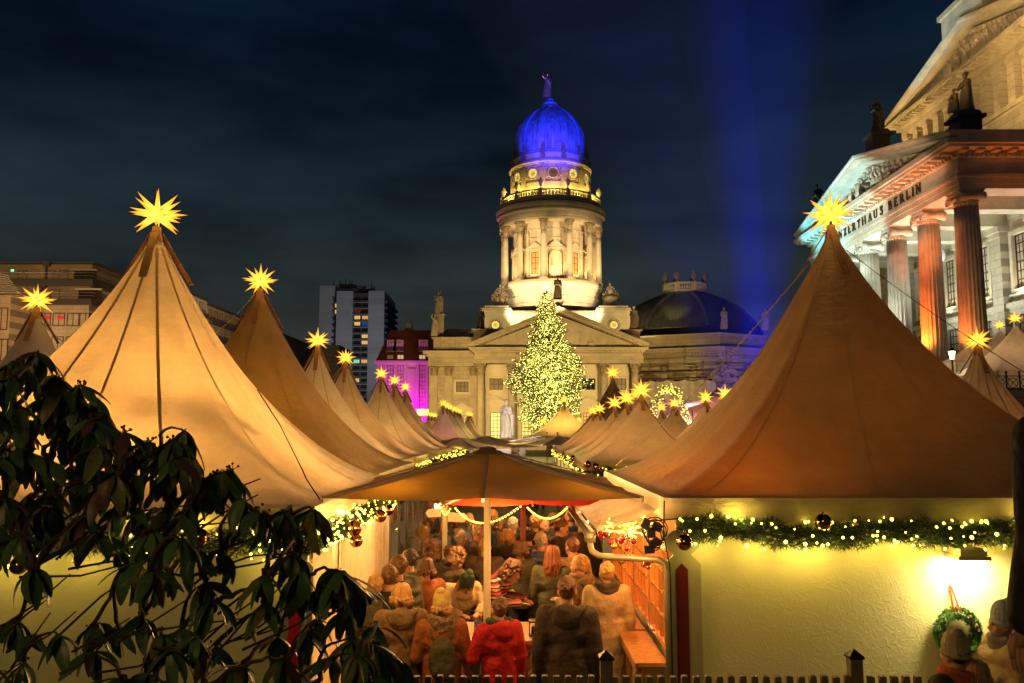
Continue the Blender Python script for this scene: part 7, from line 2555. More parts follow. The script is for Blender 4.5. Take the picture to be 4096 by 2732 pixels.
def bauble(p, r, mat, label, hook=0.0, group=None):
    t = thing("bauble", p, label, "bauble", group)
    mb = MB(); mb.sph((0, 0, 0), r, 24, 16); put("ball", mb.mesh("ball", mat), t)
    mb = MB(); mb.lathe([(r * .18, r * .96), (r * .18, r * 1.14), (r * .1, r * 1.16)], n=10); mb.tube([(r * .0 + .012 * math.cos(a), 0, r * 1.22 + .012 * math.sin(a)) for a in (0, 1, 2, 3, 4, 5)], .002, 4, closed=True)
    put("cap", mb.mesh("cap", GOLDB), t)
    if hook:
        mb = MB(); mb.tube([(0, 0, r * 1.2), (0, 0, r * 1.2 + hook)], .0022, 4); put("thread", mb.mesh("thread", ROPE), t)
    return t


RX0 = R1.x - 2.60; LX1 = L1.x + 2.5
zg_ = at(3300, 2130, 7.68).z
garland([(RX0 + .12, 7.66, zg_ + .0)] + [(RX0 + .12 + (4.6) * i / 14, 7.68, zg_ + .035 * math.sin(i * 1.4) - .01) for i in range(1, 15)], .125,
        "thick lit fir garland across the cream wall under the big brown tent", dens=3000, bdens=30, br=.012, seed=2, lw=3.2, lamps=.3)
zl = at(700, 2175, 7.18).z
garland([(LX1 - 4.9 + 4.9 * i / 14, 7.16, zl + .03 * math.sin(i * 1.7)) for i in range(15)], .12, "lit fir garland behind the leafy shrub under the seamed tent", dens=2000, bdens=26, br=.0115, seed=3, lw=2.6)
garland([(LX1 + .04, 7.2 + (5.0) * i / 10, zl + .0 + .03 * math.sin(i * 2.1)) for i in range(11)], .11, "lit fir garland running back above the white curtain", dens=1800, bdens=40, br=.0115, seed=4, lw=3.0, lamps=.45)
garland([(-2.0, 17.0 + 18 * i / 8, 2.25) for i in range(9)], .13, "distant lit garland under the left lane tents", dens=500, bdens=22, br=.02, seed=5, near=False, lamps=2.2, lw=7)
garland([(1.72, 34.0 - 16.2 * i / 8, 2.24) for i in range(9)], .14, "lit garland with copper balls along the right lane stalls", dens=600, bdens=24, br=.02, seed=6, near=False, lamps=2.0, lw=7)
garland([(1.72 + 3.0 * i / 6, 17.7, 2.2 + .02 * math.sin(i * 2)) for i in range(7)], .13, "lit garland across the front of the right lane tent", dens=1500, bdens=24, br=.017, seed=7, near=False, lamps=.9, lw=5)
for i, (px, py, Y, rr_) in enumerate(((2738, 2168, 7.5, .074), (3293, 2088, 7.5, .074), (75, 2262, 7.0, .074), (800, 2150, 7.0, .074), (1415, 2113, 8.3, .078), (1425, 2163, 8.4, .066), (1520, 2064, 9.8, .076), (1553, 2040, 10.6, .07), (1602, 1996, 12.2, .07))):
    lab = ["copper ball at the left end of the garland over the red striped post", "copper ball hanging mid garland on the cream wall", "copper ball half hidden by leaves at the far left", "copper ball behind the upper shrub leaves",
           "large copper ball nearest on the curtain garland", "copper ball just below the nearest one on the curtain garland", "third copper ball back on the curtain garland", "fourth copper ball back on the curtain garland", "smallest copper ball at the far end of the curtain garland"][i]
    bauble(at(px, py, Y), rr_, COPPER, lab)
for i, (px, py) in enumerate(((2352, 1858), (2384, 1866), (2572, 1866), (2292, 1833), (2318, 1846))):
    bauble(at(px, py, 17.45 if px > 2350 else 20.5), .075, COPPER, "small copper ball on the right lane garland", group="copper balls on the right lane garland")
rgl = lamp  # keep

# ------------------------------------------------------------------ stall with the cream board wall
def osb(name, col):
    m = M(name, col, .55)
    nt = m.node_tree; b = nt.nodes["Principled BSDF"]
    tcn = nt.nodes.new("ShaderNodeTexCoord")
    prev = None
    for i, (rot, sc_) in enumerate(((0.3, (70, 1, 16)), (-0.5, (60, 1, 13)), (1.2, (64, 1, 15)), (-1.2, (75, 1, 14)))):
        mp_ = nt.nodes.new("ShaderNodeMapping"); mp_.inputs["Rotation"].default_value = (0, rot, 0); mp_.inputs["Scale"].default_value = (sc_[2] * .55, 1, sc_[0] * .75)
        mp_.inputs["Location"].default_value = (i * 3.1, 0, i * 1.7)
        mq_ = nt.nodes.new("ShaderNodeMapping"); mq_.inputs["Rotation"].default_value = (0, rot, 0); nt.links.new(tcn.outputs["Object"], mq_.inputs[0]); mp_.inputs["Rotation"].default_value = (0, 0, 0)
        nt.links.new(mq_.outputs[0], mp_.inputs[0])
        n_ = nt.nodes.new("ShaderNodeTexNoise"); n_.inputs["Scale"].default_value = 1.0; n_.inputs["Detail"].default_value = 1.5; n_.inputs["Distortion"].default_value = .6
        nt.links.new(mp_.outputs[0], n_.inputs["Vector"])
        rp = nt.nodes.new("ShaderNodeMapRange"); rp.inputs["From Min"].default_value = .60; rp.inputs["From Max"].default_value = .66
        nt.links.new(n_.outputs["Fac"], rp.inputs["Value"])
        if prev is None: prev = rp.outputs[0]
        else:
            mx_ = nt.nodes.new("ShaderNodeMath"); mx_.operation = 'MAXIMUM'
            nt.links.new(prev, mx_.inputs[0]); nt.links.new(rp.outputs[0], mx_.inputs[1]); prev = mx_.outputs[0]
    bp = nt.nodes.new("ShaderNodeBump"); bp.inputs["Strength"].default_value = .3; bp.inputs["Distance"].default_value = .006
    nt.links.new(prev, bp.inputs["Height"]); nt.links.new(bp.outputs[0], b.inputs["Normal"])
    return m


WALLP = osb("painted_strand_board", (0.66, 0.62, 0.34))
BOARD = M("painted_board_olive", (0.33, 0.32, 0.19), 0.55, var=.12, vscale=3, bump=.1)
REDST = M("stripe_red_paint", (0.11, 0.003, 0.006), 0.5, var=.15)
WOODO = M("lacquered_larch", (0.55, 0.24, 0.07), 0.25, var=.35, vscale=3, stretch=(6, 6, 1), coat=.5)
hutR = thing("market_stall", (R1.x, 10.25, 0), "cream boarded market stall under the big brown tent", "stall")
xs0, xs1 = RX0 + .12, R1.x + 2.45
for i in range(2):
    xa = xs0 + (xs1 - xs0) * (0 if i == 0 else .535); xb = xs0 + (xs1 - xs0) * (.535 if i == 0 else 1) - (.004 if i == 0 else 0)
    mb = MB(); mb.b2(xa, xb, 7.85, 7.88, 0, 2.44); mb.build("wall_panel", WALLP, hutR)
mb = MB(); mb.b2(xs0, xs1, 12.5, 12.55, 0, 2.44); mb.build("back_wall", WALLP, hutR)
mb = MB(); mb.b2(xs1 - .04, xs1, 7.95, 12.49, 0, 2.44); mb.build("side_wall", WALLP, hutR)
def corner_board(par, pxc, Y, ytop, ysh, yneck, wpx, spx, ystripe, red):
    c = at(pxc, ysh, Y); k = Y / FP
    z = lambda py: at(pxc, py, Y).z
    w = wpx * k / 2
    zs, zn, zt_ = z(ysh), z(yneck), z(ytop)
    pr = [(-w, 0), (w, 0), (w, zs), (w * .48, zn)]
    arc = []
    rr_ = w * 1.0; cz = (zn + zt_) / 2
    for i in range(9):
        a = -PI * .32 + (PI * .82) * i / 8
        arc.append((rr_ * math.cos(a) * .98, cz + (zt_ - zn) * .52 * math.sin(a)))
    pr += arc + [(-x, zz) for x, zz in reversed(arc)] + [(-w * .48, zn), (-w, zs)]
    mb = MB(); mb.prism(pr, (c.x, Y, 0), (1, 0, 0), (0, 0, 1), (0, .04, 0)); mb.build("corner_board", BOARD, par, fix=True)
    sw = spx * k / 2; zz = z(ystripe)
    mb = MB(); mb.prism([(-sw, .02), (sw, .02), (sw, zz - sw * 1.05), (0, zz), (-sw, zz - sw * 1.05)], (c.x - .01, Y - .006, 0), (1, 0, 0), (0, 0, 1), (0, .012, 0)); mb.build("red_stripe", red, par, fix=True)
corner_board(hutR, 2731, 7.80, 2120, 2257, 2219, 140, 47, 2253, REDST)
# alley side: lattice shutters and sloping counter
LX = xs0 - .02
HUTW = M("stall_interior_red", (0.45, 0.10, 0.04), .7)  # red wall colour helps imitate the warm glow inside
mb = MB(); mb.b2(LX, LX + .04, 7.96, 12.5, 0, 1.02); mb.build("side_wall", BOARD, hutR)
mb = MB(); mb.b2(LX + 1.3, LX + 1.34, 7.96, 12.4, 0, 2.3); mb.build("inner_wall", HUTW, hutR)
for s_ in range(4):
    y0_ = 8.05 + s_ * 1.12
    sh = MB(); sh.b2(LX - .03, LX + .03, y0_, y0_ + .05, 1.05, 2.02); sh.b2(LX - .03, LX + .03, y0_ + 1.03, y0_ + 1.08, 1.05, 2.02); sh.b2(LX - .03, LX + .03, y0_ + .05, y0_ + 1.03, 1.05, 1.10); sh.b2(LX - .03, LX + .03, y0_ + .05, y0_ + 1.03, 1.97, 2.02)
    so_ = sh.build("window_frame", WOODO, hutR)
    for i in range(1, 4):
        mb = MB(); mb.b2(LX - .02, LX + .02, y0_ + .05 + .98 * i / 4 - .012, y0_ + .05 + .98 * i / 4 + .012, 1.10, 1.97); mb.build("glazing_bar", WOODO, so_)
        mb = MB(); mb.b2(LX - .018, LX + .018, y0_ + .05, y0_ + 1.03, 1.10 + .87 * i / 4 - .012, 1.10 + .87 * i / 4 + .012); mb.build("glazing_bar", WOODO, so_)
for k in range(9):
    y = 8.2 + k * .5
    mb = MB(); mb.b2(LX + .35, LX + .37, y, y + .3, 1.1, 1.1 + (.25 + .15 * (k % 3))); mb.build("goods_box", [F_RED, GOLDB, M("paper_pale", (.7, .6, .4), .7)][k % 3], hutR)
    mb = MB(); mb.b2(LX + .2, LX + .5, 8.0, 12.2, 1.06, 1.09); mb.build("inner_shelf", WOODO, hutR) if k == 0 else None
for i, (y0_, y1_) in enumerate(((7.98, 9.2), (9.3, 12.3))):
    mb = MB(); mb.beam((LX - .20, y0_, .98), (LX - .20, y1_, .98), .30, .035); mb.build("counter", WOODO, hutR)
    mb = MB(); mb.beam((LX - .345, y0_, .955), (LX - .345, y1_, .955), .02, .07); mb.build("counter_edge", WOODO, hutR)
for k in range(7):
    y = 8.2 + k * .62
    mb = MB(); mb.beam((LX - .02, y, .45), (LX - .30, y, .95), .05, .05, up=(0, 1, 0)); mb.beam((LX - .30, y, .0), (LX - .30, y, .95), .05, .05, up=(0, 1, 0)); mb.build("counter_bracket", WOODO, hutR)
for y in (8.6, 9.8, 11.2):
    lamp("stall_lamp", 'POINT', (LX + .6, y, 2.05), 55, (1, .36, .08), .12)
lamp("stall_lamp", 'POINT', (LX - .25, 9.0, 2.0), 16, (1, .5, .14), .1); lamp("stall_lamp", 'POINT', (LX - .25, 11.2, 2.0), 26, (1, .5, .14), .1)
PIPEM = M("painted_pipe", (.30, .27, .16), .35, .2, var=.2, vscale=6)
# awning, gutter and pipes
aw = thing("stall_awning", (LX, 10, 2.3), "sloping canvas awning with gutter over the lattice window", "awning")
PX_ = .80
mb = MB(); mb.smooth = True
vs = []
for j in range(13):
    y = 8.15 + 5.2 * j / 12
    for i in range(9):
        f = i / 8
        vs.append((LX + .02 + (PX_ - LX) * f, y, 2.44 - .27 * f - .03 * math.sin(PI * f) + .008 * math.sin(j * 1.9)))
mb.add(vs, [(j * 9 + i, j * 9 + i + 1, (j + 1) * 9 + i + 1, (j + 1) * 9 + i) for j in range(12) for i in range(8)])
mb.build("canvas", CANV, aw)
mb = MB()
gp = [(PX_ - .055 + .055 * math.cos(PI + a * PI / 8), 2.16 + .055 * math.sin(PI + a * PI / 8)) for a in range(9)]
mb.add([(x, 8.1, z) for x, z in gp] + [(x, 13.4, z) for x, z in gp], [(i, i + 1, 10 + i, 9 + i) for i in range(8)]); mb.build("gutter", PIPEM, aw)
mb = MB(); mb.smooth = True
mb.tube([(PX_ - .05, 8.18, 2.12), (PX_ - .05, 8.16, 2.04), (PX_ - .04, 8.1, 1.99), (PX_ + .02, 8.05, 1.96), (PX_ + .1, 8.0, 1.955), (LX - .14, 7.85, 1.95), (LX - .09, 7.8, 1.92), (LX - .08, 7.78, 1.85), (LX - .08, 7.78, 0)], .030, 10)
mb.build("downpipe", PIPEM, aw)
mb = MB(); mb.tube([(PX_ - .05, 8.18, 2.16), (PX_ - .05, 8.18, 2.07)], .055, 10); mb.build("pipe_collar", PIPEM, aw)
rgb_ = random.Random(9)
for i in range(24):
    if i < 17: y, x, z = rgb_.uniform(8.25, 9.4), rgb_.uniform(.92, 1.30), rgb_.uniform(1.98, 2.10)
    else: y, x, z = rgb_.uniform(8.1, 8.8), rgb_.uniform(1.05, 1.36), rgb_.uniform(1.80, 1.9)
    bauble((x, y, z), rgb_.uniform(.026, .038), REDB if rgb_.random() < .75 else GOLDB, "small shiny ball hanging on a thread under the awning", hook=2.2 - z, group="red and gold balls hanging under the awning")
tg = thing("light_tangle", (1.15, 8.3, 2.2), "tangle of bright string lights under the awning edge", "string lights")
mb = MB(); mb.smooth = True; bu = MB()
pts_ = [Vector((rgb_.uniform(.85, 1.42), rgb_.uniform(8.15, 8.9), rgb_.uniform(2.10, 2.26))) for _ in range(46)]
mb.tube(pts_, .0035, 4); mb.build("cord", M("cord_pale", (.6, .5, .25), .6), tg)
for i in range(110):
    q = rgb_.randrange(45); bu.sph(pts_[q].lerp(pts_[q + 1], rgb_.random()), .008, 6, 4)
bu.build("bulbs", BULB, tg, kind="stuff")
for x in (.95, 1.2, 1.4): lamp("fairy_light", 'POINT', (x, 8.3, 2.14), 3.2, (1, .72, .25), .03)
# socket cluster and cables on the corner
sk = thing("socket_cluster", at(2605, 2130, 7.72), "cluster of black outdoor sockets and coiled cables at the stall corner", "cables")
O = sk.location
for i, (dx, dz) in enumerate(((0, 0), (-.05, .08), (.03, -.09), (-.02, -.15), (.05, .05))):
    mb = MB(); mb.box(O + Vector((dx, 0, dz)), (.07, .05, .09), rz=.3 * i, M=Matrix.Rotation(.5 * i, 3, 'Y')); mb.build("socket", CABLE, sk)
for i in range(5):
    pts_ = [O + Vector((.06 * math.cos(a * .6 + i) * (1 + i * .25) + .03, -.02, .11 * math.sin(a * .6 + i) + .02 * i - .05)) for a in range(11)]
    mb = MB(); mb.smooth = True; mb.tube(pts_, .006, 6); mb.build("cable_loop", CABLE, sk)
mb = MB(); mb.smooth = True
mb.tube([(1.385, 7.70, 2.5), (1.38, 7.70, 2.4), (1.375, 7.72, 2.2), (1.435, 7.76, 1.9), (1.44, 7.76, .9), (1.435, 7.76, 0)], .007, 6)
mb.tube([O + Vector((0, 0, .1)), O + Vector((.3, .0, .13)), O + Vector((.7, .0, .10)), O + Vector((.95, .02, .11))], .006, 6)
mb.build("supply_cable", CABLE, sk)
# wall floodlight
P = at(3848, 2212, 7.80)
fl_ = thing("wall_floodlight", (P.x, 7.8, P.z), "lit box floodlight with blown out glow on the cream wall", "wall lamp")
mb = MB(); mb.b2(P.x - .12, P.x + .12, 7.60, 7.86, P.z, P.z + .06); mb.b2(P.x - .145, P.x + .145, 7.58, 7.84, P.z - .035, P.z - .001); mb.build("housing", M("lamp_housing", (.5, .42, .25), .5), fl_)
mb = MB(); mb.b2(P.x - .11, P.x + .11, 7.62, 7.82, P.z - .05, P.z - .036); mb.build("tube_lamp", M("tube_lit", (1, 1, 1), .5, emit=(1, .88, .5), es=14, sample_emit=False), fl_)
mb = MB(); mb.b2(P.x - .16, P.x - .10, 7.84, 7.90, P.z - .0, P.z + .12); mb.build("bracket", BOARD, fl_)
lamp("wall_lamp_light", 'AREA', (P.x, 7.68, P.z - .07), 26, (1, .80, .36), .24, (P.x, 7.90, P.z - .7), size_y=.12)
# wreath with ribbon
P = at(3823, 2522, 7.84)
wr = thing("wreath", (P.x, 7.82, P.z), "green fir wreath with cones hanging by a red ribbon on the cream wall", "wreath")
mb = MB(); rgw_ = random.Random(6)
for i in range(5200):
    a = rgw_.uniform(0, 2 * PI); b_ = rgw_.uniform(0, 2 * PI)
    c = Vector((.165 * math.cos(a), 0, .165 * math.sin(a))); rad = Vector((math.cos(a) * math.cos(b_), -abs(math.sin(b_)) * .8, math.sin(a) * math.cos(b_)))
    p = c + rad * rgw_.uniform(.01, .05)
    dd = (rad + Vector((-math.sin(a), 0, math.cos(a))) * rgw_.uniform(.2, 1.4) + Vector((rgw_.uniform(-.4, .4), rgw_.uniform(-.4, .1), rgw_.uniform(-.4, .4)))).normalized()
    w = dd.cross(Vector((rgw_.uniform(-1, 1), rgw_.uniform(-1, 1), rgw_.uniform(-1, 1)))).normalized() * .0045
    mb.add([p - w, p + w, p + dd * .035], [(0, 1, 2)], False)
me = mb.mesh("fir_twigs", M("wreath_fir", (.06, .20, .03), .6, var=.4, vscale=20)); put("fir_twigs", me, wr, kind="stuff")
for a in (.9, .35, .1, 3.3, 2.5):
    mb = MB(); mb.smooth = True; mb.lathe([(.004, -.02), (.014, -.01), (.016, .004), (.008, .02), (.001, .026)], (.165 * math.cos(a), -.055, .165 * math.sin(a)), 8); put("cone", mb.mesh("cone", BARK), wr)
RIB = M("ribbon_red", (.55, .02, .01), .4)
q = at(3799, 2322, 7.84)
for s_, w in ((-1, 0), (1, .03)):
    mb = MB(); mb.beam((q.x - P.x + s_ * .004, .04, q.z - P.z), (s_ * .014 + w - .02, -.03, .17), .018, .003, up=(0, 1, 0)); me = mb.mesh("ribbon", RIB); put("ribbon", me, wr)
# ------------------------------------------------------------------ left stall behind the shrub
hutL = thing("market_stall", (L1.x, 9.75, 0), "cream boarded market stall behind the leafy shrub at left", "stall")
mb = MB(); mb.b2(L1.x - 2.6, LX1 - .12, 7.36, 7.40, 0, 2.40); mb.build("wall_panel", WALLP, hutL)
corner_board(hutL, 1188, 7.30, 2140, 2268, 2235, 128, 44, 2276, M("stripe_red_bright", (.6, .01, .01), .5))
mb = MB(); mb.tube([(LX1 - .04, 7.32, 2.4), (LX1 - .04, 7.32, 0)], .03, 10); mb.build("corner_pipe", STEEL, hutL)
CURT = canvas_mat("curtain_sheet", col=(.78, .70, .58), tcol=(.9, .62, .35), transl=.4, wrinkle=.3)
for k in range(4):
    y0_ = 7.5 + k * 1.12
    mb = MB(); mb.smooth = True; vs = []
    for i in range(29):
        for j in range(5):
            f = j / 4
            vs.append((LX1 - .02 + (.018 + .014 * f) * math.sin(i * 1.35 + k) + .008 * math.sin(i * 3.1), y0_ + 1.08 * i / 28, 2.38 - 2.36 * f))
    mb.add(vs, [(i * 5 + j, i * 5 + j + 1, (i + 1) * 5 + j + 1, (i + 1) * 5 + j) for i in range(28) for j in range(4)]); mb.build("curtain_sheet", CURT, hutL)
lamp("stall_lamp", 'POINT', (LX1 - .7, 9.6, 2.0), 40, (1, .5, .18), .2); lamp("stall_lamp", 'POINT', (LX1 - .9, 8.2, 1.3), 22, (1, .55, .22), .2)
# glazed booth further down the lane
gb = thing("glass_booth", (-1.7, 14, 0), "glazed booth with dark posts beyond the white curtain", "booth")
GLS = M("clear_glass", (.9, .95, .95), .03, trans=1.0)
for k in range(6):
    y = 12.15 + k * .85
    mb = MB(); mb.tube([(-1.62, y, 0), (-1.62, y, 2.45)], .018, 8); mb.build("post", DKMET, gb)
    if k < 5:
        mb = MB(); mb.b2(-1.625, -1.617, y + .03, y + .82, .4, 2.3); mb.build("pane", GLS, gb)
        mb = MB(); mb.b2(-1.64, -1.60, y + .03, y + .82, 0, .39); mb.build("kick_panel", BOARD, gb)
mb = MB(); mb.b2(-3.0, -2.96, 12.2, 16.4, 0, 2.4); mb.build("back_wall", M("booth_back", (.4, .33, .22), .7, var=.5, vscale=4), gb)
for k in range(3):
    mb = MB(); mb.b2(-2.95, -2.6, 12.3, 16.3, .7 + k * .55, .73 + k * .55); mb.build("shelf", WOODO, gb)
lamp("booth_lamp", 'POINT', (-2.3, 13.4, 2.1), 30, (1, .8, .45), .15); lamp("booth_lamp", 'POINT', (-2.3, 15.4, 2.1), 25, (1, .8, .45), .15)

# ------------------------------------------------------------------ parasols
def parasol(cx, cy_, half, ze, zp, mat, label, group=None, ribs=8, rot=0.0, pole=.036, polem=None, sag=.05, vent=True, valance=.0, finial=None):
    t = thing("parasol", (cx, cy_, 0), label, "parasol", group)
    def pt(a, f):
        # square outline
        c, s = math.cos(a), math.sin(a)
        m_ = 1 / max(abs(c), abs(s))
        z = ze + (zp - ze) * (1 - f) + (-sag * math.sin(PI * f) * abs(math.sin(2 * a)) ** 0)  # slight sag
        v = Vector((half * f * m_ * c, half * f * m_ * s, 0)); v.rotate(Euler((0, 0, rot)))
        return Vector((cx + v.x, cy_ + v.y, z))
    for q in range(4):
        mb = MB(); mb.smooth = True; vs = []
        N_, K = 16, 12
        for j in range(K + 1):
            f = .04 + .96 * j / K
            for i in range(N_ + 1):
                a = -PI / 4 + q * PI / 2 + PI / 2 * i / N_
                v = pt(a, f); u = abs(i / N_ - .5) * 2
                v.z -= .025 * f * math.sin(PI * ((i * 2) % N_) / N_)
                vs.append(v)
        mb.add(vs, [(j * (N_ + 1) + i, (j + 1) * (N_ + 1) + i, (j + 1) * (N_ + 1) + i + 1, j * (N_ + 1) + i + 1) for j in range(K) for i in range(N_)])
        mb.build("canopy_panel", mat, t)
    for k in range(ribs):
        a = PI / 4 * k
        p0, p1 = pt(a, .05), pt(a, 1.0)
        mb = MB(); mb.beam(p0 - Vector((0, 0, .035)), p1 - Vector((0, 0, .02)), .022, .03); mb.build("rib", polem or STEEL, t)
        pm = pt(a, .55) - Vector((0, 0, .05))
        mb = MB(); mb.beam((cx, cy_, zp - .36), pm + Vector((0, 0, .02)), .016, .02); mb.build("stretcher", polem or STEEL, t)
    for k in range(4):
        a = PI / 4 + PI / 2 * k
        mb = MB(); mb.beam(pt(a, .06) + Vector((0, 0, .008)), pt(a, 1.0) + Vector((0, 0, .006)), .03, .012); mb.build("hip_tape", SEAMM, t)
    mb = MB(); mb.smooth = True; mb.tube([(cx, cy_, 0), (cx, cy_, zp - .02)], pole, 14); mb.build("pole", polem or STEEL, t)
    if vent:
        mb = MB(); mb.smooth = True; mb.lathe([(.15, zp - .045), (.145, zp - .02), (.09, zp - .005), (.085, zp + .012), (.06, zp + .022), (.01, zp + .03)], (cx, cy_, 0), 16, caps=False); mb.build("top_cap", mat, t)
    if finial:
        mb = MB(); mb.sph((cx, cy_, zp + .1), .04, 8, 6); mb.tube([(cx, cy_, zp), (cx, cy_, zp + .14)], .02, 6); mb.build("finial", finial, t)
    return t


PARM = canvas_mat("parasol_beige", col=(.48, .36, .13), tcol=(.85, .62, .16), transl=.28, wrinkle=.12)
WPOLE = M("pole_cream", (.75, .66, .45), .35)
fl0, fr0 = at(1290, 1992, 7.12), at(2572, 2001, 7.12)
pk = at(1962, 1785, 8.46)
half = (fr0.x - fl0.x) / 2
parasol((fr0.x + fl0.x) / 2 + .0, 7.12 + half, half, fl0.z, pk.z - .03, PARM, "large square beige parasol spanning the lane in the foreground", polem=WPOLE)
REDP = canvas_mat("parasol_red", col=(.62, .04, .01), tcol=(.9, .08, .02), transl=.35, wrinkle=.1)
parasol(.15, 11.6, 1.08, 2.22, 2.62, REDP, "red parasol under and behind the large beige one", rot=.10, polem=M("pole_wood_red", (.25, .06, .02), .5))
for i, (px, pt_, pb, Y, hw_, lab, mt, fin) in enumerate(((1838, 1748, 1792, 33, 1.6, "small beige parasol left in the distant lane", CANV, None), (1948, 1742, 1786, 36, 1.6, "small grey green parasol left of the monument", M("parasol_grey", (.36, .38, .33), .7, transl=.2), None),
        (2230, 1742, 1775, 33, 1.5, "grey parasol with a wooden knob nearer the tree", M("parasol_grey", (.36, .38, .33), .7), WOODO), (2188, 1740, 1768, 38, 1.5, "grey parasol behind the other knobbed one", M("parasol_grey", (.36, .38, .33), .7), WOODO))):
    a_, b_ = at(px, pt_, Y), at(px, pb, Y)
    parasol(a_.x, Y, hw_, b_.z, a_.z, mt, lab, group="small parasols in the distant lane", rot=.5, vent=False, finial=fin)

# string lights under the red parasol
FEST = M("festoon_bulb", (1, .9, .4), .4, emit=(1.0, .72, .06), es=4, sample_emit=False)
for i, (pa, pm, pb) in enumerate((((1760, 2012), (1778, 2052), (1800, 2032)), ((1822, 2030), (1935, 2088), (2082, 2022)), ((2112, 2028), (2190, 2070), (2268, 2026)))):
    Y = 10.1
    A, Bm, C_ = at(*pa, Y), at(*pm, Y), at(*pb, Y)
    t = thing("string_lights", A, ["short end of yellow string lights at the arrow sign", "long yellow string light curve crossing behind the pole", "yellow string light curve at the right under the red parasol"][i], "string lights")
    mb = MB(); pts_ = []
    n = 26 if i else 8
    for k in range(n + 1):
        f = k / n
        pts_.append(A * (1 - f) ** 2 + (Bm * 2 - (A + C_) / 2) * 2 * f * (1 - f) + C_ * f * f)
    mb.tube(pts_, .005, 5); mb.build("cord", CABLE, t)
    mb = MB()
    for p in pts_: mb.sph(p - Vector((0, 0, .012)), .012, 8, 6)
    mb.build("bulbs", FEST, t, kind="stuff")
# blank arrow signpost
Y = 12.0
sg = thing("arrow_signpost", at(1780, 2300, Y) * 1, "white post with two blank pointed arrow boards", "sign")
sg.location.z = 0
k_ = Y / FP
SGM = M("sign_cream", (.72, .66, .42), .5)
c = at(1780, 2030, Y)
mb = MB(); mb.b2(c.x - .033, c.x + .033, Y - .02, Y + .04, 0, c.z + .03); mb.build("post", SGM, sg)
for s_, (xa, xb, ya, yb) in ((-1, (1766, 1703, 2033, 2068)), (1, (1792, 1872, 2048, 2088))):
    A, B = at(xa, ya, Y), at(xb, yb, Y)
    xm = A.x + (B.x - A.x) * .82
    mb = MB(); mb.prism([(A.x, A.z), (xm, A.z - .01), (B.x, (A.z + B.z) / 2), (xm, B.z), (A.x, B.z + .01)], (0, Y - .05, 0), (1, 0, 0), (0, 0, 1), (0, .03, 0)); mb.build("arrow_board", SGM, sg, fix=True)

# ------------------------------------------------------------------ table
tb = thing("standing_table", (-.12, 8.68, 0), "wooden standing table round the parasol pole", "table")
WOODT = M("table_wood", (.42, .22, .08), .4, var=.35, vscale=2.5, stretch=(1, 8, 8))
for k in range(6):
    y0_ = 8.28 + k * .135
    mb = MB(); mb.b2(-.62, .34, y0_, y0_ + .132, 1.085, 1.12); mb.build("table_plank", WOODT, tb)
mb = MB(); mb.b2(-.58, .30, 8.33, 9.04, 1.0, 1.083); mb.build("apron", WOODT, tb)
for x in (-.54, .25):
    for y in (8.35, 9.0):
        mb = MB(); mb.b2(x - .045, x + .045, y - .04, y + .04, 0, .999); mb.build("leg", WOODT, tb)
for s_, x in ((1, -.50), (-1, .21)):
    mb = MB(); mb.beam((x, 8.36, .98), (x + s_ * .32, 8.36, .35), .05, .06, up=(0, 1, 0)); mb.build("brace", WOODT, tb)
mb = MB(); mb.b2(-.28, .0, 8.55, 8.95, 0, .99); mb.build("stone_core", STONE, tb)
def small(name, label, cat, px, py, Y, fn, mat):
    P = at(px, py, Y); t = thing(name, (P.x, Y, 1.122), label, cat); mb = MB(); mb.smooth = True; fn(mb); put("body", mb.mesh("body", mat), t); return t
small("table_lantern", "small black lantern at the right end of the table", "lantern", 2133, 2520, 8.5, lambda m: (m.box((0, 0, .005), (.09, .09, .01)), m.box((0, 0, .135), (.09, .09, .012)), [m.box((x, y, .07), (.01, .01, .125)) for x in (-.036, .036) for y in (-.036, .036)], m.lathe([(.02, .012), (.02, .07), (.012, .09)], n=8)), DKMET)
small("glass_ashtray", "clear glass dish on the middle of the table", "dish", 2060, 2500, 8.6, lambda m: m.lathe([(.03, 0), (.06, .02), (.062, .045), (.052, .045), (.045, .02), (.001, .012)], n=14), GLS)
small("mug", "dark patterned mug on the table before the green beanie", "mug", 1912, 2460, 8.7, lambda m: (m.lathe([(.035, 0), (.038, .01), (.038, .095), (.033, .095), (.032, .01), (.001, .008)], n=14), m.tube([(.038, 0, .075), (.062, 0, .07), (.062, 0, .035), (.038, 0, .025)], .006, 6)), M("mug_dark", (.04, .05, .12), .3, var=.8, vscale=30))

# ------------------------------------------------------------------ picket fence
YF = 6.5
ztp = at(2000, 2699, YF).z
fn_ = thing("picket_fence", (at(2500, 2700, YF).x, YF, 0), "low fence of grey brown pickets with capped posts along the bottom edge", "fence")
PICK = M("picket_wood", (.20, .15, .075), .7, var=.4, vscale=5, stretch=(4, 4, 1), bump=.3)
mb = MB(); w = .0235
mb.b2(-w, w, -.045, 0, 0, ztp - .004); mb.prism([(-w, 0), (w, 0), (w * .8, .006), (-w * .8, .006)], (0, -.045, ztp - .004), (1, 0, 0), (0, 0, 1), (0, .045, 0))
PKM = mb.mesh("picket", PICK)
px = 1345
while px < 3668:
    if not (2395 < px < 2455 or 3385 < px < 3440):
        put("picket", PKM, fn_, Vector((at(px, 2700, YF).x, YF - .01 + random.uniform(-.003, .003), random.uniform(-.004, .004))) - Vector(fn_.location))
    px += 46.3
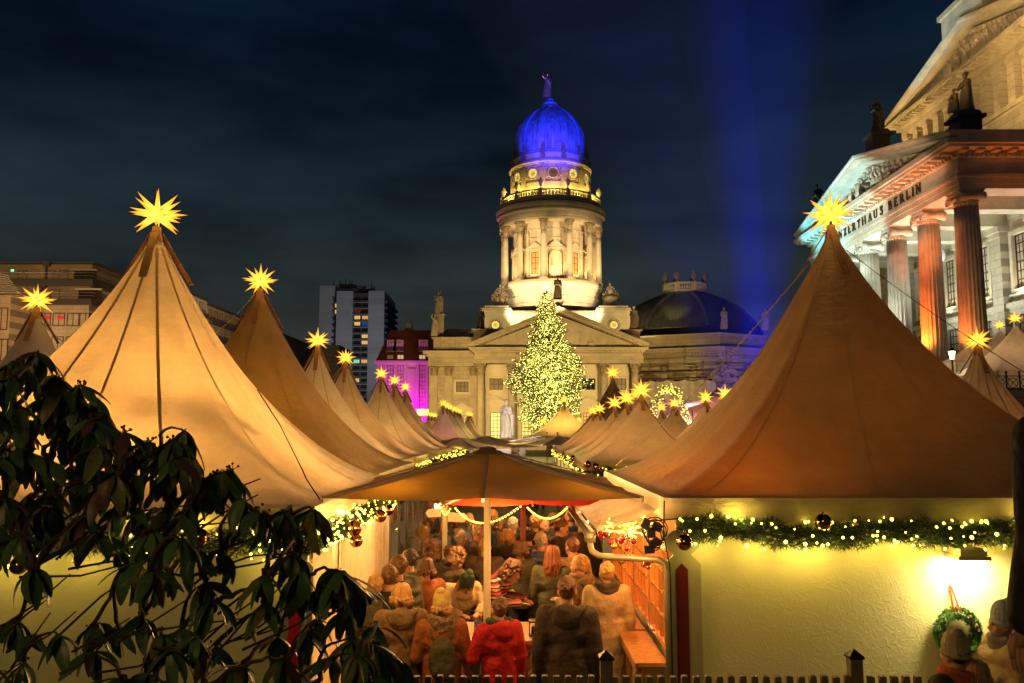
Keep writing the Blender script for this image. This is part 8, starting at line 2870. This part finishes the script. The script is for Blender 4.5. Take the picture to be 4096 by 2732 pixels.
for px, py in ((2423, 2612), (3413, 2608)):
    P = at(px, py, YF); h = P.z
    mb = MB(); mb.b2(P.x - .045, P.x + .045, YF - .06, YF + .03, 0, h - .04); po = mb.build("post", PICK, fn_)
    mb = MB(); mb.b2(P.x - .056, P.x + .056, YF - .071, YF + .041, h - .038, h - .02)
    mb.add([(P.x - .056, YF - .071, h - .018), (P.x + .056, YF - .071, h - .018), (P.x + .056, YF + .041, h - .018), (P.x - .056, YF + .041, h - .018), (P.x, YF - .015, h + .028)], [(0, 1, 4), (1, 2, 4), (2, 3, 4), (3, 0, 4)])
    mb.build("post_cap", DKMET, fn_)
for z in (.35, .95):
    mb = MB(); mb.b2(at(1330, 2700, YF).x, at(3680, 2700, YF).x, YF + .002, YF + .035, z, z + .08); mb.build("fence_rail", PICK, fn_)

# ------------------------------------------------------------------ ropes and cables
def rope(name, label, pts, r, mat, cat="rope"):
    mb = MB(); mb.smooth = True
    mb.tube(pts, r, 6)
    o = mb.build(name, mat, loc=pts[0]); props(o, label, cat); return o
def sagline(a, b, n=14, sag=.1):
    a, b = Vector(a), Vector(b)
    return [a.lerp(b, i / n) - Vector((0, 0, sag * math.sin(PI * i / n))) for i in range(n + 1)]
rope("guy_rope", "long rope from the brown tent peak down left across the sky", sagline(at(3252, 1035, 10.2), at(2465, 1862, 11.5), sag=.12), .008, ROPE)
rope("guy_cable", "thin cable from the brown tent peak down right across the columns", sagline(at(3385, 1000, 10.2), at(4130, 1510, 9.0), sag=.05), .005, CABLE)
rope("guy_rope", "rope from the tan tent peak down left before the far block", sagline(at(1018, 1178, 14.7), at(860, 1335, 13.0), sag=.03), .007, ROPE)
rope("guy_rope", "rope from the cream tent peak down left before the high rise", sagline(at(1375, 1450, 21.9), at(1330, 1510, 21), sag=.03), .008, ROPE)
rope("guy_rope", "rope from the pale tent down left to its neighbour", sagline(at(1515, 1530, 27.5), at(1460, 1580, 26.5), sag=.03), .009, ROPE)
rope("guy_rope", "rope from the far left tent peak before the office windows", sagline(at(165, 1290, 13.5), at(305, 1408, 12.8), sag=.02), .006, ROPE)
rope("light_cable", "black cable with loops down the flank of the seamed tent", [at(1030, 1560, 9.0), at(1120, 1700, 8.2), at(1170, 1800, 7.9), at(1205, 1870, 7.6), at(1225, 1915, 7.45), at(1248, 1950, 7.3), at(1280, 1998, 7.15)], .006, CABLE)
rope("light_cable", "thin cable lying over the front right lane tent", sagline(at(2600, 1640, 19.0), at(2790, 1800, 17.5), sag=.2), .006, CABLE)

# ------------------------------------------------------------------ stage with arched canopy
YS = 44.0
sg_ = thing("stage", (at(2820, 1600, YS).x, YS, 0), "open air stage with pink canopy and light wrapped arch truss", "stage")
PINKC = canvas_mat("stage_canopy", col=(.75, .62, .55), tcol=(.9, .5, .4), transl=.3, wrinkle=.3)
x0_, x1_ = at(2640, 1600, YS).x, at(3060, 1600, YS).x
zt_ = at(2700, 1562, YS).z
mb = MB(); mb.smooth = True; vs = []
for j in range(9):
    v = j / 8
    for i in range(25):
        u = i / 24
        x = x0_ + (x1_ - x0_) * u
        z = zt_ - .3 - .55 * math.sin(PI * min(1, u * 1.6)) * (1 - v * .5) + .1 * u - 1.9 * (v ** 1.5)
        vs.append((x + .2 * v, YS - .8 + 3.2 * (1 - v) + (.0), z))
mb.add(vs, [(j * 25 + i, j * 25 + i + 1, (j + 1) * 25 + i + 1, (j + 1) * 25 + i) for j in range(8) for i in range(24)]); mb.build("canopy", PINKC, sg_)
arch = []
cx_ = at(2660, 1640, YS).x
for i in range(22):
    a = PI * i / 21
    arch.append(Vector((cx_ - .95 * math.cos(a) , YS - 1.2, 2.2 + (zt_ + .05 - 2.2) * math.sin(a) ** .7)))
for off in (0, .3):
    mb = MB(); mb.tube([p + Vector((off * .6, off, -off * .5)) for p in arch], .04, 6); mb.build("truss_chord", STEEL, sg_)
mb = MB()
for i in range(21): mb.beam(arch[i], arch[i + 1] + Vector((.18, .3, -.15)), .03)
mb.build("truss_lacing", STEEL, sg_, kind="stuff")
mb = MB(); bu = MB(); rg = random.Random(8)
for i in range(900):
    q = rg.randrange(21); p = arch[q].lerp(arch[q + 1], rg.random()) + Vector((rg.gauss(0, .09), rg.gauss(0, .09), rg.gauss(0, .09)))
    d_ = Vector((rg.gauss(0, 1), rg.gauss(0, 1), rg.gauss(0, 1))).normalized(); w = d_.orthogonal().normalized() * .015
    mb.add([p - w, p + w, p + d_ * .14], [(0, 1, 2)], False)
    if i % 4 == 0: bu.octa(p + d_ * .1, .032)
mb.build("fir_wrap", GARM, sg_, kind="stuff"); bu.build("bulbs", BULBF, sg_, kind="stuff")
for i in range(5):
    x = x0_ + .6 + (x1_ - x0_ - 1.2) * i / 4
    mb = MB(); mb.tube([(x, YS, 0), (x, YS, zt_ - 1.0)], .04, 6); mb.build("truss_leg", STEEL, sg_)
for zz in (2.9, 3.6):
    mb = MB(); mb.tube([(x0_ + .6, YS, zz), (x1_ - .6, YS, zz)], .03, 6); mb.build("truss_bar", DKMET, sg_)
for i in range(9):
    x = x0_ + .8 + .45 * i
    mb = MB(); mb.tube([(x, YS, 3.55), (x, YS - .1, 3.2)], [.07, .09], 8); mb.build("stage_lamp", DKMET, sg_)
mb = MB(); mb.b2(x0_, x1_, YS - 1, YS + 3, 0, 1.0); mb.build("deck", DARKB, sg_)
mb = MB(); mb.b2(x0_, x1_, YS + 2.6, YS + 2.7, 1.0, zt_ - .4); mb.build("backdrop", PINKC, sg_)
lamp("stage_light", 'POINT', (cx_ + 1.2, YS + .3, 3.4), 500, (1, .62, .45), .3); lamp("stage_light", 'POINT', (cx_ + 4, YS + .3, 3.4), 500, (1, .62, .45), .3)
flood((cx_ + 2, YS - 7, 3.0), (cx_ + 3, YS, 4.6), 1500, (1, .62, .5), 90, .8, .4)

# ------------------------------------------------------------------ rows of stall fronts under the lane tents
def stall_front(xw, y0_, y1_, side, label, col):
    t = thing("market_booth", (xw, (y0_ + y1_) / 2, 0), label, "stall")
    mb = MB(); mb.b2(xw, xw + side * .05, y0_, y1_, 0, 1.05); mb.build("counter_wall", BOARD, t)
    mb = MB(); mb.b2(xw - side * .3, xw + side * .25, y0_, y1_, 1.052, 1.09); mb.build("counter", WOODO, t)
    mb = MB(); mb.b2(xw + side * 1.9, xw + side * 1.95, y0_, y1_, 0, 2.3); mb.build("back_wall", M("stall_back_" + col[0], col[1], .8, var=.6, vscale=5), t)
    rg = random.Random(int(y0_ * 10))
    for k in range(10):
        y = y0_ + (y1_ - y0_) * rg.random(); w = rg.uniform(.1, .25)
        mb = MB(); mb.b2(xw + side * .02, xw + side * .2, y, y + w, 1.093, 1.12 + rg.uniform(.05, .3)); mb.build("goods_box", rg.choice([F_RED, GOLDB, F_CAMEL, PLAST, REDB]), t)
    lamp("stall_lamp", 'POINT', (xw + side * .8, (y0_ + y1_) / 2, 2.1), 45, (1, .55, .2), .15)
    return t
for i, (ya, yb) in enumerate(((17.8, 20.4), (20.6, 23.2), (23.4, 26.2), (27.6, 30.2), (30.3, 32.8))):
    stall_front(1.85, ya, yb, 1, ["stall with red goods first along the right lane", "second stall along the right lane", "third stall along the right lane", "fourth stall along the right lane", "last stall along the right lane"][i], (("red", (.5, .1, .05)), ("cream", (.6, .5, .3)))[i % 2])
for i, (ya, yb) in enumerate(((17.4, 20.3), (20.5, 23.5), (26, 29), (29.2, 32.2), (32.4, 35.2))):
    stall_front(-2.15, ya, yb, -1, ["first stall along the left lane past the booth", "second stall along the left lane", "third stall along the left lane", "fourth stall along the left lane", "last stall along the left lane"][i], (("cream", (.6, .5, .3)), ("red", (.5, .1, .05)))[i % 2])
# warm unseen lamps added over the lane to brighten the crowd
for (x, y, z, w_) in ((-.15, 10.25, 2.45, 230), (-1.1, 7.6, 2.3, 34), (.85, 7.6, 2.3, 34), (-.15, 6.9, 2.4, 26), (-.7, 11.4, 2.3, 90), (.6, 12.6, 2.4, 110), (0, 13.5, 2.7, 120), (0, 18, 3.0, 110), (0, 25, 3.2, 90), (0, 33, 3.4, 110)):
    lamp("lane_lamp", 'POINT', (x, y, z), w_, (1, .50, .16), .12)
# ------------------------------------------------------------------ leafy shrub in the left foreground
LEAFA = M("leaf_dark_green", (.07, .15, .04), .38, var=.45, vscale=14, spec=.35)
LEAFB = M("leaf_yellow_green", (.14, .15, .03), .42, var=.5, vscale=12, spec=.35)
LEAFC = M("leaf_brown_tinged", (.085, .05, .02), .5, var=.5, vscale=12)
TWIG = M("shrub_twig", (.06, .04, .022), .8, var=.4, vscale=20)
BUD = M("seed_head_brown", (.10, .035, .015), .8, var=.5, vscale=30)


def leaf_mesh(v, mat):
    mb = MB(); mb.smooth = True
    n = 7; vs = []
    L = 1.0
    droop = (.9, .5, 1.3, .7)[v]; curl = (.10, .05, .14, -.06)[v]
    for i in range(n + 1):
        t = i / n
        a = -droop * t
        x = sum(math.cos(-droop * (k + .5) / n) / n for k in range(i)) * L
        z = sum(math.sin(-droop * (k + .5) / n) / n for k in range(i)) * L
        w = .17 * math.sin(PI * (t * .92 + .04)) ** .75 * (1.1 - .25 * t)
        vs += [(x, -w, z + curl * w * 4 * .5), (x, -w * .5, z + .015), (x, 0, z - .01), (x, w * .5, z + .015), (x, w, z + curl * w * 4 * .5)]
    mb.add(vs, [(i * 5 + j, i * 5 + j + 1, (i + 1) * 5 + j + 1, (i + 1) * 5 + j) for i in range(n) for j in range(4)])
    mb.tube([(-.08, 0, .0), (.02, 0, 0)], .014, 4)
    return mb.mesh("leaf", mat)


LMS = [leaf_mesh(v, m) for m in (LEAFA, LEAFA, LEAFB, LEAFC) for v in range(4)]
shrub = thing("leafy_shrub", at(120, 2732, 3.6) * 1, "dark broadleaf shrub with drooping leaves filling the lower left foreground", "shrub")
shrub.location.z = 0
SO = Vector(shrub.location)
TOP = [(-60, 1440), (0, 1500), (60, 1440), (150, 1392), (210, 1440), (330, 1530), (430, 1640), (520, 1700), (600, 1760), (680, 1730), (760, 1720), (800, 1850), (900, 1870), (970, 1900), (1000, 2010), (1100, 2030), (1270, 2010), (1300, 2200), (1370, 2270), (1450, 2330), (1480, 2450), (1560, 2560), (1700, 2660)]
def topy(px):
    for (a, ya), (b, yb) in zip(TOP, TOP[1:]):
        if a <= px <= b: return ya + (yb - ya) * (px - a) / (b - a)
    return 3000
rg = random.Random(77)
cl = []
tries = 0
while len(cl) < 112 and tries < 6000:
    tries += 1
    px = rg.uniform(-60, 1600); t0 = topy(px)
    py = t0 + abs(rg.gauss(0, 1)) * 420 + 10 if rg.random() < .6 else rg.uniform(t0, 2760)
    if py > 2790: continue
    if px > 900 and 2130 < py < 2270 and rg.random() < .5: continue
    if px > 850 and rg.random() < .45: continue
    Y = rg.uniform(2.9, 4.4)
    dm = 62 if py > 2000 else 52
    if any((px - q[0]) ** 2 + (py - q[1]) ** 2 < dm * dm for q in cl): continue
    cl.append((px, py, Y))
# edge clusters that give the outline
for px, py in ((150, 1405), (60, 1460), (330, 1545), (395, 1600), (430, 1650), (600, 1770), (740, 1725), (765, 1830), (860, 1905), (930, 1880), (1160, 2040), (1255, 2045), (1070, 2060), (1360, 2285), (1440, 2345), (1420, 2560), (1530, 2600), (500, 1730), (250, 1560), (690, 1760)):
    cl.append((px, py, rg.uniform(3.2, 3.9)))
stuff = [MB() for _ in range(3)]
leaves = []
hubs = [at(80, 2900, 3.6), at(330, 2950, 3.5), at(600, 2900, 3.7), at(900, 2950, 3.6), at(1150, 3000, 3.8)]
br = MB(); br.smooth = True
buds = MB()
for (px, py, Y) in cl:
    P = at(px, py, Y)
    cand = [q for q in cl if q[1] > py + 70 and math.hypot(q[0] - px + 60, q[1] - py) < 430]
    if cand:
        q = min(cand, key=lambda q: math.hypot(q[0] - px + 110, q[1] - py - 120)); hub = at(*q)
    else: hub = min(hubs, key=lambda h_: abs(h_.x - (P.x - .35)) + rg.uniform(0, .25))
    mid = hub.lerp(P, .55) + Vector((rg.uniform(-.12, .05), rg.uniform(-.1, .1), rg.uniform(-.02, .12)))
    pts_ = []
    for i in range(10):
        f = i / 9
        pts_.append(hub * (1 - f) ** 2 + mid * 2 * f * (1 - f) + P * f * f + Vector((rg.uniform(-.008, .008), 0, rg.uniform(-.008, .008))))
    br.tube(pts_, [.012 * (1 - .72 * i / 9) for i in range(10)], 6)
    n = rg.randint(6, 9)
    ax = (pts_[-1] - pts_[-2]).normalized()
    for k in range(n):
        a = 2 * PI * (k + rg.random() * .6) / n
        tilt = rg.uniform(.15, 1.0)
        L = rg.uniform(.12, .19) * (1 if Y > 3.2 else .85)
        rot = Euler((rg.uniform(-.5, .5), tilt, a), 'XYZ')
        c_ = rg.random()
        mi = (0 if c_ < .45 else 4 if c_ < .74 else 8 if c_ < .92 else 12) + rg.randrange(4)
        base = P - Vector((0, 0, 0)) - ax * rg.uniform(0, .05)
        leaves.append((L / Y, base, rot, L, mi))
    if rg.random() < .5:
        for q in range(5):
            d_ = Vector((rg.uniform(-1, 1), rg.uniform(-1, 1), rg.uniform(.2, 1))).normalized()
            buds.tube([P, P + d_ * rg.uniform(.015, .03)], .0015, 4); buds.sph(P + d_ * rg.uniform(.02, .032), .006, 6, 4)
for h_ in hubs:
    b = Vector((h_.x, h_.y, 0)); br.tube([b, b.lerp(h_, .5) + Vector((.05, 0, 0)), h_], [.035, .028, .02], 8)
# crossing bare twigs
for k in range(34):
    px, py = rg.uniform(0, 1000), rg.uniform(2050, 2700)
    A = at(px, py, 3.6); B = at(px + rg.uniform(150, 520), py - rg.uniform(60, 330), 3.7)
    br.tube([A, A.lerp(B, .5) + Vector((0, 0, rg.uniform(-.04, .04))), B], [.006, .0045, .003], 5)
br.build("branches", TWIG, shrub, kind="stuff")
buds.build("seed_heads", BUD, shrub, kind="stuff")
leaves.sort(key=lambda l: -l[0])
for i, (_, p, rot, L, mi) in enumerate(leaves[:300]):
    put("leaf", LMS[mi], shrub, p - SO, rot=rot, scale=L)
rest = {}
for (_, p, rot, L, mi) in leaves[300:]:
    g = mi // 4
    mbx = rest.setdefault(0 if g < 2 else g - 1, MB()); mbx.smooth = True
    R3 = rot.to_matrix()
    me = LMS[mi]
    mbx.add([R3 @ (v.co * L) + p for v in me.vertices], [tuple(f.vertices) for f in me.polygons])
for g, mbx in rest.items():
    mbx.build("leaves", (LEAFA, LEAFB, LEAFC)[g], shrub, kind="stuff")
# dim unseen fill light added behind the camera
lamp("terrace_lamp", 'AREA', (-3, -6, 7), 170, (1, .60, .22), 2.5, (1, 9, 3))

# ------------------------------------------------------------------ blue searchlight beams in the damp air
def beam(src, dst, r1, color, watts, dens, label):
    src, dst = Vector(src), Vector(dst)
    d = dst - src; L = d.length
    mb = MB(); mb.smooth = True
    mb.lathe([(.25, 0), (r1, L)], (0, 0, 0), 48)
    me = mb.mesh("beam", [])
    o = bpy.data.objects.new("searchlight_beam", me)
    o.location = src; o.rotation_euler = d.to_track_quat('Z', 'Y').to_euler()
    COL.objects.link(o)
    m = bpy.data.materials.new("lit_air"); m.use_nodes = True
    nt = m.node_tree; nt.nodes.clear()
    out = nt.nodes.new("ShaderNodeOutputMaterial"); v = nt.nodes.new("ShaderNodeVolumePrincipled")
    v.inputs["Density"].default_value = dens; v.inputs["Color"].default_value = (.9, .9, .9, 1); v.inputs["Anisotropy"].default_value = 0.0
    nt.links.new(v.outputs[0], out.inputs["Volume"])
    me.materials.clear(); me.materials.append(m)
    props(o, label, "light beam", None, "stuff")
    ang = 2 * math.degrees(math.atan(r1 / L))
    lamp("searchlight", 'SPOT', src - d.normalized() * .3, watts, color, .1, dst, ang * .96, 1.0)
beam((11.9, 40, .4), (12.9, 40.5, 36), 6.0, (.0, .010, 1.0), 88000, .012, "broad blue searchlight beam rising beside the concert hall")
beam((13.2, 41.5, .4), (2.0, 43, 36), 10, (.0, .02, 1.0), 20000, .010, "faint blue searchlight beam slanting up toward the tower dome")
